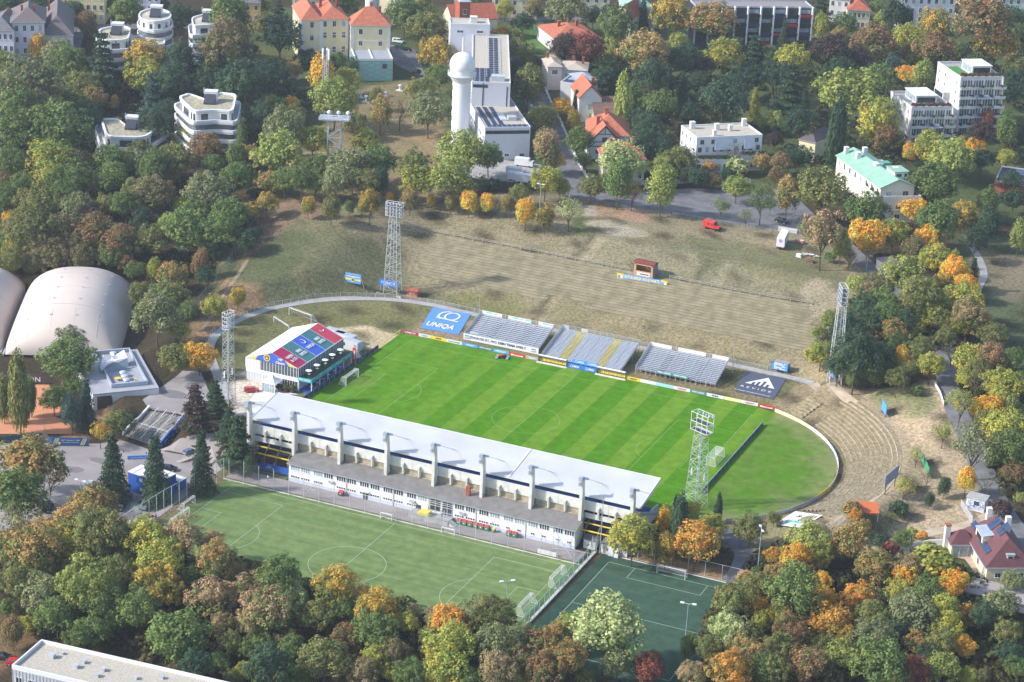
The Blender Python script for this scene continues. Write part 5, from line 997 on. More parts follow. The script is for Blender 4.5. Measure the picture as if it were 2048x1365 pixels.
def ring(m, cx, cy, r, w, a0, a1, n=20, sq=1.0):
    for i in range(n):
        a, b = R(a0 + (a1 - a0) * i / n), R(a0 + (a1 - a0) * (i + 1) / n); A_ = ax * (cx + r * math.cos(a)) + up * (cy + r * sq * math.sin(a)); B = ax * (cx + r * math.cos(b)) + up * (cy + r * sq * math.sin(b)); m.bar(A_ + Vector((0, 0, .1)), B + Vector((0, 0, .1)), w, .03)
ring(m, .6, 3.6, 2.1, .6, -130, 230, 28, 1.3); ring(m, -1.2, 3.6, 2.3, .7, 80, 250, 16, 1.3); m.bar(ax * -3.6 + up * 1.4 + Vector((0, 0, .1)), ax * 3.6 + up * .6 + Vector((0, 0, .1)), .7, .03); m.build('logo', WHITE, o)
o, ax, up, lw, lh = lying('lying_banner', 'dark grey banner with white triangle logo lying right of the bleachers', [(1491,743),(1572,759),(1547,800),(1468,783)], 0, mat('banner_slate', (.075, .085, .13), .8, .1))
m = MB(); tri = [(-4.2, -.8), (0.6, 5.6), (4.6, -.8)]; q = [ax * a + up * b + Vector((0, 0, .1)) for a, b in tri]; m.add(q, [(0, 2, 1)]); m.build('logo', WHITE, o)
m = MB()
for a, b0_, b1 in ((-1.9, -1.0, .8), (-.6, -1.0, 1.6), (.8, -1.0, 2.6), (2.2, -1.0, .9)): m.bar(ax * a + up * b0_ + Vector((0, 0, .14)), ax * a + up * b1 + Vector((0, 0, .14)), .75, .03)
m.build('logo_bars', MATS['banner_slate'], o)
text(o, 'R E V I D E', 1.5, onb(0, -3.3), WHITE, ext=.01, width=9); text(o, 'BAUTRAEGER | IMMOBILIENENTWICKLUNG', .8, onb(0, -6.2), WHITE, ext=.01, width=10.5)
o, ax, up, lw, lh = lying('lying_banner', 'white banner with mint lettering lying on the grass below the curved hoarding', [(1590,1027),(1645,1035),(1600,1061),(1548,1053)], .45, WHITE)
text(o, 'immo', 2.6, onb(0.3, -1.6), mat('mint_sheet', (.15, .58, .46)), ext=.01, width=5.6, bold=.1); text(o, 'Scout24', 2.2, onb(0.6, 2.2), DARKM, ext=.01, width=6.2, bold=.08)
# low barriers behind the goals
for x, ya, yb_, lb in ((-57.6, -19, 25.5, 'black sheeted barrier beside the left goal line'), (57.3, -21, 28.5, 'dark blue sheeted barrier beside the right goal line')):
    o = thing('barrier', lb, 'barrier', (x, 0, 0)); MB().box(-.04, .04, ya, yb_, .05, 1.05).build('sheeting', NAVY if x < 0 else mat('barrier_blue', (.06, .10, .20)), o)
    pm_ = MB().bar((0, 0, 0), (0, 0, 1.15), .07).mesh('post', STEEL)
    for k in range(int((yb_ - ya) / 3) + 1): put('post', pm_, o, (.07, ya + k * 3, 0))
    MB().bar((0, ya, 1.1), (0, yb_, 1.1), .09).build('rail', STEEL if x > 0 else BLACK, o)
o = thing('barrier', 'thin yellow rail at the far left corner of the pitch', 'barrier', (-57.6, 30, 0)); MB().bar((0, -3.5, 1.0), (0, 9.5, 1.0), .12).build('rail', YELLOW, o); [MB().bar((0, k, 0), (0, k, 1.0), .07).build('post', YELLOW, o) for k in (-3, 3, 9)]
# goals
def goal(label, loc, rz, w=7.32, h=2.44, dtop=0.8, dbot=2.0, grp='goals', sag=.0):
    g = thing('football_goal', label, 'goal', loc, rz, grp); m = MB()       # mouth faces local -x ... net goes to +x
    for s in (-1, 1): m.tube((0, s * w / 2, 0), (0, s * w / 2, h), .08, 8)
    m.tube((0, -w / 2, h), (0, w / 2, h), .08, 8); m.build('frame', WHITE, g); m = MB()
    for s in (-1, 1): m.tube((0, s * w / 2, h), (dtop, s * w / 2, h), .04, 5).tube((dtop, s * w / 2, h), (dbot, s * w / 2, .05), .04, 5).tube((0, s * w / 2, .05), (dbot, s * w / 2, .05), .04, 5)
    m.tube((dbot, -w / 2, .05), (dbot, w / 2, .05), .04, 5); m.build('stays', WHITE, g)
    n = MB(); a = w / 2; n.add([(0, -a, h), (0, a, h), (dtop, a, h - sag), (dtop, -a, h - sag), (dbot, a, .05), (dbot, -a, .05), (0, a, .05), (0, -a, .05)], [(0, 1, 2, 3), (3, 2, 4, 5), (1, 6, 4, 2), (0, 3, 5, 7)]); n.build('net', NET, g); return g
goal('white goal at the left end of the mown pitch beside the marquee', (-52.5, 0, .03), math.pi, dtop=1.4, dbot=2.3, sag=.2)
goal('white goal at the right end of the mown pitch behind the lattice mast', (52.5, 0, .03), 0, dtop=2.2, dbot=2.6, sag=.1)
goal('white goal at the left end of the green practice pitch', (-49.9, -92.6, ZL + .03), math.pi, grp='practice goals')
goal('white goal at the right end of the green practice pitch', (40.4, -92.6, ZL + .03), 0, grp='practice goals')
goal('spare white goal parked on the right touchline corner by the green net', (41.3, -76.5, ZL + .03), 0, 7.3, grp='practice goals')
goal('small netted goal in the far left corner of the practice pitch', (-52.6, -84.5, ZL + .03), math.pi, 5, 2, grp='practice goals')
goal('pale goal with rusty base on the dark practice pitch', (64.4, -61.4, ZL + .03), math.pi / 2, 7.0, 2.2, 1.0, 1.6, grp='practice goals')
P = G(600, 640); goal('unused goal with its net folded standing behind the marquee roof', P, R(75), 9, 2.6, .9, 2.6, grp='spare goals')
P = G(562, 655); goal('unused goal lying twisted left of the folded-net goal', P, R(60), 8.5, 1.9, .5, 2.0, grp='spare goals')
P = G(797, 1030, 0); goal('small training goal on the practice touchline below the clubhouse steps', (-7.5, -67.2, ZL + .05), math.pi / 2, 3, 1.6, .6, 1.2, grp='training goals')
goal('small training goal on the touchline right of the clubhouse steps', (9.2, -67.2, ZL + .05), math.pi / 2, 3.4, 1.6, .6, 1.2, grp='training goals')
# ------------------------------------------------------------------ marquee with terrace
vt = thing('marquee', 'white two-storey marquee with five coloured advertising panels on its right roof slope', 'marquee', (-70.35, 0, 0))
X0, X1, Y0, Y1, ZE, ZR = -8.15, 8.15, -13.2, 12.8, 6.6, 9.6
MEMB = mat('white_membrane', (0.80, 0.80, 0.79), 0.5, 0.03); CONT = mat('white_container', (0.60, 0.61, 0.62), 0.6, 0.06)
MB().box(X0, X1, Y0, Y1, 0, 3.2).build('lower_storey', CONT, vt); MB().box(X0, X1, Y0, Y1, 3.2, ZE).build('upper_glazing', mat('tinted_glass', (.10, .12, .13), .15, .4, .6, spec=.8), vt)
MB().box(X0 - .05, X1 + .05, Y0 - .12, Y0, 2.6, 3.75).build('floor_band', MEMB, vt)
m = MB(); m.add([(X0 - .2, Y0 - .15, ZE), (0, Y0 - .15, ZR), (0, Y1, ZR), (X0 - .2, Y1, ZE)], [(0, 1, 2, 3)]); m.build('roof_left', MEMB, vt)
N5 = [('WEIN\n& CO', CRIMSON), ('IMMO\nUNITED', DTEAL), ('UNIQA', mat('banner_ultramarine', (.05, .12, .55), .6)), ('IMMO\nUNITED', DTEAL), ('', PINKRED)]
sl_ = Vector((X1 + .2, 0, ZE - ZR)).normalized(); dy = (Y1 - Y0 + .15) / 5
for k, (s, mt) in enumerate(N5):
    a = Y0 - .15 + k * dy; q = MB().add([(0, a, ZR), (X1 + .2, a, ZE), (X1 + .2, a + dy - .12, ZE), (0, a + dy - .12, ZR)], [(0, 1, 2, 3)]).build('roof_panel', mt, vt)
    MB().add([(0, a + dy - .12, ZR), (X1 + .2, a + dy - .12, ZE), (X1 + .2, a + dy, ZE), (0, a + dy, ZR)], [(0, 1, 2, 3)]).build('roof_seam', MEMB, vt)
    M_ = face_M(4.6 + .15, a + dy / 2, ZR - 4.6 * .36 + .15, sl_.cross(Vector((0, -1, 0))) if False else (0, 1, 0), (-sl_.x, 0, -sl_.z)); text(q, s, 1.5, M_, WHITE, width=3.2 if k != 2 else 3.9, bold=.04) if s else None
    if k in (2, 4):
        m = MB(); [m.bar((2.2 + .8 * math.cos(R(t)), a + dy / 2 + .8 * math.sin(R(t)), ZR - .36 * (2.2 + .8 * math.cos(R(t))) + .12), (2.2 + .8 * math.cos(R(t + 30)), a + dy / 2 + .8 * math.sin(R(t + 30)), ZR - .36 * (2.2 + .8 * math.cos(R(t + 30))) + .12), .28, .04) for t in range(-90, 180 if k == 2 else 60, 30)]; m.build('logo', WHITE, q)
m = MB().add([(X0 - .2, Y0 - .16, ZE), (X1 + .2, Y0 - .16, ZE), (0, Y0 - .16, ZR)], [(0, 1, 2)]); g = m.build('gable', YELLOW, vt)
m = MB().add([(-5.3, Y0 - .2, ZE), (5.3, Y0 - .2, ZE), (4.0, Y0 - .2, ZE + 1.55), (0, Y0 - .2, ZR - .05), (-4.4, Y0 - .2, ZE + 1.3)], [(0, 1, 2, 3, 4)]); m.build('gable_sign', mat('banner_ultramarine', None) if False else MATS['banner_ultramarine'], g)
m = MB(); [m.bar((x - .5, Y0 - .2, ZE), (x, Y0 - .2, ZE + max(.05, (8.2 - abs(x)) * .36)), .16, .02, up=(0, 1, 0)) for x in [-7.8, -7.3, -6.8, -6.3, -5.8, 5.9, 6.4, 6.9, 7.4, 7.9]]; m.build('gable_stripes', WHITE, g)
text(g, 'VIP\nClassic', .95, face_M(2.6, Y0 - .24, ZE + .95), WHITE, width=2.9, bold=.03); m = MB(); m.tube((-1.6, Y0 - .21, ZE + 1.2), (-1.6, Y0 - .24, ZE + 1.2), 1.0, 24); m.build('emblem', YELLOW, g); MB().tube((-1.6, Y0 - .24, ZE + 1.2), (-1.6, Y0 - .27, ZE + 1.2), .72, 24).build('emblem_centre', DARKM, g); MB().add([(-2.1, Y0 - .28, ZE + .85), (-1.1, Y0 - .28, ZE + .85), (-1.6, Y0 - .28, ZE + 1.75)], [(0, 1, 2)]).build('emblem_triangle', YELLOW, g)
m = MB(); k = X0
while k < X1 + .1: m.bar((k, Y0 - .08, 3.7), (k, Y0 - .08, ZE), .12 if k > X0 + 4 else .5, .1, up=(0, 1, 0)); k += .93
m.build('mullion_front', WHITE, vt); MB().box(X0, X0 + 4.4, Y0 - .1, Y0 - .02, 3.7, ZE).build('blind_panel', CONT, vt)
m = MB(); k = Y0
while k < Y1 + .1: m.bar((X1 + .06, k, 3.4), (X1 + .06, k, ZE), .12, .1, up=(1, 0, 0)); k += .95
m.bar((X1 + .06, Y0, ZE), (X1 + .06, Y1, ZE), .14, .2); m.build('mullion_side', WHITE, vt)
m = MB()
for k in range(12): m.bar((X0 + k * .9, Y0 - .04, 0), (X0 + k * .9, Y0 - .04, 2.6), .06, .03, up=(0, 1, 0))
m.build('container_ribs', GREYST, vt); q = MB().box(3.2, 8.0, Y0 - .14, Y0 - .02, .2, 2.5).build('ground_floor_glazing', GLASS, vt); m = MB(); [m.bar((3.2 + k * .8, Y0 - .2, .1), (3.2 + k * .8, Y0 - .2, 2.6), .1, .06, up=(0, 1, 0)) for k in range(7)]; m.build('door_frames', WHITE, q)
tr = thing('spectator_terrace', 'raised green terrace with teal fascia and white umbrella tables along the marquee', 'terrace', (-60.0, -1.8, 0))
MB().box(-2.1, 2.2, -11.8, 11.6, 3.5, 3.8).build('deck', mat('green_carpet', (.035, .075, .04), .95), tr)
MB().box(2.2, 2.32, -11.9, 11.7, 3.3, 4.35).build('fascia', mat('fascia_teal', (.03, .30, .36)), tr); MB().box(-2.1, 2.3, -12.0, -11.88, 3.3, 4.35).build('fascia_end', mat('fascia_cyan', (.03, .40, .50)), tr)
text(tr, 'IMMO UNITED', .7, face_M(0, -12.03, 3.83), WHITE, width=3.6, bold=.03)
for y in (-8, -2, 4, 9): text(tr, 'IMMO UNITED', .6, face_M(2.35, y, 3.83, (0, 1, 0)), WHITE, width=3.2)
MB().box(-2.1, 2.2, -11.8, 11.6, .02, .1).build('lower_floor', BLUE, tr)
pm_ = MB().bar((0, 0, 0), (0, 0, 3.4), .22).mesh('post', WHITE); [put('post', pm_, tr, (2.1, -11.7 + k * 4.6, 0)) for k in range(6)]; [put('post', pm_, tr, (-1.9, -11.7 + k * 4.6, 0)) for k in range(6)]
m = MB(); [m.bar((2.3, -11.8 + k * 4.6, .1), (2.3, -7.2 + k * 4.6, 3.3), .06) for k in range(5)]; m.bar((2.3, -11.8, 1.2), (2.3, 11.6, 1.2), .06); m.build('bracing', STEEL, tr)
MB().box(2.3, 2.33, -11.8, 11.6, .1, 1.15).build('lower_glass', net_mat('teal_glass', (.10, .35, .38), .35), tr)
um = thing('umbrella_table', 'umbrella table on the green terrace, nearest the grandstand', 'table', (-60.0, -11.3, 3.8), 0, 'umbrella tables on the terrace')
MB().tube((0, 0, 0), (0, 0, 2.2), .05, 6).build('pole', STEEL, um); MB().tube((0, 0, .95), (0, 0, 1.0), .45, 12).build('table_top', WHITE, um); MB().tube((0, 0, 2.0), (0, 0, 2.3), .95, 8, .1).build('canopy', MEMB, um)
for k, w_ in enumerate(('second', 'third', 'fourth', 'last')): copy_tree(um, (-60.0 + .15 * (k % 2), -6.7 + k * 4.4, 3.8), .3 * k, f'umbrella table on the green terrace, {w_} one away from the grandstand')
for k in range(6): 
    t_ = thing('high_table', f'white standing table under the terrace, {ORD[k]} counted from the grandstand', 'table', (-59.2, -11.2 + k * 3.3, .1), 0, 'standing tables under the terrace'); MB().tube((0, 0, 0), (0, 0, 1.05), .05, 6).build('pole', STEEL, t_); MB().tube((0, 0, 1.05), (0, 0, 1.1), .5, 12).build('table_top', WHITE, t_)
o = thing('vertical_banner', 'tall red banner at the far end of the terrace', 'banner', (-57.2, 9.9, 0)); MB().box(-.5, .5, -.06, .06, 1.6, 5.6).build('sheet', RED, o); MB().box(-.15, .15, -.09, -.06, 2.3, 4.9).build('print', WHITE, o); MB().bar((.55, 0, 0), (.55, 0, 5.7), .08).build('pole', STEEL, o)
pg = thing('entrance_pavilion', 'small white pointed pavilion at the marquee entrance', 'pavilion', (-68.7, -16.2, 0))
MB().box(-2, 2, -2, 2, .0, .08).build('floor', PALECONC, pg); [MB().bar((x, y, 0), (x, y, 2.7), .14).build('post', WHITE, pg) for x in (-2, 2) for y in (-2, 2)]
m = MB(); z = [(2.25, 2.6), (1.6, 3.0), (.8, 3.6), (.15, 4.6)]
for (a, h), (b, h2) in zip(z[:-1], z[1:]): m.add([(-a, -a, h), (a, -a, h), (a, a, h), (-a, a, h), (-b, -b, h2), (b, -b, h2), (b, b, h2), (-b, b, h2)], [(0, 1, 5, 4), (1, 2, 6, 5), (2, 3, 7, 6), (3, 0, 4, 7)])
m.build('canopy', MEMB, pg); m = MB().box(-1.9, 1.9, -1.98, -1.92, .1, 2.5); m.build('front_glass', GLASSB, pg); m = MB(); [m.bar((x, -2.0, .1), (x, -2.0, 2.5), .1, .06, up=(0, 1, 0)) for x in (-1.9, -1.1, -.4, .4, 1.1, 1.9)]; m.build('door_frame', WHITE, pg)
for k, (px, py, L, w_) in enumerate(((672, 664, 7, 'rear'), (690, 672, 7, 'middle'), (703, 684, 6, 'front'))):
    P = G(px, py + 14); c = thing('service_container', f'grey-white service container behind the marquee, {w_} of three', 'container', P, R(-8), 'service containers'); MB().box(-L / 2, L / 2, -1.3, 1.3, 0, 2.7).build('body', CONT, c); MB().box(-L / 2 + .1, L / 2 - .1, -1.2, 1.2, 2.7, 2.76).build('roof', STEEL, c); MB().box(L / 2 - 1.3, L / 2 - .4, -1.33, -1.29, .1, 2.1).build('door', GREYST, c); MB().box(-L / 2 + .6, -L / 2 + 1.6, -1.33, -1.29, 1.1, 2.0).build('window', GLASS, c)
sp = thing('metal_stairs', 'galvanised stairs at the far end of the terrace', 'stairs', (-58.3, 12.5, 0)); m = MB(); [m.box(-1, 1, k * .3, k * .3 + .28, 3.4 - k * .34, 3.45 - k * .34) for k in range(10)]; m.build('steps', STEEL, sp); m = MB(); [m.bar((x, 0, 4.4), (x, 3, 1.2), .06) for x in (-1, 1)]; m.build('handrail', STEEL, sp)
drape('pale_forecourt', PW([(493,850),(500,800),(520,775),(600,790),(566,790)], 0), mat('pale_paving', (.62, .60, .55), .9, .06), .09, 3)
pl = thing('potted_shrub', 'potted green shrub in a red tub by the marquee entrance', 'plant', (-64.8, -15.6, 0)); MB().tube((0, 0, 0), (0, 0, .7), .45, 10, .55).build('tub', RED, pl); c_ = put('foliage', PROTO['s'][0], pl, (0, 0, 1.3), 0, (1.9, 1.9, 1.6)); c_.color = (.08, .11, .04, 1); c_['second'] = [.12, .14, .05]
for k, x in enumerate((-66.4, -63.2)): q = thing('potted_shrub', ('dark', 'pale')[k] + ' bushy plant in a pot beside the red tub at the marquee', 'plant', (x, -16.0 + k, 0)); MB().tube((0, 0, 0), (0, 0, .5), .4, 10, .45).build('pot', GREYST, q); c_ = put('foliage', PROTO['s'][k], q, (0, 0, 1.1), 0, (2.2, 2.2, 2.0)); c_.color = ((.05, .07, .03, 1), (.14, .16, .06, 1))[k]; c_['second'] = [.10, .12, .05]
# ------------------------------------------------------------------ lattice floodlight masts
LATT = mat('pale_lattice_steel', (0.52, 0.54, 0.53), 0.5, 0.08, metal=.15); LENS = mat('lamp_glass', (0.55, 0.60, 0.63), 0.15, 0.1, spec=.8)
FLm = MB().tube((0, -.25, 0), (0, .22, 0), .34, 8, .16).mesh('floodlight', ZINC); FLg = MB().tube((0, -.29, 0), (0, -.25, 0), .31, 8).mesh('lens', LENS)
def mast(label, P, top_py, w0, w1, head, face, cage, rows, cols, board=None, antennas=True):
    """head = height of the lamp cage, face = heading of the lamps, cage = width, depth"""
    Ht = up_to(P, top_py); t = thing('floodlight_mast', label, 'floodlight mast', P, face, 'lattice floodlight masts'); hb = Ht - head
    L = lambda z: (w0 + (w1 - w0) * z / hb) / 2
    for sx in (-1, 1):
        for sy in (-1, 1): MB().bar((sx * L(0), sy * L(0), -.5), (sx * L(hb), sy * L(hb), hb), .16).build('leg', LATT, t)
    m = MB(); z = 0.0; n = int(hb / 1.55)
    for i in range(n):
        z0, z1 = hb * i / n, hb * (i + 1) / n; a, b = L(z0), L(z1)
        for (x0, y0), (x1, y1) in (((-1, -1), (1, -1)), ((1, -1), (1, 1)), ((1, 1), (-1, 1)), ((-1, 1), (-1, -1))):
            if i % 2: (x0, y0), (x1, y1) = (x1, y1), (x0, y0)
            m.bar((x0 * a, y0 * a, z0), (x1 * b, y1 * b, z1), .07); m.bar((x0 * b, y0 * b, z1), (x1 * b, y1 * b, z1), .05)
    m.build('bracing', LATT, t); m = MB(); m.bar((0, .15, 0), (0, .15, hb), .35, .12); [m.bar((-.2, .25, k * .5), (.2, .25, k * .5), .04) for k in range(int(hb / .5))]; m.build('ladder', STEEL, t)
    W_, D_ = cage; m = MB(); MB().box(-W_ / 2, W_ / 2, -D_ / 2, D_ / 2, hb - .1, hb).build('platform', STEEL, t)
    for z in [hb + head * k / rows for k in range(rows + 1)]:
        for s in (-1, 1): m.bar((-W_ / 2, s * D_ / 2, z), (W_ / 2, s * D_ / 2, z), .10); m.bar((s * W_ / 2, -D_ / 2, z), (s * W_ / 2, D_ / 2, z), .10)
    for s in (-1, 1):
        for q in (-1, -.33, .33, 1): m.bar((q * W_ / 2, s * D_ / 2, hb), (q * W_ / 2, s * D_ / 2, hb + head), .09)
        m.bar((s * W_ / 2, -D_ / 2, hb), (s * W_ / 2, D_ / 2, hb + head / rows), .07)
    m.build('lamp_cage', WHITE, t)
    for r_ in range(rows):
        MB().box(-W_ / 2 + .1, W_ / 2 - .1, -.3, D_ / 2 - .05, hb + head * r_ / rows + .02, hb + head * r_ / rows + .07).build('gangway', DARKM, t)
        for c in range(cols): f = put('floodlight', FLm, t, (-W_ / 2 + W_ * (c + .5) / cols, -D_ / 2 - .12, hb + head * (r_ + .55) / rows + (.25 if r_ == rows - 1 else 0))); f.rotation_euler = (R(18), 0, 0); put('lens', FLg, f)
    if antennas:
        for s in (-1, 1): MB().box(s * (L(hb * .42) + .35) - .12, s * (L(hb * .42) + .35) + .12, -.15, .15, hb * .38, hb * .47).build('antenna', WHITE, t)
    return t, Ht
M1, h_ = mast('lattice floodlight mast at the left rear corner of the grandstand', G(457, 812), 624, 2.7, 1.9, 4.6, R(78), (3.0, 1.5), 4, 3)
M2, h_ = mast('lattice floodlight mast with blue sponsor board at its foot above the oval path', G(785, 587), 405, 4.4, 2.3, 4.3, R(5), (5.2, 1.6), 4, 5, antennas=False)
M3, h_ = mast('lattice floodlight mast standing right of the grandstand by the right goal', G(1391, 1012), 827, 4.2, 2.4, 4.6, R(158), (5.2, 2.4), 2, 5)
M4, h_ = mast('lattice floodlight mast rising out of the trees at the right rear', G(1668, 766), 572, 3.4, 2.0, 5.2, R(-62), (4.6, 1.6), 4, 4)
o = thing('sponsor_board', 'blue sponsor board fixed at the foot of the far left lattice mast', 'board', G(785, 580) + Vector((0, -2.7, 0)), R(4)); MB().box(-3.1, 3.1, -.08, .08, 1.9, 4.0).build('panel', mat('royal_blue', None) if False else MATS['royal_blue'], o); text(o, 'UNIQA', 1.3, face_M(.5, -.1, 2.95), WHITE, width=3.4, bold=.04); ring_ = MB(); [ring_.bar((-2.1 + .38 * math.cos(R(a)), -.1, 3.05 + .38 * math.sin(R(a))), (-2.1 + .38 * math.cos(R(a + 40)), -.1, 3.05 + .38 * math.sin(R(a + 40))), .13, .03, up=(0, 1, 0)) for a in range(-60, 240, 40)]; ring_.build('logo', WHITE, o); [MB().bar((x, .1, -1), (x, .1, 4), .12).build('post', STEEL, o) for x in (-2.8, 2.8)]
m = MB(); [MB().bar((s * 2.2, -2.2, -.3), (s * 4.2, -3.0, .3), .8, .9).build('concrete_foot', GREYST, M2) for s in (-1, 1)]
P = G(1661, 760); o = thing('sponsor_board', 'blue slanting sponsor board at the foot of the right rear mast', 'board', P, R(-55)); MB().box(-2.2, 2.2, -.07, .07, 1.4, 3.2).build('panel', BRBLUE, o); text(o, 'UNIQA', 1.1, face_M(0, -.1, 2.3), WHITE, width=3); [MB().bar((x, .1, -1), (x, .1, 3.2), .12).build('post', STEEL, o) for x in (-2, 2)]
# ------------------------------------------------------------------ fences
def fence(label, pts, h, sp, pr, pm_mat, rails=(), panel=None, name='fence', grp=None, rail_mat=None, panel_z=(0.05, None), zfix=None):
    P = []
    for a, b in zip(pts[:-1], pts[1:]):
        a = Vector(a[:2]); b = Vector(b[:2]); n = max(1, round((b - a).length / sp)); P += [a.lerp(b, k / n) for k in range(n)]
    P.append(Vector(pts[-1][:2])); Z = [h1s(q.x, q.y) if zfix is None else zfix for q in P]; o = thing(name, label, 'fence', (P[0].x, P[0].y, Z[0]), 0, grp)
    pm_ = MB().bar((0, 0, -.3), (0, 0, h), pr).mesh('post', pm_mat); L = [Vector((q.x - P[0].x, q.y - P[0].y, z - Z[0])) for q, z in zip(P, Z)]
    for q in L: put('post', pm_, o, q)
    for z in rails:
        m = MB(); [m.bar(a + Vector((0, 0, z)), b + Vector((0, 0, z)), pr * .7) for a, b in zip(L[:-1], L[1:])]; m.build('rail', rail_mat or pm_mat, o)
    if panel:
        top = panel_z[1] or h - .1; m = MB()
        for a, b in zip(L[:-1], L[1:]): m.add([a + Vector((0, 0, panel_z[0])), b + Vector((0, 0, panel_z[0])), b + Vector((0, 0, top)), a + Vector((0, 0, top))], [(0, 1, 2, 3)])
        m.build('mesh_panel', panel, o)
    return o
off = []
for i, q in enumerate(path_pts[6:-3]): d = (path_pts[i + 7] - path_pts[i + 5]).normalized(); off.append((q.x + d.y * -1.7, q.y + d.x * 1.7))
fence('low wire fence on the outer side of the oval path', off[::6], 1.2, 2.6, .07, STEEL, (1.15,), CHAIN)
offi = [(q.x + (path_pts[i + 7] - path_pts[i + 5]).normalized().y * 1.6, q.y - (path_pts[i + 7] - path_pts[i + 5]).normalized().x * 1.6) for i, q in enumerate(path_pts[6:-3])]
fence('second low wire fence on the inner side of the oval path by the stands', offi[70:-14:6], 1.1, 2.8, .06, STEEL, (1.1,), CHAIN)
hl = [(-88, 100.6), (-70, 101.3), (-50, 101.2), (-25, 100.8), (-10, 100.6)]; hr = [(3, 100.6), (20, 100.2), (35, 100.4), (48, 101.0)]
fence('weathered timber rail fence along the top of the terraced bank left of the kiosk', hl, 1.35, 3.3, .17, GREYWOOD, (1.2, .7)); fence('weathered timber rail fence along the top of the terraced bank right of the kiosk', hr, 1.35, 3.3, .17, GREYWOOD, (1.2, .7))
fence('tall green mesh fence climbing the left edge of the grass slope', PW([(385,625),(420,580),(465,520),(515,440),(522,425)]), 2.4, 2.8, .09, mat('fence_green_steel', (.10, .16, .14)), (2.3,), net_mat('green_mesh', (.12, .20, .18), .35))
fence('dark mesh fence along the parking strip above the bank', PW([(1155,400),(1290,425),(1360,433),(1480,455),(1610,475)]), 1.5, 2.8, .08, DARKM, (1.45,), CHAIN)
gt = fence('metal gate sheeted white at the corner of the parking strip', PW([(1556,462),(1594,468)]), 1.7, 2.9, .1, STEEL, (1.6, .4), STUCCO, name='gate')
fence('tall net fence with grey posts along the far touchline of the practice pitch', [(-52, -66.9), (42, -66.9)], 6.2, 4.35, .12, STEEL, (), net_mat('thin_net', (.5, .52, .52), .035), zfix=ZL)
fence('tall net fence with grey posts down the left side of the practice pitch', [(-53.5, -66.9), (-56.5, -90), (-57.5, -108)], 6.0, 2.9, .12, STEEL, (6.0,), net_mat('green_tint_net', (.12, .35, .28), .09), zfix=ZL)
fence('green net fence between the two practice pitches', [(44.4, -58.6), (44.4, -110)], 3.6, 2.9, .10, mat('mint_steel', (.30, .50, .46)), (3.5,), GNET, zfix=ZL)
fence('mesh fence behind the dark practice pitch', [(46, -57.2), (84, -57.2)], 4.0, 4.3, .11, STEEL, (3.9, .1), net_mat('thin_net', None, 0) if False else MATS['thin_net'], zfix=ZL)
fence('pale sheeted fence along the near edge of the asphalt yard', [(-93.5, -96.4), (-78, -96.0), (-68.5, -95.4)], 1.9, 2.6, .08, STEEL, (1.85,), net_mat('pale_sheeting', (.42, .46, .50), .85), zfix=-4.2)
fence('white railing beside the ticket hut', PW([(1921,1013),(1944,1048)]), 1.9, 2.0, .1, STEEL, (1.9, .2), MATS['railing_infill'])
for k, (a, b, r_) in enumerate((((44.0, -58.6), (44.0, -110), 0),)): m = MB().box(-.35, .35, -51.4, 0, -.2, .35); o = put('low_wall', m.mesh('low_wall', PALECONC), None, (44.1, -58.6, ZL)); tag(o, 'low pale concrete wall between the two practice pitches', 'wall')
c_ = thing('ball_cage', 'triangular steel support frame at the corner of the two practice pitches', 'frame', (40.6, -62.0, ZL)); m = MB(); [m.bar(a, b, .12) for a, b in (((-6, 0, 0), (-6, 0, 5.8)), ((-6, 0, 5.6), (0, -2.5, .2)), ((3.2, 2, 0), (3.2, 2, 5)), ((-6, 0, 3), (-2.5, -1.2, 2.6)), ((-6, 0, .3), (3.2, 2, .3)))]; m.build('bars', STEEL, c_)
for k, x in enumerate((-27.5, )): c_ = thing('net_support', 'triangular steel brace of the ball net near the clubhouse left end', 'frame', (x, -66.4, ZL)); m = MB(); [m.bar(a, b, .11) for a, b in (((0, 0, 0), (0, 0, 5.8)), ((0, 0, 5.6), (-3.6, 0, 0)), ((0, 0, 5.6), (-1.2, 2, 0)), ((0, 0, 3), (-1.9, 0, 2.9)))]; m.build('bars', STEEL, c_)
o = thing('white_cabinet', 'pair of white electrical cabinets at the top of the dark practice pitch', 'cabinet', (47.4, -58.2, ZL)); MB().box(0, 1.2, -.4, .4, 0, 2.0).build('cabinet', WHITE, o); MB().box(1.5, 2.6, -.6, .2, 0, 1.6).build('cabinet', WHITE, o)
o = thing('low_white_wall', 'short white wall at the right end of the practice touchline', 'wall', (34.5, -65.4, ZL)); MB().box(-2.4, 2.4, -.15, .15, 0, 1.1).build('panel', STUCCO, o)
fence('pale garden wall with pillars along the right side of the ridge road', PW([(1078,150),(1100,205),(1128,262),(1152,320),(1175,362)]), 1.7, 5.0, .5, STUCCO, (.5, 1.1), None, name='garden_fence')
fence('dark hedge-like fence behind the parking strip', PW([(1260,372),(1400,366),(1500,366)]), 1.6, 3.0, .1, GREYST, (1.5,), MATS['pale_sheeting'])
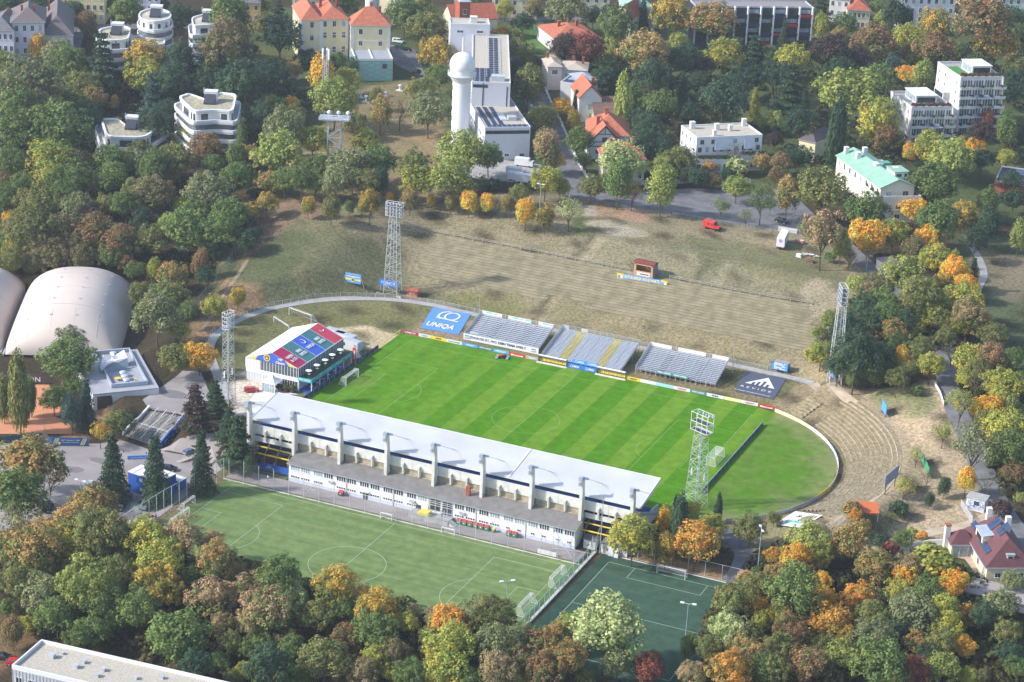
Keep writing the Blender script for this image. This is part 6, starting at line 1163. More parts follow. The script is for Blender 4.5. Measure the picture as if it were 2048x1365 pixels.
# training-pitch lamp posts and street lamps
def lamp(label, P, top_py, heads, rz=0, arm=.9, col=None):
    Ht = up_to(P, top_py); o = thing('lamp_post', label, 'lamp post', P, rz, 'lamp posts'); MB().tube((0, 0, -.3), (0, 0, Ht), .14 if Ht > 9 else .10, 8, .07).build('pole', col or ZINC, o)
    for k in range(heads):
        s = 1 if k == 0 else -1; q = MB().bar((0, 0, Ht - .05), (s * arm, 0, Ht + .1), .08).box(min(s * arm, s * (arm + .9)), max(s * arm, s * (arm + .9)), -.28, .28, Ht, Ht + .2); q.build('lamp_head', WHITE if heads == 2 else ZINC, o)
    return o
lamp('tall lamp post with twin heads rising by the right end of the clubhouse', Vector((45.2, -58.3, ZL)), 990, 2, R(30)); lamp('twin-headed lamp post at the lower right of the green practice pitch', Pz(1012, 1225, ZL), 1163, 2, R(40)); lamp('twin-headed lamp post standing on the dark practice pitch', Pz(1370, 1290, ZL), 1208, 2, R(10)); lamp('twin-headed lamp post at the right edge of the service road', G(1515, 1145), 1058, 2, R(-60))
lamp('street lamp at the edge of the avenue of maples', G(1079, 425), 369, 2, R(0), .5); lamp('curved street lamp beside the hill road above the trailer', G(1600, 447), 416, 1, R(20), 1.2); lamp('street lamp by the garage on the hill road', G(1733, 540), 512, 1, R(0), .5); lamp('thin lamp post at the sheeted fence of the yard', G(163, 1030, 0), 962, 2, 0, .7); lamp('white pole at the left end of the first bleacher', Vector((-40.1, 56.2, .7)), 592, 0); lamp('white pole at the right end of the third bleacher', Vector((38.4, 58.3, .7)), 693, 0)
# ------------------------------------------------------------------ signs, kiosk, huts round the bowl
P = G(706, 572); o = thing('welcome_sign', 'blue and yellow welcome board on splayed posts on the grass slope', 'sign', P, R(2)); w = 2.6; MB().box(-w, w, -.06, .06, .9, 4.0).build('panel', BRBLUE, o); MB().box(-w, w, -.09, -.06, 1.75, 2.3).build('stripe', YELLOW, o); MB().tube((0, -.09, 2.0), (0, -.13, 2.0), .75, 20).build('emblem', YELLOW, o); MB().tube((0, -.13, 2.0), (0, -.16, 2.0), .5, 20).build('emblem_centre', DTEAL, o); text(o, 'WILLKOMMEN', .6, face_M(0, -.09, 3.6), YELLOW, width=3.0); MB().box(-2.3, 2.3, -.085, -.06, 2.85, 3.05).build('small_print', WHITE, o); [MB().bar((s * w, 0, 3.2), (s * (w + 1.2), 0, -.4), .13).build('post', GREYWOOD, o) for s in (-1, 1)]
P = G(826, 592); o = thing('wooden_hut', 'small orange wooden hut with red roof beside the far left mast', 'hut', P, R(8)); MB().box(-1.6, 1.6, -1.2, 1.2, 0, 2.1).build('wall', ORANGE, o); m = MB(); slab(m, -1.9, 1.9, -1.5, 2.0, 0, 2.7, .1); slab(m, -1.9, 1.9, 0, 2.7, 1.5, 2.0, .1); m.build('roof', BRICK, o); [MB().box(x - .25, x + .25, -1.26, -1.2, .8, 1.7).build('shutter', BLUE, o) for x in (-1.3, 1.3)]; MB().box(-.5, .5, -1.24, -1.2, .1, 1.8).build('door', WOOD, o)
P = G(1288, 556); kz = P + Vector((0, 1.0, 0)); o = thing('kiosk', 'wooden commentary kiosk with curved dark red roof above the blue letters', 'kiosk', kz, R(-2)); m = MB()
OR = mat('pine_boards', (.52, .29, .15), .8, .12, 1.5); MB().box(-3.1, 3.1, 1.9, 2.1, .2, 4.4).build('back_wall', OR, o); [MB().box(x - .15, x + .15, -1.6, 2.0, .2, 4.4).build('side_wall', mat('grey_boards', (.22, .20, .22)) if x > 0 else OR, o) for x in (-3.0, 3.0)]; MB().box(-3.1, 3.1, -1.75, -1.55, .2, 2.2).build('counter', OR, o)
[MB().box(x - .3, x + .3, -1.78, -1.55, 2.2, 4.4).build('front_post', OR, o) for x in (-2.75, 2.75)]; MB().box(-3.1, 3.1, -1.78, -1.55, 4.1, 4.4).build('lintel', OR, o); MB().box(-3, 3, -1.5, 1.9, .2, .35).build('floor', DARKM, o)
for k in range(8):
    a, b = -1.9 + k * .52, -1.9 + (k + 1) * .52; f = lambda y: 4.45 + .75 * math.cos(y / 2.3 * 1.35); m = MB(); slab(m, -3.4, 3.4, a, f(a), b, f(b), .12); m.build('roof_strip', mat('dark_red_felt', (.19, .045, .04), .8), o)
MB().box(-2.1, 2.2, -1.84, -1.78, .75, 1.9).build('sign', STUCCO, o); MB().box(-1.0, 1.8, -1.87, -1.84, 1.2, 1.5).build('print', DARKM, o); m = MB(); [m.bar((-5.6 + k * .6, -1.0, -1.0 + k * .22), (-5.6 + k * .6, .6, -1.0 + k * .22), .25, .08) for k in range(5)]; m.build('steps', GREYWOOD, o); m = MB(); [m.bar((x, y, -1.6), (x, y, .3), .2) for x in (-2.8, 0, 2.8) for y in (-1.6, 1.8)]; m.build('stilts', DARKM, o)
A_ = G(1234, 556); B = G(1334, 571); L = (B - A_).length; o = thing('name_board', 'long blue board with yellow ends reading NATURARENA HOHE WARTE', 'board', A_, math.atan2(B.y - A_.y, B.x - A_.x)); MB().box(2, L - 2.0, -.06, .06, .05, 1.6).build('panel', BRBLUE, o); [MB().box(a, b, -.06, .06, .05, 1.6).build('panel_end', YELLOW, o) for a, b in ((0, 2.0), (L - 2.0, L))]; text(o, 'NATURARENA HOHE WARTE', 1.35, face_M(L / 2 - .1, -.09, .82), mat('pale_letter_yellow', (.75, .72, .30)), width=L - 4.6, bold=.04); [MB().tube((x, -.08, .6), (x, -.12, .6), .45, 14).build('emblem', WHITE if i % 2 else BRBLUE, o) for i, x in enumerate((.6, 1.5, L - 1.5, L - .6))]
# board on legs (billboards on the right slope)
def billboard(label, px, py, w, z0, z1, rz, mt, s=None, tcol=None, tilt=0):
    P = G(px, py); o = thing('billboard', label, 'billboard', P, rz, 'billboards on the right slope'); MB().box(-w / 2, w / 2, -.08, .08, z0, z1).build('panel', mt, o); [MB().bar((x, .1, -.6), (x, .1, z1 - .1), .16).build('post', DARKM, o) for x in (-w * .35, w * .35)]; MB().bar((-w / 2, .12, z0 + .2), (w / 2, .12, z0 + .2), .12).build('brace', STEEL, o)
    if s: text(o, s, (z1 - z0) * .4, face_M(0, -.11, (z0 + z1) / 2), tcol, width=w * .75)
    return o
billboard('blue billboard on posts at the upper end of the right standing terraces', 1767, 830, 4.0, .8, 3.6, R(-58), BRBLUE); billboard('long green billboard tilted on the bare right slope', 1850, 940, 10, .4, 2.6, R(-66), mat('billboard_green', (.05, .30, .14)), None)
billboard('large dark scoreboard standing on black posts beyond the right terraces', 1780, 982, 8.6, 2.6, 5.6, R(82), mat('scoreboard_grey', (.30, .33, .38)), None)
P = G(1563, 742); o = thing('photo_trailer', 'blue and white box trailer parked beside the oval path', 'trailer', P, R(-4)); MB().box(-2.1, 2.1, -1.1, 1.1, .5, 2.7).build('body', BRBLUE, o); m = MB(); rr = random.Random(3); [m.box(-1.9 + i * .48, -1.5 + i * .48, -1.14, -1.1, .7 + j * .4, 1.0 + j * .4) for i in range(7) for j in range(5) if rr.random() < .75]; m.build('photo_patches', STUCCO, o); MB().box(-2.15, 2.15, -1.15, 1.15, 2.7, 2.78).build('roof', mat('dusty_roof', (.30, .27, .27)), o); wm_ = MB().tube((0, -.12, 0), (0, .12, 0), .33, 12).mesh('wheel', BLACK); [put('wheel', wm_, o, (x, y, .33)) for x in (-.5, .4) for y in (-1.0, 1.0)]; MB().bar((2.1, 0, .5), (3.4, 0, .45), .12).build('drawbar', DARKM, o)
o = thing('blue_cabin', 'narrow blue portable toilet left of the photo trailer', 'cabin', G(1546, 738), 0); MB().box(-.5, .5, -.5, .5, 0, 2.2).build('body', BLUE, o); MB().box(-.35, .35, -.53, -.5, .1, 2.0).build('door', BRBLUE, o)
ORG2 = mat('faded_orange_sheet', (.50, .14, .05), .6, .1); P = G(1733, 1035); o = thing('orange_canopy', 'slanting orange canopy between the trees below the right terraces', 'canopy', P, R(20)); m = MB(); slab(m, -2.6, 2.6, -2.0, 2.2, 1.8, 3.4, .1); m.build('roof', ORG2, o); MB().box(-2.5, 2.5, 1.5, 1.6, 0, 3.2).build('back_sheet', ORANGE, o); [MB().bar((x, y, 0), (x, y, 2.2 if y < 0 else 3.3), .1).build('post', STEEL, o) for x in (-2.5, 2.5) for y in (-1.9, 1.6)]
P = G(1953, 1016); o = thing('ticket_hut', 'small white ticket hut covered with murals beside the hill road', 'hut', P, R(-3)); MB().box(-2.3, 2.3, -1.7, 1.7, -.3, 3.0).build('wall', STUCCO, o); MB().box(-2.5, 2.5, -1.9, 1.9, 3.0, 3.2).build('roof', GREYST, o); MB().box(-1.9, 2.1, -1.76, -1.7, .3, 2.7).build('mural', mat('mural_mix', (.55, .56, .60), .8, .5, 2.5, c2=(.10, .16, .35)), o); MB().box(-.4, .9, -1.80, -1.76, 1.4, 2.5).build('window', GLASS, o); MB().box(-2.34, -2.3, -.6, .3, .9, 2.0).build('window', GLASS, o); scribble(o, -1.8, 2.0, -1.8, .4, 2.5, 7, DARKM, 20)
P = G(1778, 545); o = thing('garage', 'white flat-roofed garage with graffiti beside the hill road', 'garage', P, R(-48)); MB().box(-4, 4, -2.6, 2.6, -.5, 3.4).build('wall', STUCCO, o); MB().box(-4.2, 4.2, -2.8, 2.8, 3.4, 3.6).build('roof', mat('bitumen', (.20, .18, .17)), o); scribble(o, -3.6, 3.6, -2.63, .3, 1.6, 8, mat('spray_green', (.1, .35, .3)), 16)
fence('pale handrail along the stairway on the right slope', PW([(1868,770),(1880,790),(1887,812)]), 1.2, 2.4, .14, PALECONC, (1.1, .6), CONT)
# ------------------------------------------------------------------ vehicles
WHm = MB().tube((0, -.11, 0), (0, .11, 0), .33, 14).mesh('wheel', BLACK); RIMm = MB().tube((0, -.125, 0), (0, .125, 0), .19, 10).mesh('rim', STEEL)
PROF = {'hatch': ([(-2.0, .35), (2.05, .35), (2.1, .62), (2.0, .85), (1.15, .98), (-1.95, 1.02), (-2.08, .7)], [(1.15, .98), (.45, 1.46), (-1.45, 1.48), (-1.95, 1.02)], 4.1, 1.72),
        'suv': ([(-2.2, .42), (2.25, .42), (2.3, .75), (2.2, 1.0), (1.2, 1.12), (-2.15, 1.15), (-2.28, .8)], [(1.2, 1.12), (.55, 1.66), (-1.6, 1.68), (-2.1, 1.15)], 4.5, 1.85),
        'van': ([(-2.3, .4), (2.2, .4), (2.3, .7), (2.2, 1.0), (1.6, 1.15), (-2.3, 1.2)], [(1.6, 1.15), (.9, 1.85), (-2.2, 1.9), (-2.3, 1.2)], 4.6, 1.85)}
def car(label, P, rz, col, kind='hatch', grp='parked cars', cat='car'):
    o = thing('parked_car', label, cat, P, rz, grp); body, cab, L, w = PROF[kind]; m = MB()
    def ext(prof, wl, wh, mi=0):
        zs = [q[1] for q in prof]; lo, hi = min(zs), max(zs); n = len(prof); f = lambda z: (wl + (wh - wl) * (z - lo) / (hi - lo)) / 2
        vs = [(x, -f(z), z) for x, z in prof] + [(x, f(z), z) for x, z in prof]; m.add(vs, [tuple(range(n)), tuple(range(2 * n - 1, n - 1, -1))] + [((k + 1) % n, k, n + k, n + (k + 1) % n) for k in range(n)], mi)
    ext(body, w, w * .96); ext(cab, w * .93, w * .74); m.build('body', col, o)
    g = MB(); zs0, zs1 = cab[0][1] + .07, cab[1][1] - .08
    for s in (-1, 1):
        a = w * .93 / 2 - .02 + .03; b = w * .74 / 2 + .035
        for x0, x1 in ((cab[3][0] + .55, -.35), (-.25, cab[0][0] - .45)): g.add([(x0, s * a, zs0), (x1 + .2 * (x1 > 0), s * a, zs0), (x1 - .12, s * b, zs1), (x0 + .1, s * b, zs1)], [(0, 1, 2, 3) if s < 0 else (3, 2, 1, 0)])
    (x0, z0), (x1, z1) = cab[0], cab[1]; g.add([(x0 - .05, -w * .42, z0 + .08), (x0 - .05, w * .42, z0 + .08), (x1 + .08, w * .35, z1 - .04), (x1 + .08, -w * .35, z1 - .04)], [(0, 1, 2, 3)])
    (x0, z0), (x1, z1) = cab[3], cab[2]; g.add([(x0 - .03, w * .40, z0 + .10), (x0 - .03, -w * .40, z0 + .10), (x1 - .06, -w * .33, z1 - .06), (x1 - .06, w * .33, z1 - .06)], [(0, 1, 2, 3)]); g.build('windows', GLASS, o)
    for x in (-L * .31, L * .31):
        for y in (-w * .44, w * .44): q = put('wheel', WHm, o, (x, y, .33)); put('rim', RIMm, q)
    for s in (-1, 1): MB().box(L * .49, L * .505, s * w * .33 - .2, s * w * .33 + .2, .62, .8).build('headlight', LENS, o); MB().box(-L * .512, -L * .50, s * w * .36 - .14, s * w * .36 + .14, .65, .88).build('tail_light', RED, o)
    return o
PWH = mat('car_paint_white', (.72, .73, .75), .25, .03, spec=.6); PBK = mat('car_paint_black', (.02, .022, .028), .2, .05, spec=.7); PRD = mat('car_paint_red', (.55, .02, .03), .3, .04, spec=.6); PGR = mat('car_paint_grey', (.20, .22, .26), .25, .05, spec=.6); PBL = mat('car_paint_blue_grey', (.10, .16, .26), .25, .05, spec=.6)
car('small red car on the bare ground left of the marquee', G(503, 784), R(35), PRD); car('dark suv alone on the parking strip near the white gate', G(1563, 446), R(-12), PBK, 'suv')
car('white suv with black roof in the asphalt yard', G(178, 978), R(-72), PWH, 'suv'); car('dark grey van beside the white suv in the asphalt yard', G(205, 978), R(-72), PGR, 'van'); car('black car left of the pair below the yard fence', G(97, 1022), R(-72), PBK); car('white suv below the yard fence', G(137, 1022), R(-70), PWH, 'suv')
car('dark grey car parked under the tall spruce', G(243, 1018), R(-75), PBK); car('dark grey car beside the hatched bay', G(290, 1016), R(-75), PGR, 'suv'); car('pale blue car half hidden at the foot of the ramp', G(380, 908), R(70), PBL); car('black car behind the blue containers', G(338, 941), R(15), PBK); car('blue-grey car below the orange tree', G(102, 1058), R(-70), PBL); car('white car beside the blue-grey one below the orange tree', G(122, 1056), R(-70), PWH)
car('red car at the left end of the gravel-roofed building', G(32, 1330), R(20), PRD); car('black car at the far left below the wood', G(4, 1318), R(20), PBK)
car('white delivery van on the institute forecourt', G(796, 86), R(5), PWH, 'van', cat='van'); car('dark green car on the institute forecourt', G(800, 97), R(5), mat('car_paint_green', (.02, .07, .05), .3)); car('dark car with grey trailer beside the green one', G(812, 102), R(10), PBK); car('small dark car at the grey-roofed institute', G(163, 103), R(75), PBK); car('white car parked on the ridge road beside the long wing', G(1038, 196), R(60), PWH); car('white car further up the ridge road', G(1022, 140), R(60), PWH)
car('black car covered with leaves at the service road', G(1512, 1130), R(20), PBK, 'suv'); car('second dark car at the service road below the first', G(1502, 1142), R(20), PBK); car('white car at the service road under orange leaves', G(1492, 1155), R(20), PWH)
P = G(1424, 459); o = thing('fire_van', 'old red fire van parked on the grass above the bank', 'van', P, R(-12)); MB().box(-2.9, 1.1, -1.1, 1.1, .7, 2.7).build('body', RED, o); MB().add([(1.1, -1.0, .7), (2.8, -.85, .7), (2.8, .85, .7), (1.1, 1.0, .7), (1.1, -1.0, 1.75), (2.75, -.7, 1.5), (2.75, .7, 1.5), (1.1, 1.0, 1.75)], [(0, 1, 5, 4), (1, 2, 6, 5), (2, 3, 7, 6), (3, 0, 4, 7), (4, 5, 6, 7)]).build('bonnet', RED, o); MB().box(-2.7, .9, -.95, .95, 2.7, 2.8).build('roof', mat('faded_red', (.60, .10, .09)), o); [MB().box(x, x + .7, -1.13, -1.1, 1.6, 2.3).build('window', GLASS, o) for x in (-1.2, .1)]; MB().box(1.1, 1.16, -.9, .9, 1.8, 2.5).build('windscreen', GLASS, o); MB().box(2.2, 2.9, -1.15, 1.15, .45, 1.0).build('bumper', BLACK, o)
for x in (-1.7, 1.9):
    for y in (-1.0, 1.0): q = put('wheel', WHm, o, (x, y, .45), 0, (1.35, 1, 1.35))
[MB().box(2.78, 2.85, s * .6 - .15, s * .6 + .15, .95, 1.25).build('headlight', LENS, o) for s in (-1, 1)]; MB().bar((-2.4, -.5, 2.95), (.4, -.5, 2.95), .12).build('roof_ladder', DARKM, o)
P = G(1556, 508); Q = G(1574, 472); rz = math.atan2(Q.y - P.y, Q.x - P.x); o = thing('box_trailer', 'long white box trailer with purple oval badge parked on the grass', 'trailer', P.lerp(Q, .45), rz); L = 9.0; MB().box(-L / 2, L / 2, -1.3, 1.3, 1.0, 3.9).build('body', PWH, o); MB().box(-L / 2 + .2, L / 2 - .2, -1.2, 1.2, 3.9, 3.98).build('roof', WHITE, o); MB().box(-L / 2 - .02, L / 2, -1.2, 1.2, .6, 1.0).build('chassis', DARKM, o); m = MB(); m.tube((-L / 2 - .03, 0, 3.0), (-L / 2 - .06, 0, 3.0), .55, 20); q = m.build('badge', mat('purple_badge', (.50, .25, .60)), o)
for x in (-3.2, -2.2, 3.0):
    for y in (-1.05, 1.05): put('wheel', WHm, o, (x, y, .45), 0, (1.35, 1, 1.35))
[MB().box(-L / 2 - .05, -L / 2, s * .9 - .25, s * .9 + .25, .7, .95).build('tail_light', RED, o) for s in (-1, 1)]; MB().box(.5, 3.8, -1.33, -1.3, 2.6, 3.0).build('side_lettering', GREYST, o)
for px, py, L, w_, h, z, mt, lb, nm in ((1599, 487, 3.0, 1.8, .9, .2, mat('pink_boat', (.62, .32, .28)), 'upturned pink rowing boat on the grass', 'rowing_boat'), (1598, 515, 1.8, 1.4, 1.1, 0, PWH, 'small white covered trailer on the grass', 'small_trailer')):
    P = G(px, py); o = thing(nm, lb, nm.split('_')[-1], P, R(-10)); m = MB(); m.add([(-L / 2, -w_ * .3, z), (L / 2, -w_ * .3, z), (L / 2, w_ * .3, z), (-L / 2, w_ * .3, z), (-L * .45, -w_ / 2, z + h), (L * .42, -w_ / 2, z + h), (L * .42, w_ / 2, z + h), (-L * .45, w_ / 2, z + h)], [(0, 1, 5, 4), (1, 2, 6, 5), (2, 3, 7, 6), (3, 0, 4, 7), (4, 5, 6, 7)]); m.build('hull' if 'boat' in nm else 'body', mt, o); m = MB(); m.bar((-L / 2, 0, z + h), (L / 2, 0, z + h), .12); m.build('keel' if 'boat' in nm else 'lid', WHITE, o)
P = G(1620, 512); o = thing('scrap_pile', 'pile of pale scrap boards and pipes under the rusty tree', 'pile', P); m = MB(); rr = random.Random(8); [m.bar((rr.uniform(-3, 2), rr.uniform(-1, 1), .2), (rr.uniform(-1, 4), rr.uniform(-1.2, 1), rr.uniform(.2, 1.0)), .25, .1) for _ in range(16)]; m.build('boards', STUCCO, o); m = MB(); [m.tube((rr.uniform(-2, 2), rr.uniform(-1, 1), .1), (rr.uniform(-2, 3), rr.uniform(-1, 1), rr.uniform(.3, .9)), .08, 5) for _ in range(6)]; m.build('pipes', DARKM, o)
P = G(1617, 525); o = thing('brush_pile', 'heap of dry brown brushwood beside the scrap boards', 'pile', P); m = MB(); [m.bar((rr.uniform(-1.8, 1.8), rr.uniform(-1.2, 1.2), 0), (rr.uniform(-1.8, 1.8), rr.uniform(-1.2, 1.2), rr.uniform(.6, 1.6)), .07) for _ in range(90)]; q = m.build('twigs', mat('dry_twigs', (.34, .22, .16)), o); q['kind'] = 'stuff'
# people -------------------------------------------------------------------------
def person_mesh(name, J, top, legs, pose_seed=0):
    """one continuous figure grown from a skeleton; J = joints"""
    me = bpy.data.meshes.new(name); V = [q[0] for q in J]; E_ = [(i, q[1]) for i, q in enumerate(J) if q[1] is not None]; me.from_pydata(V, E_, []); o = bpy.data.objects.new(name, me); COL.objects.link(o)
    sk = o.modifiers.new('s', 'SKIN'); sv = me.skin_vertices[0].data if me.skin_vertices else None
    if sv is None:
        bpy.context.view_layer.objects.active = o; me.update(); sv = me.skin_vertices[0].data if me.skin_vertices else None
    if sv:
        for i, q in enumerate(J): sv[i].radius = (q[2], q[2]); sv[i].use_root = (i == 0)
    o.modifiers.new('b', 'SUBSURF').levels = 1; bpy.context.view_layer.update(); r = bpy.data.meshes.new_from_object(o.evaluated_get(bpy.context.evaluated_depsgraph_get())); bpy.data.objects.remove(o)
    r.materials.clear(); [r.materials.append(q) for q in (top, legs, SKIN)]
    for f in r.polygons: z = f.center.z; f.material_index = 1 if z < J[0][0][2] + .03 else 2 if z > J[3][0][2] - .02 else 0
    return r
SKIN = mat('skin', (.50, .30, .22), .6)
def standing(st_=.12):
    return [((0, 0, .95), None, .15), ((0, 0, 1.2), 0, .14), ((0, 0, 1.42), 1, .15), ((0, 0, 1.52), 2, .06), ((.02, 0, 1.66), 3, .105), ((0, .2, 1.40), 2, .06), ((.06, .27, 1.14), 5, .045), ((.16, .25, .92), 6, .04), ((0, -.2, 1.40), 2, .06), ((-.04, -.27, 1.14), 8, .045), ((.04, -.26, .90), 9, .04),
            ((0, .1, .90), 0, .09), ((st_, .11, .5), 11, .065), ((st_ * .6, .11, .08), 12, .05), ((st_ * .6 + .16, .12, .04), 13, .04), ((0, -.1, .90), 0, .09), ((-st_ * .4, -.11, .5), 15, .065), ((-st_, -.11, .08), 16, .05), ((-st_ + .16, -.12, .04), 17, .04)]
def person(label, P, rz, top, legs, J=None, hair=DARKM):
    o = thing('person', label, 'person', P, rz); bm_ = person_mesh('body', J or standing(), top, legs); put('body', bm_, o); h = (J or standing())[4][0]; MB().dome((h[0] - .02, h[1], h[2] + .0), .118, .13, 10, 4, -.2).build('hair', hair, o, smooth=True); return o
person('person in a white top walking below the left end of the grandstand', Vector((-43.5, -62.2, ZL + .05)), 1.0, WHITE, PBL); person('person in a pink shirt standing at the clubhouse side door', Vector((-2.2, -60.6, ZL + .05)), -1.5, mat('pink_shirt', (.6, .3, .3)), DARKM); person('person in white on the entrance terrace', Vector((4.6, -61.2, ZL + 1.05)), -1.2, WHITE, BLUE)
sc_ = thing('motor_scooter', 'red motor scooter parked at the left net fence of the practice pitch', 'scooter', G(307, 1037), R(70)); MB().box(-.8, .1, -.18, .18, .35, .8).build('body', PRD, sc_); MB().bar((.1, 0, .4), (.65, 0, .3), .3, .12).build('footboard', PRD, sc_); MB().bar((.65, 0, .3), (.5, 0, 1.05), .3, .1).build('leg_shield', PRD, sc_); [put('wheel', WHm, sc_, (x, 0, .24), 0, (.75, .8, .75)) for x in (-.6, .75)]; MB().bar((.45, -.3, 1.1), (.45, .3, 1.1), .05).build('handlebar', BLACK, sc_); MB().box(-.8, -.1, -.15, .15, .8, .88).build('saddle', BLACK, sc_)
# ride-on mower with driver
mp = Vector((-23.5, 36.9, .03)); mo = thing('ride_on_mower', 'red and grey ride-on mower near the far touchline', 'mower', mp, R(195)); MB().add([(0.2, -.45, .45), (1.1, -.4, .45), (1.1, .4, .45), (.2, .45, .45), (.2, -.45, 1.0), (1.0, -.35, .9), (1.0, .35, .9), (.2, .45, 1.0)], [(0, 1, 5, 4), (1, 2, 6, 5), (2, 3, 7, 6), (3, 0, 4, 7), (4, 5, 6, 7)]).build('bonnet', RED, mo); MB().box(-.9, .3, -.45, .45, .4, .6).build('chassis', DARKM, mo); MB().box(-.8, -.35, -.3, .3, .6, .75).box(-.85, -.75, -.3, .3, .75, 1.15).build('seat', BLACK, mo); [put('wheel', WHm, mo, (x, y, .35), 0, (1.1, 1.4, 1.1)) for x in (-.6, .8) for y in (-.6, .6)]; m = MB(); [m.box(x, x + .7, y - .4, y + .4, .15, .4) for x, y in ((1.3, -.8), (1.3, .8), (-1.7, -.8), (-1.7, .8), (-1.8, 0))]; m.build('cutting_units', ZINC, mo); MB().bar((-.9, -.4, .6), (-.9, -.4, 2.0), .06).bar((-.9, .4, .6), (-.9, .4, 2.0), .06).bar((-.9, -.4, 2.0), (-.9, .4, 2.0), .06).build('roll_bar', DARKM, mo)
JS = [((-.55, 0, .8), None, .15), ((-.5, 0, 1.05), 0, .14), ((-.48, 0, 1.25), 1, .15), ((-.46, 0, 1.34), 2, .06), ((-.44, 0, 1.48), 3, .105), ((-.46, .2, 1.22), 2, .06), ((-.25, .25, 1.02), 5, .045), ((-.02, .12, 1.05), 6, .04), ((-.46, -.2, 1.22), 2, .06), ((-.25, -.25, 1.02), 8, .045), ((-.02, -.12, 1.05), 9, .04), ((-.4, .12, .78), 0, .09), ((.0, .15, .8), 11, .065), ((.1, .15, .62), 12, .05), ((.22, .15, .58), 13, .04), ((-.4, -.12, .78), 0, .09), ((.0, -.15, .8), 15, .065), ((.1, -.15, .62), 16, .05), ((.22, -.15, .58), 17, .04)]
person('person in a dark red jacket driving the mower', mp, R(195), CRIMSON, DARKM, JS)
# ------------------------------------------------------------------ left: air domes, courts, stairs, containers
DOME = mat('dome_membrane', (.60, .50, .43), .55, .08, .06, c2=(.52, .45, .40), detail=7.0); SEAM = mat('dome_seam', (.50, .45, .42), .6)
def airdome(label, near_r, ax_, wd, ln, h):
    ax_ = Vector(ax_).normalized(); sd = Vector((-ax_.y, ax_.x)); c = Vector(near_r) + ax_ * ln / 2 + sd * wd / 2; z0 = -3.6; o = thing('air_dome', label, 'air dome', (c.x, c.y, z0), math.atan2(ax_.y, ax_.x), 'air domes')
    f = lambda u, v: h * max(0, 1 - abs(u) ** 3.4) ** .5 * max(0, 1 - abs(v) ** 2.4) ** .55; n = 44; us = [math.sin(math.pi / 2 * (2 * i / n - 1)) for i in range(n + 1)]; V = []; F = []
    for a in us:
        for b in us: V.append((a * ln / 2, b * wd / 2 * (1 - .12 * max(0, abs(a) - .8) * 5 * .3), f(a, b)))
    for i in range(n):
        for j in range(n): k = i * (n + 1) + j; F.append((k, k + n + 1, k + n + 2, k + 1))
    MB().add(V, F).build('membrane', DOME, o, smooth=True)
    for u in (-.55, -.1, .35, .72): m = MB(); bs = [k / 20 - 1 for k in range(1, 40)]; [m.bar((u * ln / 2, a * wd / 2, f(u, a) + .02), (u * ln / 2, b * wd / 2, f(u, b) + .02), .14, .04) for a, b in zip(bs[:-1], bs[1:])]; m.build('seam', SEAM, o)
    for v in (-.6, -.2, .2, .6):
        m = MB(); bs = [-.97 + k * .06 for k in range(7)]; [m.bar((a * ln / 2, v * wd / 2, f(a, v) + .02), (b * ln / 2, v * wd / 2, f(b, v) + .02), .10, .04) for a, b in zip(bs[:-1], bs[1:])]; m.build('end_seam', SEAM, o)
    vm = MB(); [vm.tube((.42 * math.cos(a), .42 * math.sin(a), .04), (.42 * math.cos(a + .785), .42 * math.sin(a + .785), .04), .07, 4) for a in [k * .785 for k in range(8)]]; vm = vm.mesh('lamp_patch', SEAM)
    for u in (-.72, -.42, -.12, .18, .48):
        for v in (-.62, -.22, .22, .62): put('lamp_patch', vm, o, (u * ln / 2, v * wd / 2, f(u, v) + .02))
    m = MB(); [m.box(-ln / 2 - .2, ln / 2 + .2, s * wd / 2 - .25, s * wd / 2 + .25, -.3, .3) for s in (-1, 1)]; m.build('ground_beam', GREYST, o); return o
airdome('large off-white air dome over tennis courts at the left edge', (-122.6, -9.5), (-.46, .888), 32.5, 55, 12.0)
airdome('second air dome mostly cut off by the left edge of the view', (-153.0, -23.5), (-.46, .888), 32.5, 55, 12.0)
bl = thing('dome_link', 'dark green link tunnel between the two air domes', 'tunnel', G(10, 632)); MB().box(-2.5, 2.5, -1.2, 1.2, -.5, 2.6).build('body', mat('dark_green_sheet', (.04, .09, .08)), bl); MB().tube((-2.5, 0, 2.2), (2.5, 0, 2.2), 1.1, 10).build('vault', MATS['dark_green_sheet'], bl)
drape('clay_court', PW([(-20,768),(98,772),(150,868),(-20,868)], -4.1), CLAY, .06, 4); m = MB(); a, b, c, d = [Pz(*q, -3.98) for q in ((5, 812), (95, 815), (60, 780), (88, 860))]; m.bar(a, b, .12, .01); m.bar(c, d, .12, .01); structure('court_lines', m.mesh('court_lines', LINE))
A_ = Pz(-30, 762, -3.8); B = Pz(98, 768, -3.8); L = (B - A_).length; o = thing('dark_screen', 'dark screen with white letters ON at the foot of the large air dome', 'screen', A_, math.atan2(B.y - A_.y, B.x - A_.x)); MB().box(0, L, -.06, .06, 0, 2.2).build('sheet', mat('grey_screen', (.07, .065, .07)), o); text(o, 'ON', 2.0, face_M(L - 4.0, -.1, 1.1), WHITE, width=3.4, bold=.03); [MB().bar((k * 4.2, .1, 0), (k * 4.2, .1, 6), .1).build('post', DARKM, o) for k in range(int(L / 4.2) + 1)]
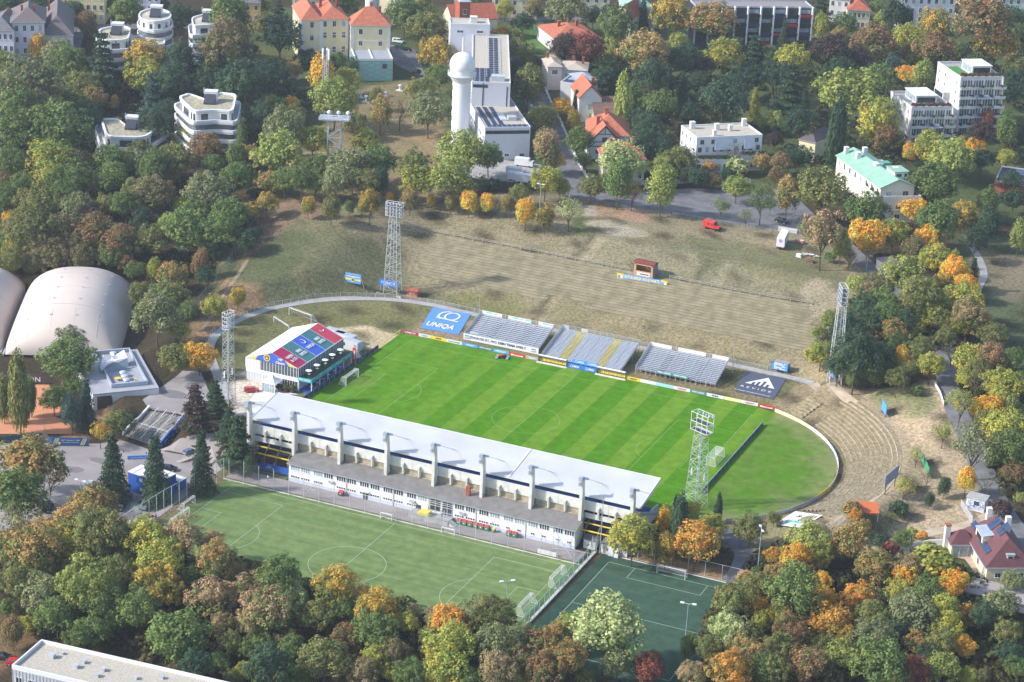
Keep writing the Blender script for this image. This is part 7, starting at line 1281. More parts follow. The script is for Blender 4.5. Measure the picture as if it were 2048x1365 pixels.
for pts, h, mt, lb, tx in (([(-40, 893), (84, 880)], 2.0, mat('court_screen_teal', (.03, .08, .10)), 'dark teal screen fence before the clay court', None), ([(84, 880), (104, 892)], 2.0, NAVY, 'short navy screen at the corner of the clay court', None), ([(104, 892), (178, 893)], 2.3, mat('banner_navy', (.03, .10, .24)), 'long navy club banner fence with running footballer and stripes', 'FIRST VIENNA FC 1894')):
    a, b = [Pz(*q, -4.1) for q in pts]; L = (b - a).length; o = thing('screen_fence', lb, 'fence', a, math.atan2(b.y - a.y, b.x - a.x)); MB().box(0, L, -.05, .05, .1, h + .1).build('sheet', mt, o); [MB().bar((min(k * 2.6, L), .1, -.3), (min(k * 2.6, L), .1, h + .3), .08).build('post', STEEL, o) for k in range(int(L / 2.6) + 2)]
    if tx: text(o, tx, .55, face_M(L * .5, -.08, 1.6), WHITE, width=L * .5); text(o, 'NATURARENA HOHE WARTE', .3, face_M(L * .5, -.08, 1.0), WHITE, width=L * .45); m = MB(); [m.bar((x, -.08, .3), (x + .9, -.08, 2.2), .18, .02, up=(0, 1, 0)) for x in (.2, .6, 1.0, L - 2.2, L - 1.8, L - 1.4)]; m.build('stripes', MATS['pale_yellow_sheet'], o); MB().tube((1.9, -.07, .8), (1.9, -.1, .8), .38, 16).build('emblem', YELLOW, o)
# broad outdoor staircase with handrails
tl, trr = Pz(300, 818, .0), Pz(368, 835, .0); blb, br = Pz(247, 872, -4.2), Pz(316, 896, -4.2)
ss = thing('outdoor_staircase', 'broad concrete stairs with five white handrails and blue painted side wall', 'stairs', tl); O = tl; sm_ = PALECONC; n = 22
SG = mat('stair_concrete', (.40, .38, .35), .9, .15, 1.5); cl, cr = blb - tl, br - trr
def stz(t): return -4.2 * (t / .44 * .5 if t < .44 else .5 if t < .56 else .5 + (t - .56) / .44 * .5)
k = 0; ts = [i / 12 * .44 for i in range(12)] + [.44] + [.56 + i / 12 * .44 for i in range(12)]
for i, t in enumerate(ts):
    t2 = ts[i + 1] if i + 1 < len(ts) else 1.0; z = stz((t + t2) / 2 if abs(t - .44) > 1e-6 else .5); q = [tl.lerp(blb, t), trr.lerp(br, t), trr.lerp(br, t2), tl.lerp(blb, t2)]; MB().prism([(v.x - O.x, v.y - O.y) for v in q][::-1], -5.2, z).bar((q[3].x - O.x, q[3].y - O.y, z + .01), (q[2].x - O.x, q[2].y - O.y, z + .01), .16, .07, 1).build('step' if abs(t - .44) > 1e-6 else 'landing', [SG, DARKM], ss)
for j in range(5):
    u = j / 4 * .98 + .01; m = MB(); prev = None
    for i in range(13):
        t = i / 12; q = tl.lerp(blb, t).lerp(trr.lerp(br, t), u) - O; q.z = stz(t) + 1.0; m.tube(q - Vector((0, 0, 1.0)), q, .04, 5) if i % 2 == 0 else None
        if prev is not None: m.tube(prev, q, .10, 6)
        prev = q
    m.build('handrail', WHITE, ss)
sd = (trr - tl).normalized()
for nm, P0, P1, s, mt in (('side_wall', tl, blb, -1, STUCCO), ('blue_side_wall', trr, br, 1, BLUE)):
    m = MB(); V = []; 
    for i in range(13):
        t = i / 12; q = P0.lerp(P1, t) - O
        for w_ in (.05, .45): V += [(q.x + sd.x * s * w_, q.y + sd.y * s * w_, -5.4), (q.x + sd.x * s * w_, q.y + sd.y * s * w_, stz(t) + .95)]
    F = []
    for i in range(12): b_ = i * 4; F += [(b_, b_ + 1, b_ + 5, b_ + 4), (b_ + 2, b_ + 6, b_ + 7, b_ + 3), (b_ + 1, b_ + 3, b_ + 7, b_ + 5)]
    F += [(0, 2, 3, 1), (48, 49, 51, 50)]; m.add(V, F).build(nm, mt, ss)
q0 = trr - O + sd * .55; q1 = br - O + sd * .55; rr = random.Random(5); m = MB(); d_ = (q1 - q0)
for i in range(46): t = rr.random() * .9 + .05; p_ = q0.lerp(q1, t); z = stz(t) + rr.uniform(-2.4, .4); m.bar((p_.x, p_.y, z), (p_.x + d_.x * rr.uniform(-.05, .05), p_.y + d_.y * rr.uniform(-.05, .05), z + rr.uniform(-.4, .4)), .16, .04, up=(1, 0, 0))
m.build('yellow_graffiti', MATS['pale_yellow_sheet'], ss)
for k, (px, py, L, z, mt, rf_, lb) in enumerate(((283, 985, 6.4, 0, BLUE, WHITE, 'lower left blue container behind the spruces'), (314, 990, 6.4, 0, BLUE, WHITE, 'lower right blue container between the spruces'), (283, 985, 6.4, 2.6, BLUE, WHITE, 'upper left blue container with white roof, stacked on another'), (314, 990, 6.4, 2.6, BLUE, WHITE, 'upper right blue container with white roof, stacked on another'), (352, 975, 4.5, 0, BLUE, WHITE, 'short blue container with rounded white roof at the right of the spruces'))):
    P = Pz(px, py, -4.2); o = thing('blue_container', lb, 'container', P + Vector((0, 0, z + .02)), R(-8), 'blue containers'); MB().box(-L / 2 + .05, L / 2 - .05, -1.3, 3.6 if k < 4 else 1.3, 0, 2.58).build('body', mt, o); 
    if z or k == 4: MB().box(-L / 2, L / 2, -1.4, 3.7 if k < 4 else 1.4, 2.58, 2.75).build('roof', rf_, o); [MB().bar((x, -1.3, 2.8), (x, 3.6 if k < 4 else 1.2, 2.8), .3, .08).build('roof_rib', WHITE, o) for x in (-1.6, 1.6)]
    MB().box(.6, 1.6, -1.35, -1.3, 1.1, 2.0).build('window', STUCCO, o)
o = thing('slogan_wall', 'low blue slogan wall running to the blue containers', 'wall', Pz(255, 920, -4.2), R(35)); MB().box(0, 9, -.1, .1, 0, 1.1).build('sheet', BRBLUE, o); m = MB(); [m.bar((1 + i * .8, -.12, .25 + .3 * (i % 2)), (1.7 + i * .8, -.12, .8 - .3 * (i % 2)), .14, .02, up=(0, 1, 0)) for i in range(9)]; m.build('print', STUCCO, o)
o = thing('side_ramp', 'wooden ramp with rail and closed yellow parasol right of the stairs', 'ramp', Pz(352, 925, -4.2), R(52)); MB().add([(0, -.9, 0), (9, -.9, 1.9), (9, .9, 1.9), (0, .9, 0), (0, -.9, -.2), (9, -.9, -.2), (9, .9, -.2), (0, .9, -.2)], [(0, 1, 2, 3), (4, 5, 1, 0), (3, 2, 6, 7), (1, 5, 6, 2)]).build('ramp_deck', GREYWOOD, o); m = MB(); m.bar((0, -.9, 1.0), (9, -.9, 2.9), .07); [m.bar((k * 1.5, -.9, k * .32), (k * 1.5, -.9, 1.0 + k * .32), .06) for k in range(7)]; m.build('rail', STEEL, o)
o = thing('parasol', 'closed yellow parasol at the top of the wooden ramp', 'parasol', Pz(384, 884, -3.2)); MB().tube((0, 0, 0), (0, 0, 3.4), .05, 6).build('pole', STEEL, o); MB().tube((0, 0, 1.2), (0, 0, 3.3), .38, 8, .08).build('canopy', YELLOW, o)
o = thing('club_cabin', 'blue cabin with white trim and grey roof among the dark conifers', 'cabin', Pz(415, 888, -2.8), R(-6)); MB().box(-3, 3, -1.4, 1.4, -1.5, 2.5).build('wall', BLUE, o); MB().box(-3.2, 3.2, -1.6, 1.6, 2.5, 2.8).build('roof', GREYST, o); [MB().box(x, x + 1.6, -1.46, -1.4, .7, 1.9).build('window', STUCCO, o) for x in (-2.2, .4)]
# ------------------------------------------------------------------ buildings on the hill
_wc = {}
def WM(w, h):
    k = (w, h)
    if k not in _wc: _wc[k] = win_mesh(w, h, 2 if w > .8 else 1, .1)
    return _wc[k]
def root_at(name, label, px, py, cat='building', off=0):
    P = G(px, py, off=off); P.z = h1(P.x, P.y); return thing(name, label, cat, P)
def frame(p1, p2, p3, Hh, zt=None):
    if zt is None: a = G(*p1, off=Hh); b = G(*p2, off=Hh); zt = (a.z + b.z) / 2
    A, B, C = Pz(*p1, zt), Pz(*p2, zt), Pz(*p3, zt); u = (B - A).normalized(); v = Vector((-u.y, u.x, 0)); D = abs((C - A).dot(v)); return A, math.atan2(u.y, u.x), (B - A).length, D, zt
def hip(m, W_, D, ov, rh, z=0, mi=0, fr=.5):
    x0, x1, y0, y1 = -ov, W_ + ov, -ov, D + ov
    if W_ >= D: r = (y1 - y0) * fr; a, b = (x0 + r, (y0 + y1) / 2, z + rh), (x1 - r, (y0 + y1) / 2, z + rh)
    else: r = (x1 - x0) * fr; a, b = ((x0 + x1) / 2, y0 + r, z + rh), ((x0 + x1) / 2, y1 - r, z + rh)
    c = [(x0, y0, z), (x1, y0, z), (x1, y1, z), (x0, y1, z)]
    f = [(0, 1, 5, 4), (1, 2, 5), (2, 3, 4, 5), (3, 0, 4)] if W_ >= D else [(0, 1, 4), (1, 2, 5, 4), (2, 3, 5), (3, 0, 4, 5)]
    m.add(c + [a, b], f + [(3, 2, 1, 0)], mi)
def gable(m, W_, D, ov, rh, ax='y', z=0):
    x0, x1, y0, y1 = -ov, W_ + ov, -ov, D + ov
    if ax == 'y': xm = (x0 + x1) / 2; slabf = [((x0, y0, z), (xm, y0, z + rh), (xm, y1, z + rh), (x0, y1, z)), ((xm, y0, z + rh), (x1, y0, z), (x1, y1, z), (xm, y1, z + rh))]
    else: ym = (y0 + y1) / 2; slabf = [((x0, y0, z), (x1, y0, z), (x1, ym, z + rh), (x0, ym, z + rh)), ((x0, ym, z + rh), (x1, ym, z + rh), (x1, y1, z), (x0, y1, z))]
    for q in slabf: m.add(list(q) + [(a, b, c - .25) for a, b, c in q], [(0, 1, 2, 3) if ax != 'y' else (0, 1, 2, 3), (7, 6, 5, 4), (0, 4, 5, 1), (1, 5, 6, 2), (2, 6, 7, 3), (3, 7, 4, 0)])
def block(root, p1, p2, p3, Hh, wm, roof='flat', rm=GRAVEL, rh=3.0, ov=.4, zt=None, win=(), base=5.0, ax='y', chim=(), par=.5, trim=None, hfr=.5):
    A, rz, W_, D, zt = frame(p1, p2, p3, Hh, zt); loc = Vector((A.x, A.y, zt)) - root.location; kw = dict(loc=loc, rz=rz)
    m = MB().box(0, W_, 0, D, -Hh - base, 0)
    if roof == 'gable':
        if ax == 'y': m.add([(0, 0, 0), (W_, 0, 0), (W_ / 2, 0, rh * W_ / (W_ + 2 * ov))], [(0, 1, 2)]).add([(0, D, 0), (W_, D, 0), (W_ / 2, D, rh * W_ / (W_ + 2 * ov))], [(0, 2, 1)])
        else: m.add([(0, 0, 0), (0, D, 0), (0, D / 2, rh * .95)], [(0, 2, 1)]).add([(W_, 0, 0), (W_, D, 0), (W_, D / 2, rh * .95)], [(0, 1, 2)])
    m.build('wall', wm, root, **kw); m = MB(); q = None
    if roof == 'hip': hip(m, W_, D, ov, rh, .02, fr=hfr); q = m.build('roof', rm, root, **kw); MB().bar((-ov, -ov - .05, -.02), (W_ + ov, -ov - .05, -.02), .14, .16).bar((-ov - .05, -ov, -.02), (-ov - .05, D + ov, -.02), .14, .16).build('gutter', ZINC, q)
    elif roof == 'gable': gable(m, W_, D, ov, rh + .25, ax, .06); q = m.build('roof', rm, root, **kw)
    else:
        m.box(.3, W_ - .3, .3, D - .3, 0.0, .08); q = m.build('roof', rm, root, **kw); m = MB(); t = .3
        for a in ((-.03, W_ + .03, -.03, t), (-.03, W_ + .03, D - t, D + .03), (-.03, t, t, D - t), (W_ - t, W_ + .03, t, D - t)): m.box(*a, -.2, par)
        m.build('parapet', trim or wm, q)
    for (x, y, w_, h_) in chim: MB().box(x * W_ - w_ / 2, x * W_ + w_ / 2, y * D - w_ / 2, y * D + w_ / 2, 0, h_).box(x * W_ - w_ / 2 - .1, x * W_ + w_ / 2 + .1, y * D - w_ / 2 - .1, y * D + w_ / 2 + .1, h_, h_ + .15).build('chimney', STUCCO if rm in (GRAVEL, GREENCU) else BRICK, q)
    cs, sn = math.cos(rz), math.sin(rz)
    for face, n, zs, w_, h_, *cu in win:
        Lf = {'F': W_, 'L': D, 'R': D}[face]; me = WM(w_, h_)
        for k in range(n):
            t = Lf * (k + .5) / n
            lx, ly, lr = {'F': (t, 0, 0), 'L': (0, D - t, -math.pi / 2), 'R': (W_, t, math.pi / 2)}[face]
            for z in zs:
                w = put('window', me[0], root, loc + Vector((cs * lx - sn * ly, sn * lx + cs * ly, z - Hh)), rz + lr); put('pane', me[2] if (cu and (k + int(z)) % 2) or (k * 7 + int(z) * 3) % 4 == 0 else me[1], w)
    return loc, rz, W_, D
def sub(root, fr, mb, name, m_): return mb.build(name, m_, root, loc=fr[0], rz=fr[1])
# yellow institute
o = root_at('institute', 'pale yellow three-winged institute with red hipped roofs', 690, 120); BUFF = mat('buff_stucco', (.68, .60, .38), .85, .05, .4)
o['label'] = 'pale yellow three-winged institute with red hipped roofs behind the lattice mast'
c = block(o, (641, 39), (697, 38), (700, 12), 17, BUFF, 'hip', REDTILE2, 4.0, zt=35.5, win=[('F', 3, (14.0, 9.6, 4.0), 1.3, 2.2)], chim=[(.2, .6, 1, 5), (.8, .6, .9, 5)])
a = block(o, (603, 41), (645, 40.5), (591, 12), 17, BUFF, 'hip', REDTILE2, 4.6, zt=35.2, win=[('F', 1, (14.0, 9.0, 4.0), 1.4, 2.3), ('L', 6, (14.0, 9.0, 4.0), 1.1, 2.0)])
b = block(o, (702, 51), (781, 52), (693, 36), 17, BUFF, 'hip', REDTILE2, 6.0, zt=34.5, win=[('F', 2, (13.4, 9.0), 1.4, 2.2), ('L', 4, (13.4, 9.0, 4.0), 1.0, 2.0)], chim=[(.55, .8, 1, 6.8), (.75, .5, 1, 6)])
for fr in (a, b, c):
    for z in (-12.0, -6.0): sub(o, fr, MB().box(-.08, fr[2] + .08, -.1, 0, z - .25, z), 'string_course', STUCCO)
    sub(o, fr, MB().box(-.1, 1.2, -.09, 0, -17, -.1).box(fr[2] - 1.2, fr[2] + .05, -.09, 0, -17, -.1), 'corner_pilaster', STUCCO)
an = root_at('glass_annex', 'teal glass-clad flat annex with grey roof in front of the yellow institute', 748, 157)
fr = block(an, (711, 121), (786, 121), (703, 96), 8.2, mat('annex_core', (.20, .30, .30)), rm=mat('grey_membrane_roof', (.30, .32, .35)), par=.7, trim=mat('pale_trim', (.62, .62, .62))); GP = [mat('glass_cladding_%s' % n, c, .25, .1, spec=.6) for n, c in (('light', (.25, .45, .44)), ('mid', (.21, .40, .40)))]
pw, ph = (fr[2] - .1) / 6, 7.4 / 8; pnl = MB().box(.04, pw - .04, -.12, -.03, .04, ph - .04); pnm = [pnl.mesh('glass_panel', g) for g in GP]
for i in range(6):
    for j in range(8): cs, sn = math.cos(fr[1]), math.sin(fr[1]); put('glass_panel', pnm[(i * 3 + j * 5) % 2], an, fr[0] + Vector((cs * (.05 + i * pw), sn * (.05 + i * pw), -8.0 + j * ph)), fr[1])
pw2 = (fr[3] - .1) / 5
for i in range(5): sub(an, fr, MB().box(-.12, -.03, .05 + i * pw2, i * pw2 + pw2 - .05, -8, -.7), 'glass_panel', GP[i % 2])
sub(an, fr, MB().box(fr[2] * .72, fr[2] * .84, -.2, -.12, -3.2, -1.4), 'window', GLASS); sub(an, fr, MB().bar((fr[2] * .47, 0, .3), (fr[2] * .47, fr[3], .3), .5, .4), 'roof_rib', STUCCO)
# radar tower
P = Pz(919, 291, 15.5); Ht = up_to(P, 150); rt_ = thing('radar_tower', 'slender white radar tower with round gallery and white dome', 'tower', P, R(24)); MB().tube((0, 0, -3), (0, 0, Ht), 3.15, 28).build('shaft', mat('tower_white', (.74, .74, .74), .5, .04), rt_, smooth=False); [MB().box(-3.2, -3.0, -.9, 0, z, z + 1.5).build('window', GLASS, rt_) for z in [2 + k * 3.6 for k in range(int(Ht / 3.6))]]; MB().box(-.5, .5, -3.3, -3.05, -3, 2.4).build('door', GREYST, rt_)
MB().tube((0, 0, Ht - 2.2), (0, 0, Ht), 3.3, 24, 4.6).tube((0, 0, Ht), (0, 0, Ht + .3), 4.95, 32).build('gallery', WHITE, rt_); m = MB(); [m.bar((4.9 * math.cos(a), 4.9 * math.sin(a), Ht + .3), (4.9 * math.cos(a), 4.9 * math.sin(a), Ht + 1.3), .08) for a in [k * .262 for k in range(24)]]; [m.bar((4.9 * math.cos(a), 4.9 * math.sin(a), z), (4.9 * math.cos(a + .262), 4.9 * math.sin(a + .262), z), .07) for a in [k * .262 for k in range(24)] for z in (Ht + 1.3, Ht + .8)]; m.build('railing', WHITE, rt_)
MB().tube((0, 0, Ht + .3), (0, 0, Ht + 1.8), 4.0, 32).build('drum', WHITE, rt_); MB().dome((0, 0, Ht + 3.6), 4.4, 4.4, 28, 10, -.45).build('radome', mat('radome_white', (.78, .78, .77), .4, .03), rt_, smooth=True); m = MB(); [m.tube((4.42 * math.cos(t) * math.cos(a), 4.42 * math.cos(t) * math.sin(a), Ht + 3.6 + 4.42 * math.sin(t)), (4.5 * math.cos(t) * math.cos(a), 4.5 * math.cos(t) * math.sin(a), Ht + 3.6 + 4.5 * math.sin(t)), .16, 6) for t in (-.1, .4, .9) for a in [k * 1.047 + t for k in range(6)]]; q = m.build('rivets', STEEL, rt_); q['kind'] = 'stuff'; MB().tube((0, 2, Ht + 7), (0, 2, Ht + 12.5), .3, 8).build('mast', WHITE, rt_)
# long institute wing
lw_ = root_at('institute_wing', 'long white institute wing with dark solar panels on its flat roofs beside the radar tower', 1010, 312); PW2 = mat('white_panel_cladding', (.60, .61, .66), .6, .05)
f1 = block(lw_, (970, 258), (1061, 257), (943, 199), 10.6, PW2, rm=GRAVEL, win=[('L', 12, (6.2, 2.6), 1.6, 1.5), ('F', 3, (.6,), 1.6, 1.1)], zt=26.2); z1 = 26.2
f2 = block(lw_, (944, 166), (1021, 169), (969, 71), 19, PW2, rm=GRAVEL, win=[('L', 14, (15, 11.5, 8, 4.5), 1.6, 1.4), ('R', 10, (13,), 1.0, 1.6)], zt=34.5); f3 = block(lw_, (901, 50), (980, 52), (893, 38), 24, PW2, zt=38.5, win=[('L', 3, (21, 17), 1.6, 1.0), ('F', 2, (21,), 2.4, 1.0)], chim=[(.6, .5, 2.6, 2.2)])
sub(lw_, f1, MB().box(.4, f1[2] - .4, -.07, 0, -1.9, -.7), 'window_band', GLASS); sub(lw_, f2, MB().box(.4, 5.6, -.07, 0, -1.6, -.5), 'window_band', GLASS); sub(lw_, f2, MB().box(f2[2] * .28, f2[2] * .31, -.09, 0, -9, 0), 'shadow_joint', DARKM); sub(lw_, f2, MB().box(f2[2] - 1.3, f2[2] - .9, -.07, 0, -9, -1), 'slot_window', GLASS)
SP = MB().box(0, 1.55, 0, .95, .12, .16).mesh('solar_panel', SOLAR)
def solar(root, fr, x0, y0, nx, ny, dx=1.75, dy=1.5, z=.12, tilt=12):
    cs, sn = math.cos(fr[1]), math.sin(fr[1])
    for i in range(nx):
        for j in range(ny): x, y = x0 + i * dx, y0 + j * dy; q = put('solar_panel', SP, root, fr[0] + Vector((cs * x - sn * y, sn * x + cs * y, z))); q.rotation_euler = (R(tilt), 0, fr[1])
solar(lw_, f1, 1.2, 1.0, 9, 2); solar(lw_, f1, 1.2, 4.2, 3, 13, 2.3, 1.7); solar(lw_, f2, 1.0, 1.5, 3, 8, 1.8, 2.4); solar(lw_, f2, f2[2] * .45, 9, 2, 22, 1.8, 2.6)
sub(lw_, f2, MB().bar((f2[2] * .38, 6, .9), (f2[2] * .38, f2[3] - 4, .9), .12).bar((f2[2] * .7, 6, .9), (f2[2] * .7, f2[3] - 4, .9), .12), 'roof_rail', STEEL); sub(lw_, f2, MB().box(f2[2] * .5, f2[2] * .85, 3, 6.5, .1, 1.8), 'plant_unit', STEEL); sub(lw_, f1, MB().box(f1[2] * .62, f1[2] * .8, 9, 12, .1, 1.4), 'plant_unit', STEEL)
for k in range(5): sub(lw_, f1, MB().box(f1[2] * .45, f1[2] * .45 + 2.2, 9 + k * 1.7, 10 + k * 1.7, .1, .7), 'skylight', WHITE)
# plain villas and houses: one row each
def house(name, label, blocks, cat='house'):
    (p1, p2, p3, Hh), *_ = blocks[0]; o = root_at(name, label, *p1, cat=cat, off=Hh); out = []
    for (p1, p2, p3, Hh), kw in blocks: out.append(block(o, p1, p2, p3, Hh, **kw))
    return o, out
PINK = mat('pale_pink_stucco', (.62, .52, .46), .85, .06, .5); LAV = mat('lavender_stucco', (.58, .58, .66), .85, .05)
house('villa', 'low red-roofed villa with white chimneys and a glass lantern', [(((1108, 77), (1197, 74), (1088, 50), 6), dict(wm=STUCCO, roof='hip', rm=REDTILE2, rh=3.2, win=[('F', 5, (2.6,), 1.2, 1.6)], chim=[(.3, .5, 1, 4.2), (.7, .5, 1, 4.2)]))])
o, f = house('villa', 'small grey-roofed villa with front gable and white round turret', [(((1087, 113), (1123, 117), (1073, 86), 6), dict(wm=CREAM, roof='gable', rm=SLATE, rh=3.6, win=[('F', 2, (3.2,), 1.0, 1.5)]))]); sub(o, f[0], MB().tube((f[0][2] * .9, f[0][3] * .9, -6), (f[0][2] * .9, f[0][3] * .9, 3.5), 2.2, 16), 'turret', STUCCO); sub(o, f[0], MB().tube((f[0][2] * .9, f[0][3] * .9, 3.5), (f[0][2] * .9, f[0][3] * .9, 5.6), 2.5, 16, .05), 'turret_roof', SLATE)
house('villa', 'pink villa with low beige hipped roof above the ridge road', [(((1096, 134), (1124, 134), (1090, 118), 9), dict(wm=PINK, roof='hip', rm=mat('beige_roof', (.45, .38, .30)), rh=1.6, win=[('F', 1, (6,), 2.2, 1.8), ('L', 2, (6,), 1, 1.5)], chim=[(.3, .8, .8, 3)])), (((1124, 139), (1174, 142), (1120, 122), 7), dict(wm=STUCCO, roof='hip', rm=mat('beige_roof', (.45, .38, .30)), rh=1.6, win=[('F', 3, (4.2,), 1.0, 1.5)], chim=[(.8, .6, .9, 3.2), (.4, .7, .8, 3)]))])
o, f = house('villa', 'white villa with blue-grey flat roofs behind the red gabled house', [(((1121, 166), (1165, 172), (1121, 150), 6.5), dict(wm=STUCCO, rm=ZINC, win=[('L', 4, (3.5,), 1.0, 1.8)])), (((1160, 162), (1196, 160), (1190, 145), 7), dict(wm=STUCCO, roof='hip', rm=ZINC, rh=1.5, win=[('F', 2, (3.5,), 1.1, 1.6)]))]); solar(o, f[0], .6, .6, 5, 3)
o, f = house('gabled_house', 'white house with steep orange-red gable roof and a long skylight', [(((1159, 197), (1204, 197), (1128, 173), 9), dict(wm=STUCCO, roof='gable', rm=REDTILE2, rh=4.6, win=[('F', 1, (4.6,), 1.6, 2.2)], chim=[(.8, .6, 1, 5)]))]); d = f[0]; sub(o, d, MB().add([(.6, d[3] * .45, 1.1), (3.2, d[3] * .45, 3.6), (3.2, d[3] * .92, 3.6), (.6, d[3] * .92, 1.1)], [(0, 1, 2, 3)]), 'skylight', mat('pale_glass', (.55, .60, .64), .2))
o, f = house('brown_roofed_house', 'low house with dark brown steep roof right of the red gabled house', [(((1190, 237), (1236, 238), (1197, 204), 4), dict(wm=CREAM, roof='gable', rm=BROWNTILE, rh=5.0, ax='x', win=[('F', 3, (1.6,), 1.1, 1.4)]))])
o, f = house('timbered_villa', 'white half-timbered villa with orange gabled roof beside the ridge road', [(((1181, 283), (1238, 283), (1243, 262), 6.5), dict(wm=STUCCO, roof='gable', rm=REDTILE2, rh=5.6, ov=.7, win=[('F', 1, (6.2,), 2.0, 1.7), ('F', 2, (2,), 1.2, 1.6)], chim=[(.35, .5, 1.1, 7)])), (((1176, 268), (1257, 272), (1240, 243), 8), dict(wm=STUCCO, roof='hip', rm=REDTILE2, rh=5.4, ov=.7, win=[('R', 2, (4,), 1.2, 1.6)], chim=[(.45, .5, 1.2, 7)]))]); d = f[0]; w = d[2]
sub(o, d, MB().bar((0, -.06, -.2), (w, -.06, -.2), .25, .2).bar((0, -.06, -1.8), (w, -.06, -1.8), .2, .2).bar((.3, -.06, .1), (w / 2, -.06, 5.3), .25, .2).bar((w - .3, -.06, .1), (w / 2, -.06, 5.3), .25, .2).bar((w / 2, -.06, 2.5), (w / 2, -.06, 5.2), .2, .2).bar((w * .25, -.06, 2.5), (w * .75, -.06, 2.5), .2, .2).bar((.2, -.06, -1.8), (1.6, -.06, -.2), .18, .18).bar((w - .2, -.06, -1.8), (w - 1.6, -.06, -.2), .18, .18), 'timber_frame', DARKM)
house('hip_roofed_villa', 'cream villa with bright red hipped roof at the foot of the ridge road', [(((1207, 317), (1290, 318), (1194, 298), 8.5), dict(wm=CREAM, roof='hip', rm=mat('bright_red_tile', (.42, .085, .055), .75, .12, .9, bump=.3, bscale=3), rh=4.6, ov=.6, win=[('F', 5, (5.4, 1.6), 1.2, 1.9), ('L', 2, (5.4, 1.6), 1.1, 1.8)], chim=[(.25, .7, .9, 4.6), (.8, .8, .9, 5)]))])
o, f = house('terrace_house', 'white stepped apartment house with gravel roof and blue-grey mansard panels', [(((1394, 278), (1525, 272), (1373, 253), 12), dict(wm=WHITE, rm=GRAVEL, win=[('F', 9, (7.0,), 1.4, 1.9), ('F', 6, (9.8,), 1.5, 1.7), ('L', 4, (9.5, 6.0), .9, 1.5)], chim=[(.12, .8, 1.6, 2.4), (.45, .6, 1.5, 2.2), (.63, .5, 1.3, 2.0), (.93, .85, 1.4, 2.4), (.3, .15, 1.2, 2)])), (((1392, 321), (1458, 321), (1396, 309), 4.6), dict(wm=WHITE, rm=PATHM, win=[('F', 5, (1.0,), 1.4, 2.2)])), (((1482, 314), (1531, 312), (1480, 300), 5.2), dict(wm=WHITE, rm=PATHM, win=[('F', 3, (1.4,), 1.8, 2.2)]))]); d = f[0]
for a, b in ((.27, .55), (.72, .88)): sub(o, d, MB().add([(d[2] * a, -.1, -.1), (d[2] * b, -.1, -.1), (d[2] * b, -1.3, -4.0), (d[2] * a, -1.3, -4.0), (d[2] * a, 0, -4.0), (d[2] * b, 0, -4.0)], [(3, 2, 1, 0), (3, 0, 4), (2, 5, 1), (3, 4, 5, 2)]), 'mansard_panel', ZINC)
for k, (fr, n) in enumerate(((f[1], 9), (f[2], 5))):
    for i in range(n): q = put('planter_shrub', PROTO['s'][i % 2], o, fr[0] + Vector((math.cos(fr[1]) * fr[2] * (i + .5) / n, math.sin(fr[1]) * fr[2] * (i + .5) / n + .6, .9)), 0, (1.9, 1.6, 1.5)); q.color = (.05, .09, .03, 1); q['second'] = [.10, .12, .04]
o, f = house('green_roofed_house', 'cream apartment house with pale green copper roof and terraces', [(((1762, 376), (1829, 373), (1692, 311), 11.5), dict(wm=mat('pale_cream_stucco', (.66, .63, .52), .85, .06, .5), roof='gable', rm=GREENCU, rh=2.4, ov=.5, win=[('F', 2, (8.2,), 2.0, 1.8), ('L', 8, (8.6,), 1.2, 2.0)], chim=[(.3, .75, 1.6, 3.6), (.5, .45, 2.6, 3.2), (.75, .25, 1.6, 3.8), (.7, .9, 1.4, 3.6), (.2, .95, 1.4, 3.4)])), (((1753, 399), (1842, 398), (1676, 326), 8.0), dict(wm=MATS['pale_cream_stucco'], rm=PATHM, par=1.0, trim=STUCCO, win=[('F', 3, (4.5, 1.2), 1.8, 1.6), ('L', 10, (4.8, 1.6), 1.3, 1.6)]))]); d = f[0]
sub(o, d, MB().box(d[2] * .55, d[2] * .95, d[3] * .12, d[3] * .3, 1, 3.6), 'dormer', STUCCO); sub(o, d, MB().box(d[2] * .52, d[2] * .98, d[3] * .11, d[3] * .31, 3.6, 3.8), 'dormer_roof', GREENCU); sub(o, d, MB().box(d[2] * .5, d[2] * .85, d[3] * .42, d[3] * .5, 1.5, 3.4), 'roof_box', mat('dark_copper', (.10, .30, .22))); [sub(o, d, MB().box(d[2] * x, d[2] * x + .9, d[3] * .12 - .06, d[3] * .12, 2, 3), 'dormer_window', GLASS) for x in (.6, .68, .84)]
for i in range(9): fr = f[1]; t = fr[3] * (i + .5) / 9; q = put('planter_shrub', PROTO['s'][i % 2], o, fr[0] + Vector((-math.sin(fr[1]) * t + math.cos(fr[1]) * .8, math.cos(fr[1]) * t + math.sin(fr[1]) * .8, 1.1)), 0, (1.8, 1.8, 1.7)); q.color = (.08, .11, .03, 1); q['second'] = [.16, .14, .05]
house('small_yellow_house', 'small yellow house with dark hipped roof half hidden by trees', [(((1631, 286), (1672, 268), (1614, 272), 7), dict(wm=YELLOWST, roof='hip', rm=mat('dark_tile', (.10, .08, .085)), rh=2.8, win=[('F', 3, (4, 1), 1, 1.4), ('L', 2, (4, 1), 1, 1.4)], chim=[(.4, .6, .8, 3.4)]))])
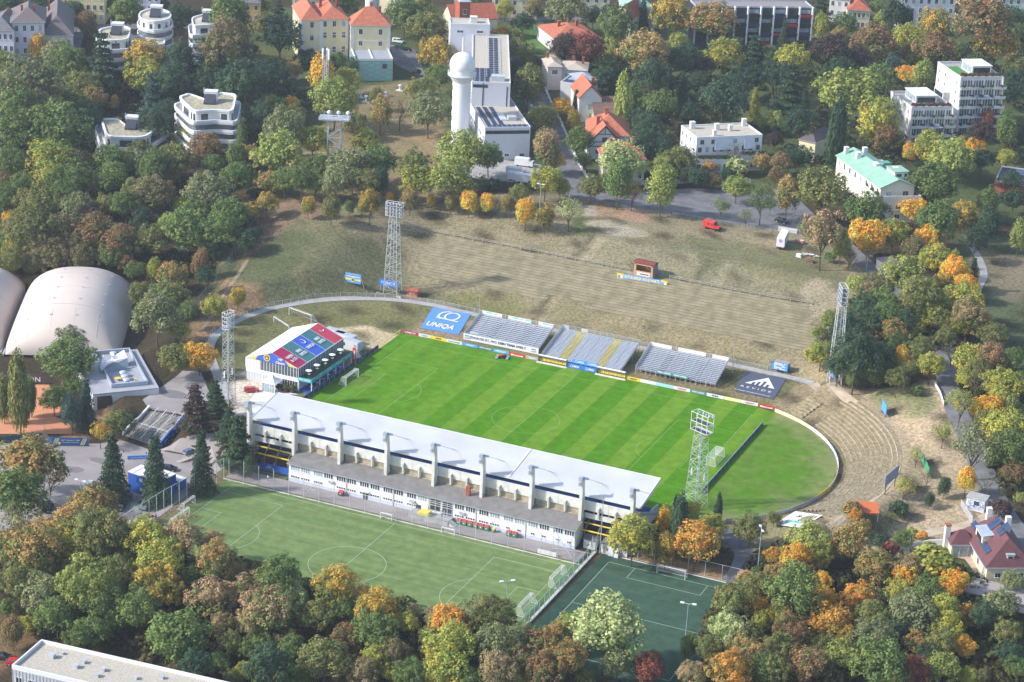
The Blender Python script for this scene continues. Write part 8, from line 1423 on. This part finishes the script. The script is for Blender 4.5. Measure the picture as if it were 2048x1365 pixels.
def stepped(label, A, floors, fh, pent):
    Hh = floors * fh; o = root_at('stepped_apartments', label, *A[0], off=Hh); fr = block(o, *A, Hh, STUCCO, rm=PATHM, par=.9, win=[('L', 4, [fh * k + .9 for k in range(floors)], 1.0, 1.4)]); W_ = fr[2]
    for k in range(floors):
        z = -Hh + k * fh; sub(o, fr, MB().box(W_ * .04, W_ * .96, -.06, 0, z + .5, z + fh - .5), 'glazing', mat('mid_glass', (.13, .15, .17), .2, .3, .6, spec=.7)); m = MB(); [m.bar((W_ * (.04 + .92 * i / 14), -.1, z + .4), (W_ * (.04 + .92 * i / 14), -.1, z + fh - .4),   .22 if i % 4 else .7, .1, up=(0, 1, 0)) for i in range(15)]; sub(o, fr, m, 'window_frames', WHITE)
        dpt = 1.6 + (floors - k) * .25; [sub(o, fr, MB().box(xa, xb, -dpt, 0, z - .1, z + .12).box(xa, xb, -dpt, -dpt + .12, z + .12, z + 1.0), 'balcony', STUCCO) for xa, xb in ((-.2, W_ * .36), (W_ * .8, W_ + 1.0))]
        if k % 2 == 0: sub(o, fr, MB().add([(W_ * .37, -2.2, z + .2), (W_ * .79, -2.2, z + .2), (W_ * .79, 0, z + 1.1), (W_ * .37, 0, z + 1.1), (W_ * .37, -2.2, z - .1), (W_ * .79, -2.2, z - .1)], [(0, 1, 2, 3), (4, 5, 1, 0)]), 'sloped_glass_roof', ZINC)
        cs, sn = math.cos(fr[1]), math.sin(fr[1])
        for i in range(5): x, y = W_ * (.05 + .9 * i / 4), -dpt + .6; q = put('planter_shrub', PROTO['s'][(i + k) % 2], o, fr[0] + Vector((cs * x - sn * y, sn * x + cs * y, z + 1.0)), 0, (1.7, 1.3, 1.2)); q.color = ((.06, .08, .03, 1), (.13, .07, .04, 1))[(i * k) % 3 == 1]; q['second'] = [.12, .10, .04]
    for s in (0, 1): x = s * W_; sub(o, fr, MB().add([(x - .25, 0, .6), (x - .25, -.4, .6), (x - .25, -3.4, -Hh - 3), (x - .25, 0, -Hh - 3), (x + .25, 0, .6), (x + .25, -.4, .6), (x + .25, -3.4, -Hh - 3), (x + .25, 0, -Hh - 3)], [(0, 1, 2, 3), (7, 6, 5, 4), (1, 5, 6, 2), (0, 4, 5, 1)]), 'raking_fin', STUCCO)
    (x0, x1, y0, y1, h_) = pent; sub(o, fr, MB().box(W_ * x0, W_ * x1, fr[3] * y0, fr[3] * y1, 0, h_), 'penthouse', STUCCO); sub(o, fr, MB().box(W_ * x0 - .3, W_ * x1 + .3, fr[3] * y0 - .3, fr[3] * y1 + .3, h_, h_ + .25), 'penthouse_roof', WHITE); sub(o, fr, MB().box(W_ * x0 - .06, W_ * x0, fr[3] * y0 + .5, fr[3] * y1 - .5, .6, h_ - .4), 'penthouse_glazing', GLASSB); sub(o, fr, MB().box(W_ * x0 + .5, W_ * x1 - .5, fr[3] * y0 - .06, fr[3] * y0, .5, h_ - .5), 'penthouse_glazing', GLASS)
    for i in range(6): x, y = W_ * (.1 + .8 * i / 5), 1.2; q = put('roof_shrub', PROTO['s'][i % 2], o, fr[0] + Vector((cs * x - sn * y, sn * x + cs * y, 1.0)), 0, (2.6, 2.2, 2.0)); q.color = ((.16, .03, .04, 1), (.07, .10, .04, 1), (.14, .08, .04, 1))[i % 3]; q['second'] = [.10, .10, .04]
    return o, fr
stepped('lower stepped white apartment house with roof terrace and penthouse', ((1823, 219), (1906, 218), (1778, 187)), 4, 3.3, (.25, .75, .3, .8, 3.0)); o, fr = stepped('taller stepped white apartment house with lawn on its roof', ((1921, 159), (2006, 158), (1877, 128)), 6, 3.5, (.4, .85, .25, .7, 3.2)); sub(o, fr, MB().box(fr[2] * .05, fr[2] * .36, fr[3] * .3, fr[3] * .8, .08, .14), 'roof_lawn', mat('roof_grass', (.06, .20, .04))); sub(o, fr, MB().box(-2.6, 0, fr[3] * .35, fr[3] * .75, -16, -7), 'stair_tower', PALECONC); sub(o, fr, MB().box(-2.7, -2.6, fr[3] * .38, fr[3] * .72, -15, -7.6), 'stair_glazing', GLASS)
# curved white terraced villas
def chaikin(P, n=2):
    for _ in range(n): P = [q for i in range(len(P)) for q in ((P[i] * .87 + P[(i + 1) % len(P)] * .13), (P[i] * .13 + P[(i + 1) % len(P)] * .87))]
    return P
def modern(label, pts, floors, fh, zt, grow=1.18, roofc=None, lift=True, name='terraced_villa'):
    P = [Pz(*q, zt) for q in pts]; c = sum(P, Vector()) / len(P); o = thing(name, label, 'building', (c.x, c.y, zt - floors * fh)); L = [Vector((q.x - c.x, q.y - c.y)) for q in P]
    if sum(L[i].x * L[(i + 1) % len(L)].y - L[(i + 1) % len(L)].x * L[i].y for i in range(len(L))) < 0: L = L[::-1]
    L = chaikin(L, 2); H0 = floors * fh; f = lambda k: [(q.x * k, q.y * k) for q in L]
    MB().prism(f(1), H0 - fh, H0).build('top_storey', STUCCO, o); rfm = roofc or mat('roof_garden', (.34, .31, .22), .95, .35, .8)
    m = MB(); n = len(L); A, B = f(1.02), f(.94)
    for i in range(n): j = (i + 1) % n; m.add([(*A[i], H0), (*A[j], H0), (*A[j], H0 + .7), (*A[i], H0 + .7), (*B[i], H0), (*B[j], H0), (*B[j], H0 + .7), (*B[i], H0 + .7)], [(0, 1, 2, 3), (7, 6, 5, 4), (3, 2, 6, 7)])
    m.build('roof_parapet', WHITE, o); MB().prism(f(.95), H0, H0 + .12).build('roof', rfm, o)
    for k in range(floors):
        z = H0 - fh * (k + 1); A, B = f(grow), f(grow - .05)
        MB().prism(A, z - .3, z).build('floor_slab', PALECONC, o); m = MB()
        for i in range(n): j = (i + 1) % n; m.add([(*A[i], z - .5), (*A[j], z - .5), (*A[j], z + 1.0), (*A[i], z + 1.0), (*B[i], z), (*B[j], z), (*B[j], z + 1.0), (*B[i], z + 1.0)], [(0, 1, 2, 3), (7, 6, 5, 4), (3, 2, 6, 7)])
        m.build('balcony_band', WHITE, o)
        if k: MB().prism(f(1.02), z, z + fh - .3).build('storey', mat('shaded_glazing', (.16, .18, .20), .2, .3, .5, spec=.7), o)
        q = f(1.0); m = MB(); zz = z
        for i in range(0, n, 1):
            a, b = Vector(q[i]), Vector(q[(i + 1) % n]); s = (b - a).length
            if s > 1.6:
                nrm = Vector((b.y - a.y, a.x - b.x)).normalized() * .05; c0, c1 = a.lerp(b, .2) + nrm, a.lerp(b, .8) + nrm; MB().add([(*c0, zz + .2), (*c1, zz + .2), (*c1, zz + fh - .7), (*c0, zz + fh - .7)], [(0, 1, 2, 3)]).build('window', GLASS, o)
    if lift:
        MB().box(-1.8, 2.4, 0.5, 4.0, H0, H0 + 3.6).box(-2.0, 2.6, .4, 4.1, H0 + 3.6, H0 + 3.75).build('lift_house', WHITE, o, rz=R(22)); MB().add([(-1.6, -3.2, H0 + .8), (2.2, -3.2, H0 + .8), (2.2, .5, H0 + 3.0), (-1.6, .5, H0 + 3.0), (-1.6, -3.2, H0), (2.2, -3.2, H0), (2.2, .5, H0), (-1.6, .5, H0)], [(0, 1, 2, 3), (4, 5, 1, 0), (5, 6, 2, 1), (4, 0, 3, 7)]).build('stair_skylight', mat('dark_skylight', (.05, .055, .07), .3), o, rz=R(22)); MB().tube((-2, 1, H0 + 3), (-2, 1, H0 + 5), .18, 6).build('flue', STEEL, o, rz=R(22))
    return o
modern('lower white villa with sweeping balcony bands and a butterfly roof garden', [(202, 241), (213, 277), (290, 278), (324, 252), (306, 245), (262, 262), (235, 240)], 2, 3.3, 16.5, 1.26); modern('white wave-fronted apartment house of four storeys with roof gardens', [(357, 197), (388, 226), (430, 223), (466, 226), (473, 192), (440, 188), (420, 205), (378, 190)], 4, 3.4, 26.0, 1.2)
modern('round-ended white apartment block with wrap-around balconies', [(310 + 33 * math.cos(R(a)), 33 + 13 * math.sin(R(a))) for a in range(0, 360, 30)], 4, 3.4, 35.0, 1.12, GRAVEL); modern('stepped white apartments with planted terraces left of the round block', [(196, 62), (206, 85), (256, 82), (262, 60), (240, 52)], 3, 3.4, 31.0, 1.2, mat('roof_garden', None) if False else MATS['roof_garden']); modern('white apartments with deep planted terraces below the round block', [(262, 75), (262, 95), (330, 92), (328, 74)], 2, 3.4, 28.0, 1.15, MATS['roof_garden'], False); modern('white balconied villa half hidden by a willow at the top', [(383, 38), (386, 55), (430, 52), (452, 38), (420, 28)], 4, 3.4, 34.0, 1.25, GRAVEL)
# top edge and the rest
o, f = house('grey_roofed_institute', 'large white institute with brown and grey hipped roofs at the far left', [(((25, 45), (88, 45), (40, 18), 17), dict(wm=LAV, roof='hip', rm=mat('brown_slate', (.15, .125, .125)), rh=4.5, ov=.8, win=[('F', 4, (13.6, 9.2, 4.8, .8), 1.2, 2.2)], chim=[(.3, .3, .8, 5), (.7, .3, .8, 5)])), (((84, 71), (145, 71), (100, 22), 11), dict(wm=LAV, roof='hip', rm=MATS['brown_slate'], rh=6.5, ov=.6, chim=[(.2, .7, .9, 7), (.5, .8, .9, 7.5)])), (((-30, 60), (27, 62), (-20, 30), 15), dict(wm=LAV, roof='hip', rm=SLATE, rh=4, win=[('F', 5, (11.5, 7, 2.5), 1.2, 2.1)], chim=[(.6, .6, .9, 5)]))])
SM = [('ochre mansion with white window bays cut by the top edge', (117, -18), (208, -14), (130, -40), 13, YELLOWST, 'hip', BROWNTILE, 7), ('lavender villa with arched windows at the top edge', (266, -14), (319, -12), (270, -30), 11, LAV, 'hip', SLATE, 4), ('orange town house with white windows at the top edge', (456, 4), (520, 6), (460, -16), 11, mat('orange_stucco', (.60, .38, .16)), 'hip', SLATE, 4), ('cream block behind the red roofs of the institute', (585, -4), (668, 0), (590, -22), 12, CREAM, 'hip', SLATE, 5),
      ('cream villa behind the avenue trees at the top centre', (985, -6), (1075, -2), (985, -22), 9, CREAM, 'hip', SLATE, 5), ('yellow villa above the lantern villa at the top', (1150, -10), (1220, -8), (1150, -26), 8, CREAM, 'hip', REDTILE, 4), ('white castle-like villa with stair tower near the top right', (1660, -4), (1700, 0), (1655, -20), 11, STUCCO, 'hip', REDTILE, 3), ('white house with red roof beside the castle-like villa', (1697, 20), (1741, 22), (1690, 2), 8, CREAM, 'hip', REDTILE, 5),
      ('tall white mansion with balcony at the top right', (1806, -8), (1912, -6), (1776, -28), 15, WHITE, 'hip', SLATE, 7), ('white villa with red curved roof at the top right corner', (1935, 14), (2000, 16), (1940, -6), 8, STUCCO, 'hip', REDTILE, 4), ('pale green villa at the top right edge', (2002, -6), (2060, -4), (2002, -20), 9, mat('pale_green_stucco', (.48, .56, .46)), 'hip', SLATE, 4)]
for lb, p1, p2, p3, Hh, wm, rf_, rm, n in SM: house('town_house', lb, [((p1, p2, p3, Hh), dict(wm=wm, roof=rf_, rm=rm, rh=3.5, win=[('F', n, [z for z in (Hh - 3.2, Hh - 7.2, Hh - 11) if z > .5], 1.3, 2.0), ('L', 3, (Hh - 3.2,), 1.1, 1.8)]))])
house('red_brick_hall', 'red-roofed brick hall with a square red tower behind the long wing', [(((905, 42), (995, 38), (880, 28), 9), dict(wm=CREAM, roof='gable', rm=REDTILE, rh=5, ax='x', win=[('F', 5, (4,), 1.1, 1.8)])), (((920, 4), (941, 4), (922, -8), 22), dict(wm=BRICK, roof='hip', rm=ZINC, rh=1.5, win=[('F', 1, (17,), 1.4, 2.0)]))]); P = G(910, 60); mm = thing('radio_mast', 'thin lattice radio mast rising behind the long wing', 'mast', P); m = MB(); [m.bar((x, y, 0), (x, y, 34), .12) for x in (-.5, .5) for y in (-.5, .5)]; [m.bar((-.5, -.5, z), (.5, -.5, z + 1), .08).bar((.5, -.5, z), (.5, .5, z + 1), .08) for z in range(0, 34)]; m.build('lattice', STEEL, mm)
P = G(757, 44); st_ = thing('silo_tower', 'white cylindrical tower beside a square cream block behind the institute', 'tower', P); MB().tube((-3, 0, -2), (-3, 0, 19), 3.0, 24).tube((-3, 0, 19), (-3, 0, 19.6), 3.4, 24).build('cylinder', WHITE, st_); MB().box(0, 8, -1, 6, -2, 17).build('block', CREAM, st_)
o, f = house('red_green_villa', 'villa with red gabled roofs and a green copper roof behind', [(((1232, 34), (1262, 38), (1222, 8), 9), dict(wm=CREAM, roof='gable', rm=REDTILE, rh=5, win=[('F', 1, (5,), 1.1, 1.6)])), (((1256, 20), (1312, 20), (1254, 2), 10), dict(wm=PINK, roof='hip', rm=GREENCU, rh=4.5))])
bo = root_at('black_apartments', 'black apartment block with white cross walls and red balcony screens', 1500, 12, off=17); fr = block(bo, (1392, 14), (1625, 16), (1388, 2), 15.5, mat('black_cladding', (.035, .04, .055), .5), rm=mat('roof_pavers', (.25, .22, .22)), win=[], trim=STEEL); n = 9
for k in range(n + 1): sub(bo, fr, MB().box(fr[2] * k / n - .25, fr[2] * k / n + .25, -1.6, 0, -15.5, .4), 'cross_wall', WHITE)
for k in range(n):
    for j in range(4): z = -15.5 + j * 3.9; x0, x1 = fr[2] * k / n + .3, fr[2] * (k + 1) / n - .3; sub(bo, fr, MB().box(x0, x1, -1.4, -1.3, z, z + 1.1), 'balcony_screen', RED if (k * 5 + j * 3) % 8 == 1 else BLACK if (k + j) % 3 else NAVY); sub(bo, fr, MB().box(x0 + .4, x1 - .4, -.08, 0, z + 1.3, z + 2.9), 'window', GLASSB if (k + j) % 2 else GLASS)
house('solar_hall', 'dark flat hall with long rows of solar panels at the right edge', [(((1990, 364), (2080, 376), (1984, 332), 5), dict(wm=BRICK, rm=mat('dark_roofing', (.12, .12, .15)), trim=STEEL))]); o = [q for q in COL.objects if q.name == 'solar_hall'][0]; A, rz, W_, D, zt = frame((1990, 364), (2080, 376), (1984, 332), 5); fr = (Vector((A.x, A.y, zt)) - o.location, rz, W_, D); [sub(o, fr, MB().box(.6, W_ - .6, 1 + k * 2.6, 2.6 + k * 2.6, .15, .25), 'solar_row', SOLAR) for k in range(int(D / 2.6))]
# gravel-roofed building, lower left
o, f = house('gravel_roofed_building', 'flat gravel-roofed building with white parapet and small roof vents, bottom left', [(((24, 1337), (444, 1435), (85, 1286), 9), dict(wm=mat('ribbed_grey_cladding', (.42, .44, .47), .6, .06), rm=GRAVEL, trim=WHITE, par=.8, zt=1.5, win=[('F', 16, (5.6, 2.0), 1.5, 1.6)]))], 'building'); d = f[0]
for x, y, s in ((.10, .55, 1.1), (.25, .62, .8), (.24, .42, .9), (.36, .52, .8), (.36, .30, .8), (.52, .5, .7), (.13, .75, .6), (.7, .4, .9), (.62, .7, .7)): sub(o, d, MB().box(d[2] * x, d[2] * x + s, d[3] * y, d[3] * y + s, .08, .08 + s * .8).box(d[2] * x - .1, d[2] * x + s + .1, d[3] * y - .1, d[3] * y + s + .1, .08 + s * .8, .16 + s * .8), 'roof_vent', STEEL)
for k in range(60): sub(o, d, MB().box(k * d[2] / 60, k * d[2] / 60 + .1, -.08, -.03, -9, -.25), 'cladding_rib', STEEL)
P = G(320, 1312); o = thing('garden_steps', 'dark timber path steps in the wood above the gravel roof', 'steps', P, R(-25)); MB().bar((-4, -.9, .7), (4, -.9, -.3), .08).bar((-4, .9, .7), (4, .9, -.3), .08).build('rail', GREYWOOD, o); [MB().box(-4 + k * .8, -3.5 + k * .8, -.9, .9, -.1 + (4 - k) * .1, .05 + (4 - k) * .1).build('step', GREYWOOD, o) for k in range(10)]
# red-roofed garden house, lower right
PLUM = mat('plum_red_tile', (.125, .05, .055), .7, .14, .9, bump=.2, bscale=3)
o, f = house('garden_house', 'cream house with plum-red hipped roofs, dormers and solar panels, lower right', [(((1975, 1134), (2066, 1134), (1931, 1062), 4.2), dict(wm=CREAM, roof='hip', rm=PLUM, rh=5.7, ov=.7, hfr=.34, win=[('L', 4, (1.2,), 1.4, 1.7), ('F', 2, (1.4,), 1.4, 1.2)])), (((1904, 1089), (1950, 1089), (1893, 1072), 3.4), dict(wm=CREAM, roof='hip', rm=PLUM, rh=2.8, ov=.5, win=[]))]); d, e = f
sub(o, e, MB().box(.4, e[2] - .2, -.08, 0, -3.2, -.5), 'glazed_wall', GLASSB); sub(o, e, MB().bar((.4, -.1, -.4), (e[2] - .2, -.1, -.4), .12, .12).bar((2, -.1, -3.3), (2, -.1, -.4), .14, .1, up=(0, 1, 0)).bar((4, -.1, -3.3), (4, -.1, -.4), .14, .1, up=(0, 1, 0)), 'glazing_frame', WHITE); sub(o, e, MB().box(-1.0, .2, e[3] * .6, e[3] * .6 + 1.3, -4, 3.4), 'chimney', STUCCO); sub(o, e, MB().box(-1.1, .3, e[3] * .6 - .1, e[3] * .6 + 1.4, 3.4, 3.7), 'chimney_cap', BRICK)
def on_slope(x, y, dz): s_ = 5.7 / ((min(d[2], d[3]) + 1.4) / 2); return s_ * (x + .7) + dz           # left slope of the main roof
sl2 = math.atan(5.7 / ((min(d[2], d[3]) + 1.4) / 2)); cs, sn = math.cos(d[1]), math.sin(d[1])
for x, y, nx, ny in ((.6, d[3] * .14, 1, 4), (3.3, d[3] * .52, 2, 2), (1.0, d[3] * .78, 1, 2), (4.2, d[3] * .28, 2, 2)):
    for i in range(nx):
        for j in range(ny): X, Y = x + i * 1.25, y + j * 1.65 + 1; q = put('solar_panel', MB().box(0, 1.6, 0, 1.55, .05, .1).mesh('solar_panel', SOLAR), o, d[0] + Vector((cs * X - sn * Y, sn * X + cs * Y, on_slope(X, Y, .1)))); q.matrix_local = Matrix.Translation(q.location) @ Matrix.Rotation(d[1], 4, 'Z') @ Matrix.Rotation(-sl2, 4, 'Y')
sub(o, d, MB().box(.9, 4.6, d[3] * .45, d[3] * .75, .8, 3.6), 'dormer', CREAM); sub(o, d, MB().add([(.6, d[3] * .44, 3.6), (5.0, d[3] * .44, 4.2), (5.0, d[3] * .76, 4.2), (.6, d[3] * .76, 3.6)], [(0, 1, 2, 3)]), 'dormer_roof', ZINC); sub(o, d, MB().box(.84, .9, d[3] * .5, d[3] * .7, 1.6, 3.0), 'dormer_window', GLASS)
sub(o, d, MB().box(d[2] * .42, d[2] * .58, .6, 4, .6, 2.7), 'dormer', CREAM); sub(o, d, MB().box(d[2] * .40, d[2] * .60, .4, 4.2, 2.7, 2.85), 'dormer_roof', ZINC); sub(o, d, MB().box(d[2] * .45, d[2] * .55, .54, .6, 1.0, 2.3), 'dormer_window', GLASS)
sub(o, d, MB().box(d[2] * .62, d[2] * .62 + 1.2, d[3] * .55, d[3] * .55 + 1.2, 3, 7.6), 'chimney', STUCCO); sub(o, d, MB().box(d[2] * .35, d[2] * .35 + 1.2, d[3] * .85, d[3] * .85 + 1.2, 1, 7.2), 'chimney', STUCCO)
drape('garden_terrace', PW([(1868, 1100), (1940, 1098), (1960, 1120), (1976, 1160), (1960, 1160), (1930, 1120), (1880, 1108)]), mat('sandstone_paving', (.42, .32, .24), .9, .15, 1.2), .1, 2); o = thing('flat_carport', 'flat grey gravel roof in front of the plum-roofed house', 'carport', G(1965, 1190)); MB().box(-10, 12, -4, 4, 1.6, 1.9).build('roof', mat('pinkish_gravel', (.34, .30, .29), .95, .2, 3), o); MB().box(-9.5, 11.5, -3.6, 3.6, -2, 1.6).build('wall', STUCCO, o)
o = thing('garden_wall', 'white curving garden wall below the orange canopy', 'wall', G(1805, 1105)); m = MB(); q = [G(1805, 1105), G(1830, 1096), G(1860, 1090), G(1890, 1090)]; [m.bar(a - o.location + Vector((0, 0, .6)), b - o.location + Vector((0, 0, .6)), .3, 1.5) for a, b in zip(q[:-1], q[1:])]; m.build('wall_run', STUCCO, o)
lamp('white flagpole in the garden of the plum-roofed house', G(1817, 1112), 1076, 0)
# left sports clubhouse
o = root_at('sports_clubhouse', 'low grey-roofed sports clubhouse with sunken roof terrace and round skylights', 260, 830); MR = mat('lilac_grey_metal_roof', (.36, .35, .38), .5, .06, .4); zt = 1.6
fl = block(o, (186, 790), (318, 777), (195, 707), 5.6, STUCCO, rm=MR, zt=zt, par=.15, trim=ZINC, win=[('F', 2, (2.0,), 1.6, 2.2)]); w, dd = fl[2], fl[3]
sub(o, fl, MB().box(w * .32, w * .86, dd * .12, dd * .95, .1, .13), 'roof_deck', mat('deck_grey', (.33, .34, .37))); sub(o, fl, MB().box(w * .31, w * .33, dd * .1, dd * .97, .1, 1.2).box(w * .85, w * .87, dd * .1, dd * .97, .1, 1.2).box(w * .33, w * .85, dd * .95, dd * .97, .1, 1.2).box(w * .33, w * .85, dd * .1, dd * .12, .1, 1.2), 'deck_parapet', ZINC)
for x, y in ((.58, .86), (.57, .36), (.57, .27), (.57, .18)): sub(o, fl, MB().tube((w * x, dd * y, .1), (w * x, dd * y, 1.3), .75, 14).dome((w * x, dd * y, 1.3), 1.05, .45, 14, 3), 'skylight', STEEL)
m = MB(); q = [(.28, .48, .9), (.40, .56, 1.6), (.55, .60, 2.2), (.72, .60, 2.6)]; [m.add([(w * a, dd * b, z), (w * c, dd * e, z2), (w * c, dd * .78, z2 + .4), (w * a, dd * (.56 + (a - .28) * .5), z + .2)], [(0, 1, 2, 3)]) for (a, b, z), (c, e, z2) in zip(q[:-1], q[1:])]; sub(o, fl, m, 'curved_canopy', WHITE); sub(o, fl, MB().add([(w * .30, dd * .46, .1), (w * .70, dd * .50, .1), (w * .72, dd * .6, 2.5), (w * .28, dd * .48, .9)], [(0, 1, 2, 3)]), 'canopy_glazing', mat('blue_grey_glass', (.20, .25, .30), .25))
sub(o, fl, MB().box(w * .06, w * .28, -.08, 0, -4.6, -.7), 'glazing', GLASS); q = sub(o, fl, MB().box(w * .5, w * .98, -.1, 0, -5, -.3), 'mural_wall', STUCCO); scribble(o, 0, 1, 0, 0, 1, 12, DARKM, 2)
sub(o, fl, MB().box(w * .7, w * .72, dd * .2, dd * .22, .1, .9).box(w * .42, w * .5, dd * .25, dd * .3, .7, .8), 'terrace_table', YELLOW)
# ------------------------------------------------------------------ observation mast platform and lattice antenna mast
P = Pz(668, 328, 14.0); Ht = up_to(P, 238); o = thing('observation_platform', 'galvanised steel lookout platform on an open stair tower in the trees', 'platform', P, R(22)); [MB().bar((x, y, -2), (x, y, Ht), .35).build('leg', STEEL, o) for x in (-2.2, 2.2) for y in (-1.6, 1.6)]
m = MB(); n = int(Ht / 3.2); [m.bar((-2.2 if k % 2 else 2.2, -1.6, k * 3.2), (2.2 if k % 2 else -2.2, -1.6, (k + 1) * 3.2), .3).bar((-2.2 if k % 2 else 2.2, 1.6, k * 3.2), (2.2 if k % 2 else -2.2, 1.6, (k + 1) * 3.2), .2).bar((-2.2, -1.6, k * 3.2), (2.2, -1.6, k * 3.2), .2).bar((-2.2, -1.6, k * 3.2), (-2.2, 1.6, k * 3.2 + 3), .15) for k in range(n)]; m.build('stairs', STEEL, o)
MB().box(-5.2, 5.2, -2.6, 3.2, Ht, Ht + .4).build('deck', STEEL, o); m = MB(); [m.bar((x, y, Ht + .4), (x, y, Ht + 1.5), .08) for x in [-5.2 + k * 1.3 for k in range(9)] for y in (-2.6, 3.2)]; [m.bar((-5.2, y, z), (5.2, y, z), .08).bar((s * 5.2, -2.6, z), (s * 5.2, 3.2, z), .08) for y in (-2.6, 3.2) for z in (Ht + 1.5, Ht + .95) for s in (-1, 1)]; m.build('railing', STEEL, o); [MB().tube((x, 1, Ht + .4), (x, 1, Ht + 1.6), .12, 6).dome((x, 1, Ht + 1.9), .7, .7, 12, 5, -.8).build('instrument', WHITE, o) for x in (-2, 1.2, 4.4)]
P = Pz(650, 232, 16); Ht = up_to(P, 98); o = thing('antenna_mast', 'slim lattice antenna mast in front of the golden tree', 'mast', P); [MB().bar((x, y, -1), (x, y, Ht - 3), .16).build('leg', STEEL, o) for x in (-.7, .7) for y in (-.7, .7)]; m = MB(); [m.bar((-.7, -.7, z), (.7, -.7, z + 1), .1).bar((.7, -.7, z), (.7, .7, z + 1), .1).bar((-.7, .7, z), (-.7, -.7, z + 1), .1) for z in range(0, int(Ht) - 3)]; m.build('bracing', STEEL, o); [MB().box(x - .3, x + .3, y - .2, y + .2, Ht - 4, Ht).build('antenna', WHITE, o) for x, y in ((-1.2, 0), (1.2, 0), (0, 1.0))]
for k, (px, py, s) in enumerate(((732, 205, 1), (722, 196, .8), (772, 193, .7), (800, 182, .9))): P = G(px, py); o = thing('weather_instrument', ('large white', 'low dark and white', 'slim white', 'round white')[k] + ' weather instrument on the institute meadow', 'instrument', P); MB().box(-1.6 * s, 1.6 * s, -1 * s, 1 * s, 0, .25).build('base', PALECONC, o); MB().tube((0, 0, .25), (0, 0, 2.2 * s), .5 * s, 8, .3 * s).dome((0, 0, 2.2 * s), .8 * s, .5 * s, 10, 4).build('housing', WHITE, o)
for k, (px, py) in enumerate(((1047, 333), (1033, 362), (1050, 366), (1030, 352))): P = G(px, py); o = thing('white_van', ('white box body by the institute wing', 'white van left of two behind the avenue', 'white van right of two behind the avenue', 'white van behind the two on the yard')[k], 'van', P, R(10), 'white vans on the institute yard'); MB().box(-3, 2, -1.1, 1.1, .5, 3.0).build('body', PWH, o); MB().box(2, 3.4, -1.05, 1.05, .5, 2.2).build('cab', PWH, o); MB().box(3.0, 3.42, -.9, .9, 1.4, 2.1).build('windscreen', GLASS, o); [put('wheel', WHm, o, (x, y, .33)) for x in (-1.8, 2.4) for y in (-1, 1)]
P = G(1372, 212); q = drape('swimming_pool', PW([(1357, 203), (1382, 200), (1392, 214), (1358, 216)]), mat('pool_water', (.25, .50, .72), .1, .1, spec=.8), .12, 2)
# ------------------------------------------------------------------ thin autumn haze over the whole place
hm = bpy.data.materials.new('haze'); hm.use_nodes = True; n = hm.node_tree; n.nodes.remove(n.nodes['Principled BSDF']); pv = n.nodes.new('ShaderNodeVolumePrincipled'); pv.inputs['Color'].default_value = (.80, .88, 1.0, 1); pv.inputs['Density'].default_value = 0.00009; pv.inputs['Anisotropy'].default_value = 0.2
n.links.new(pv.outputs[0], n.nodes['Material Output'].inputs['Volume']); hz = structure('haze', MB().box(-5600, 5600, -5600, 5600, -40, 262).mesh('haze', hm), 'stuff')
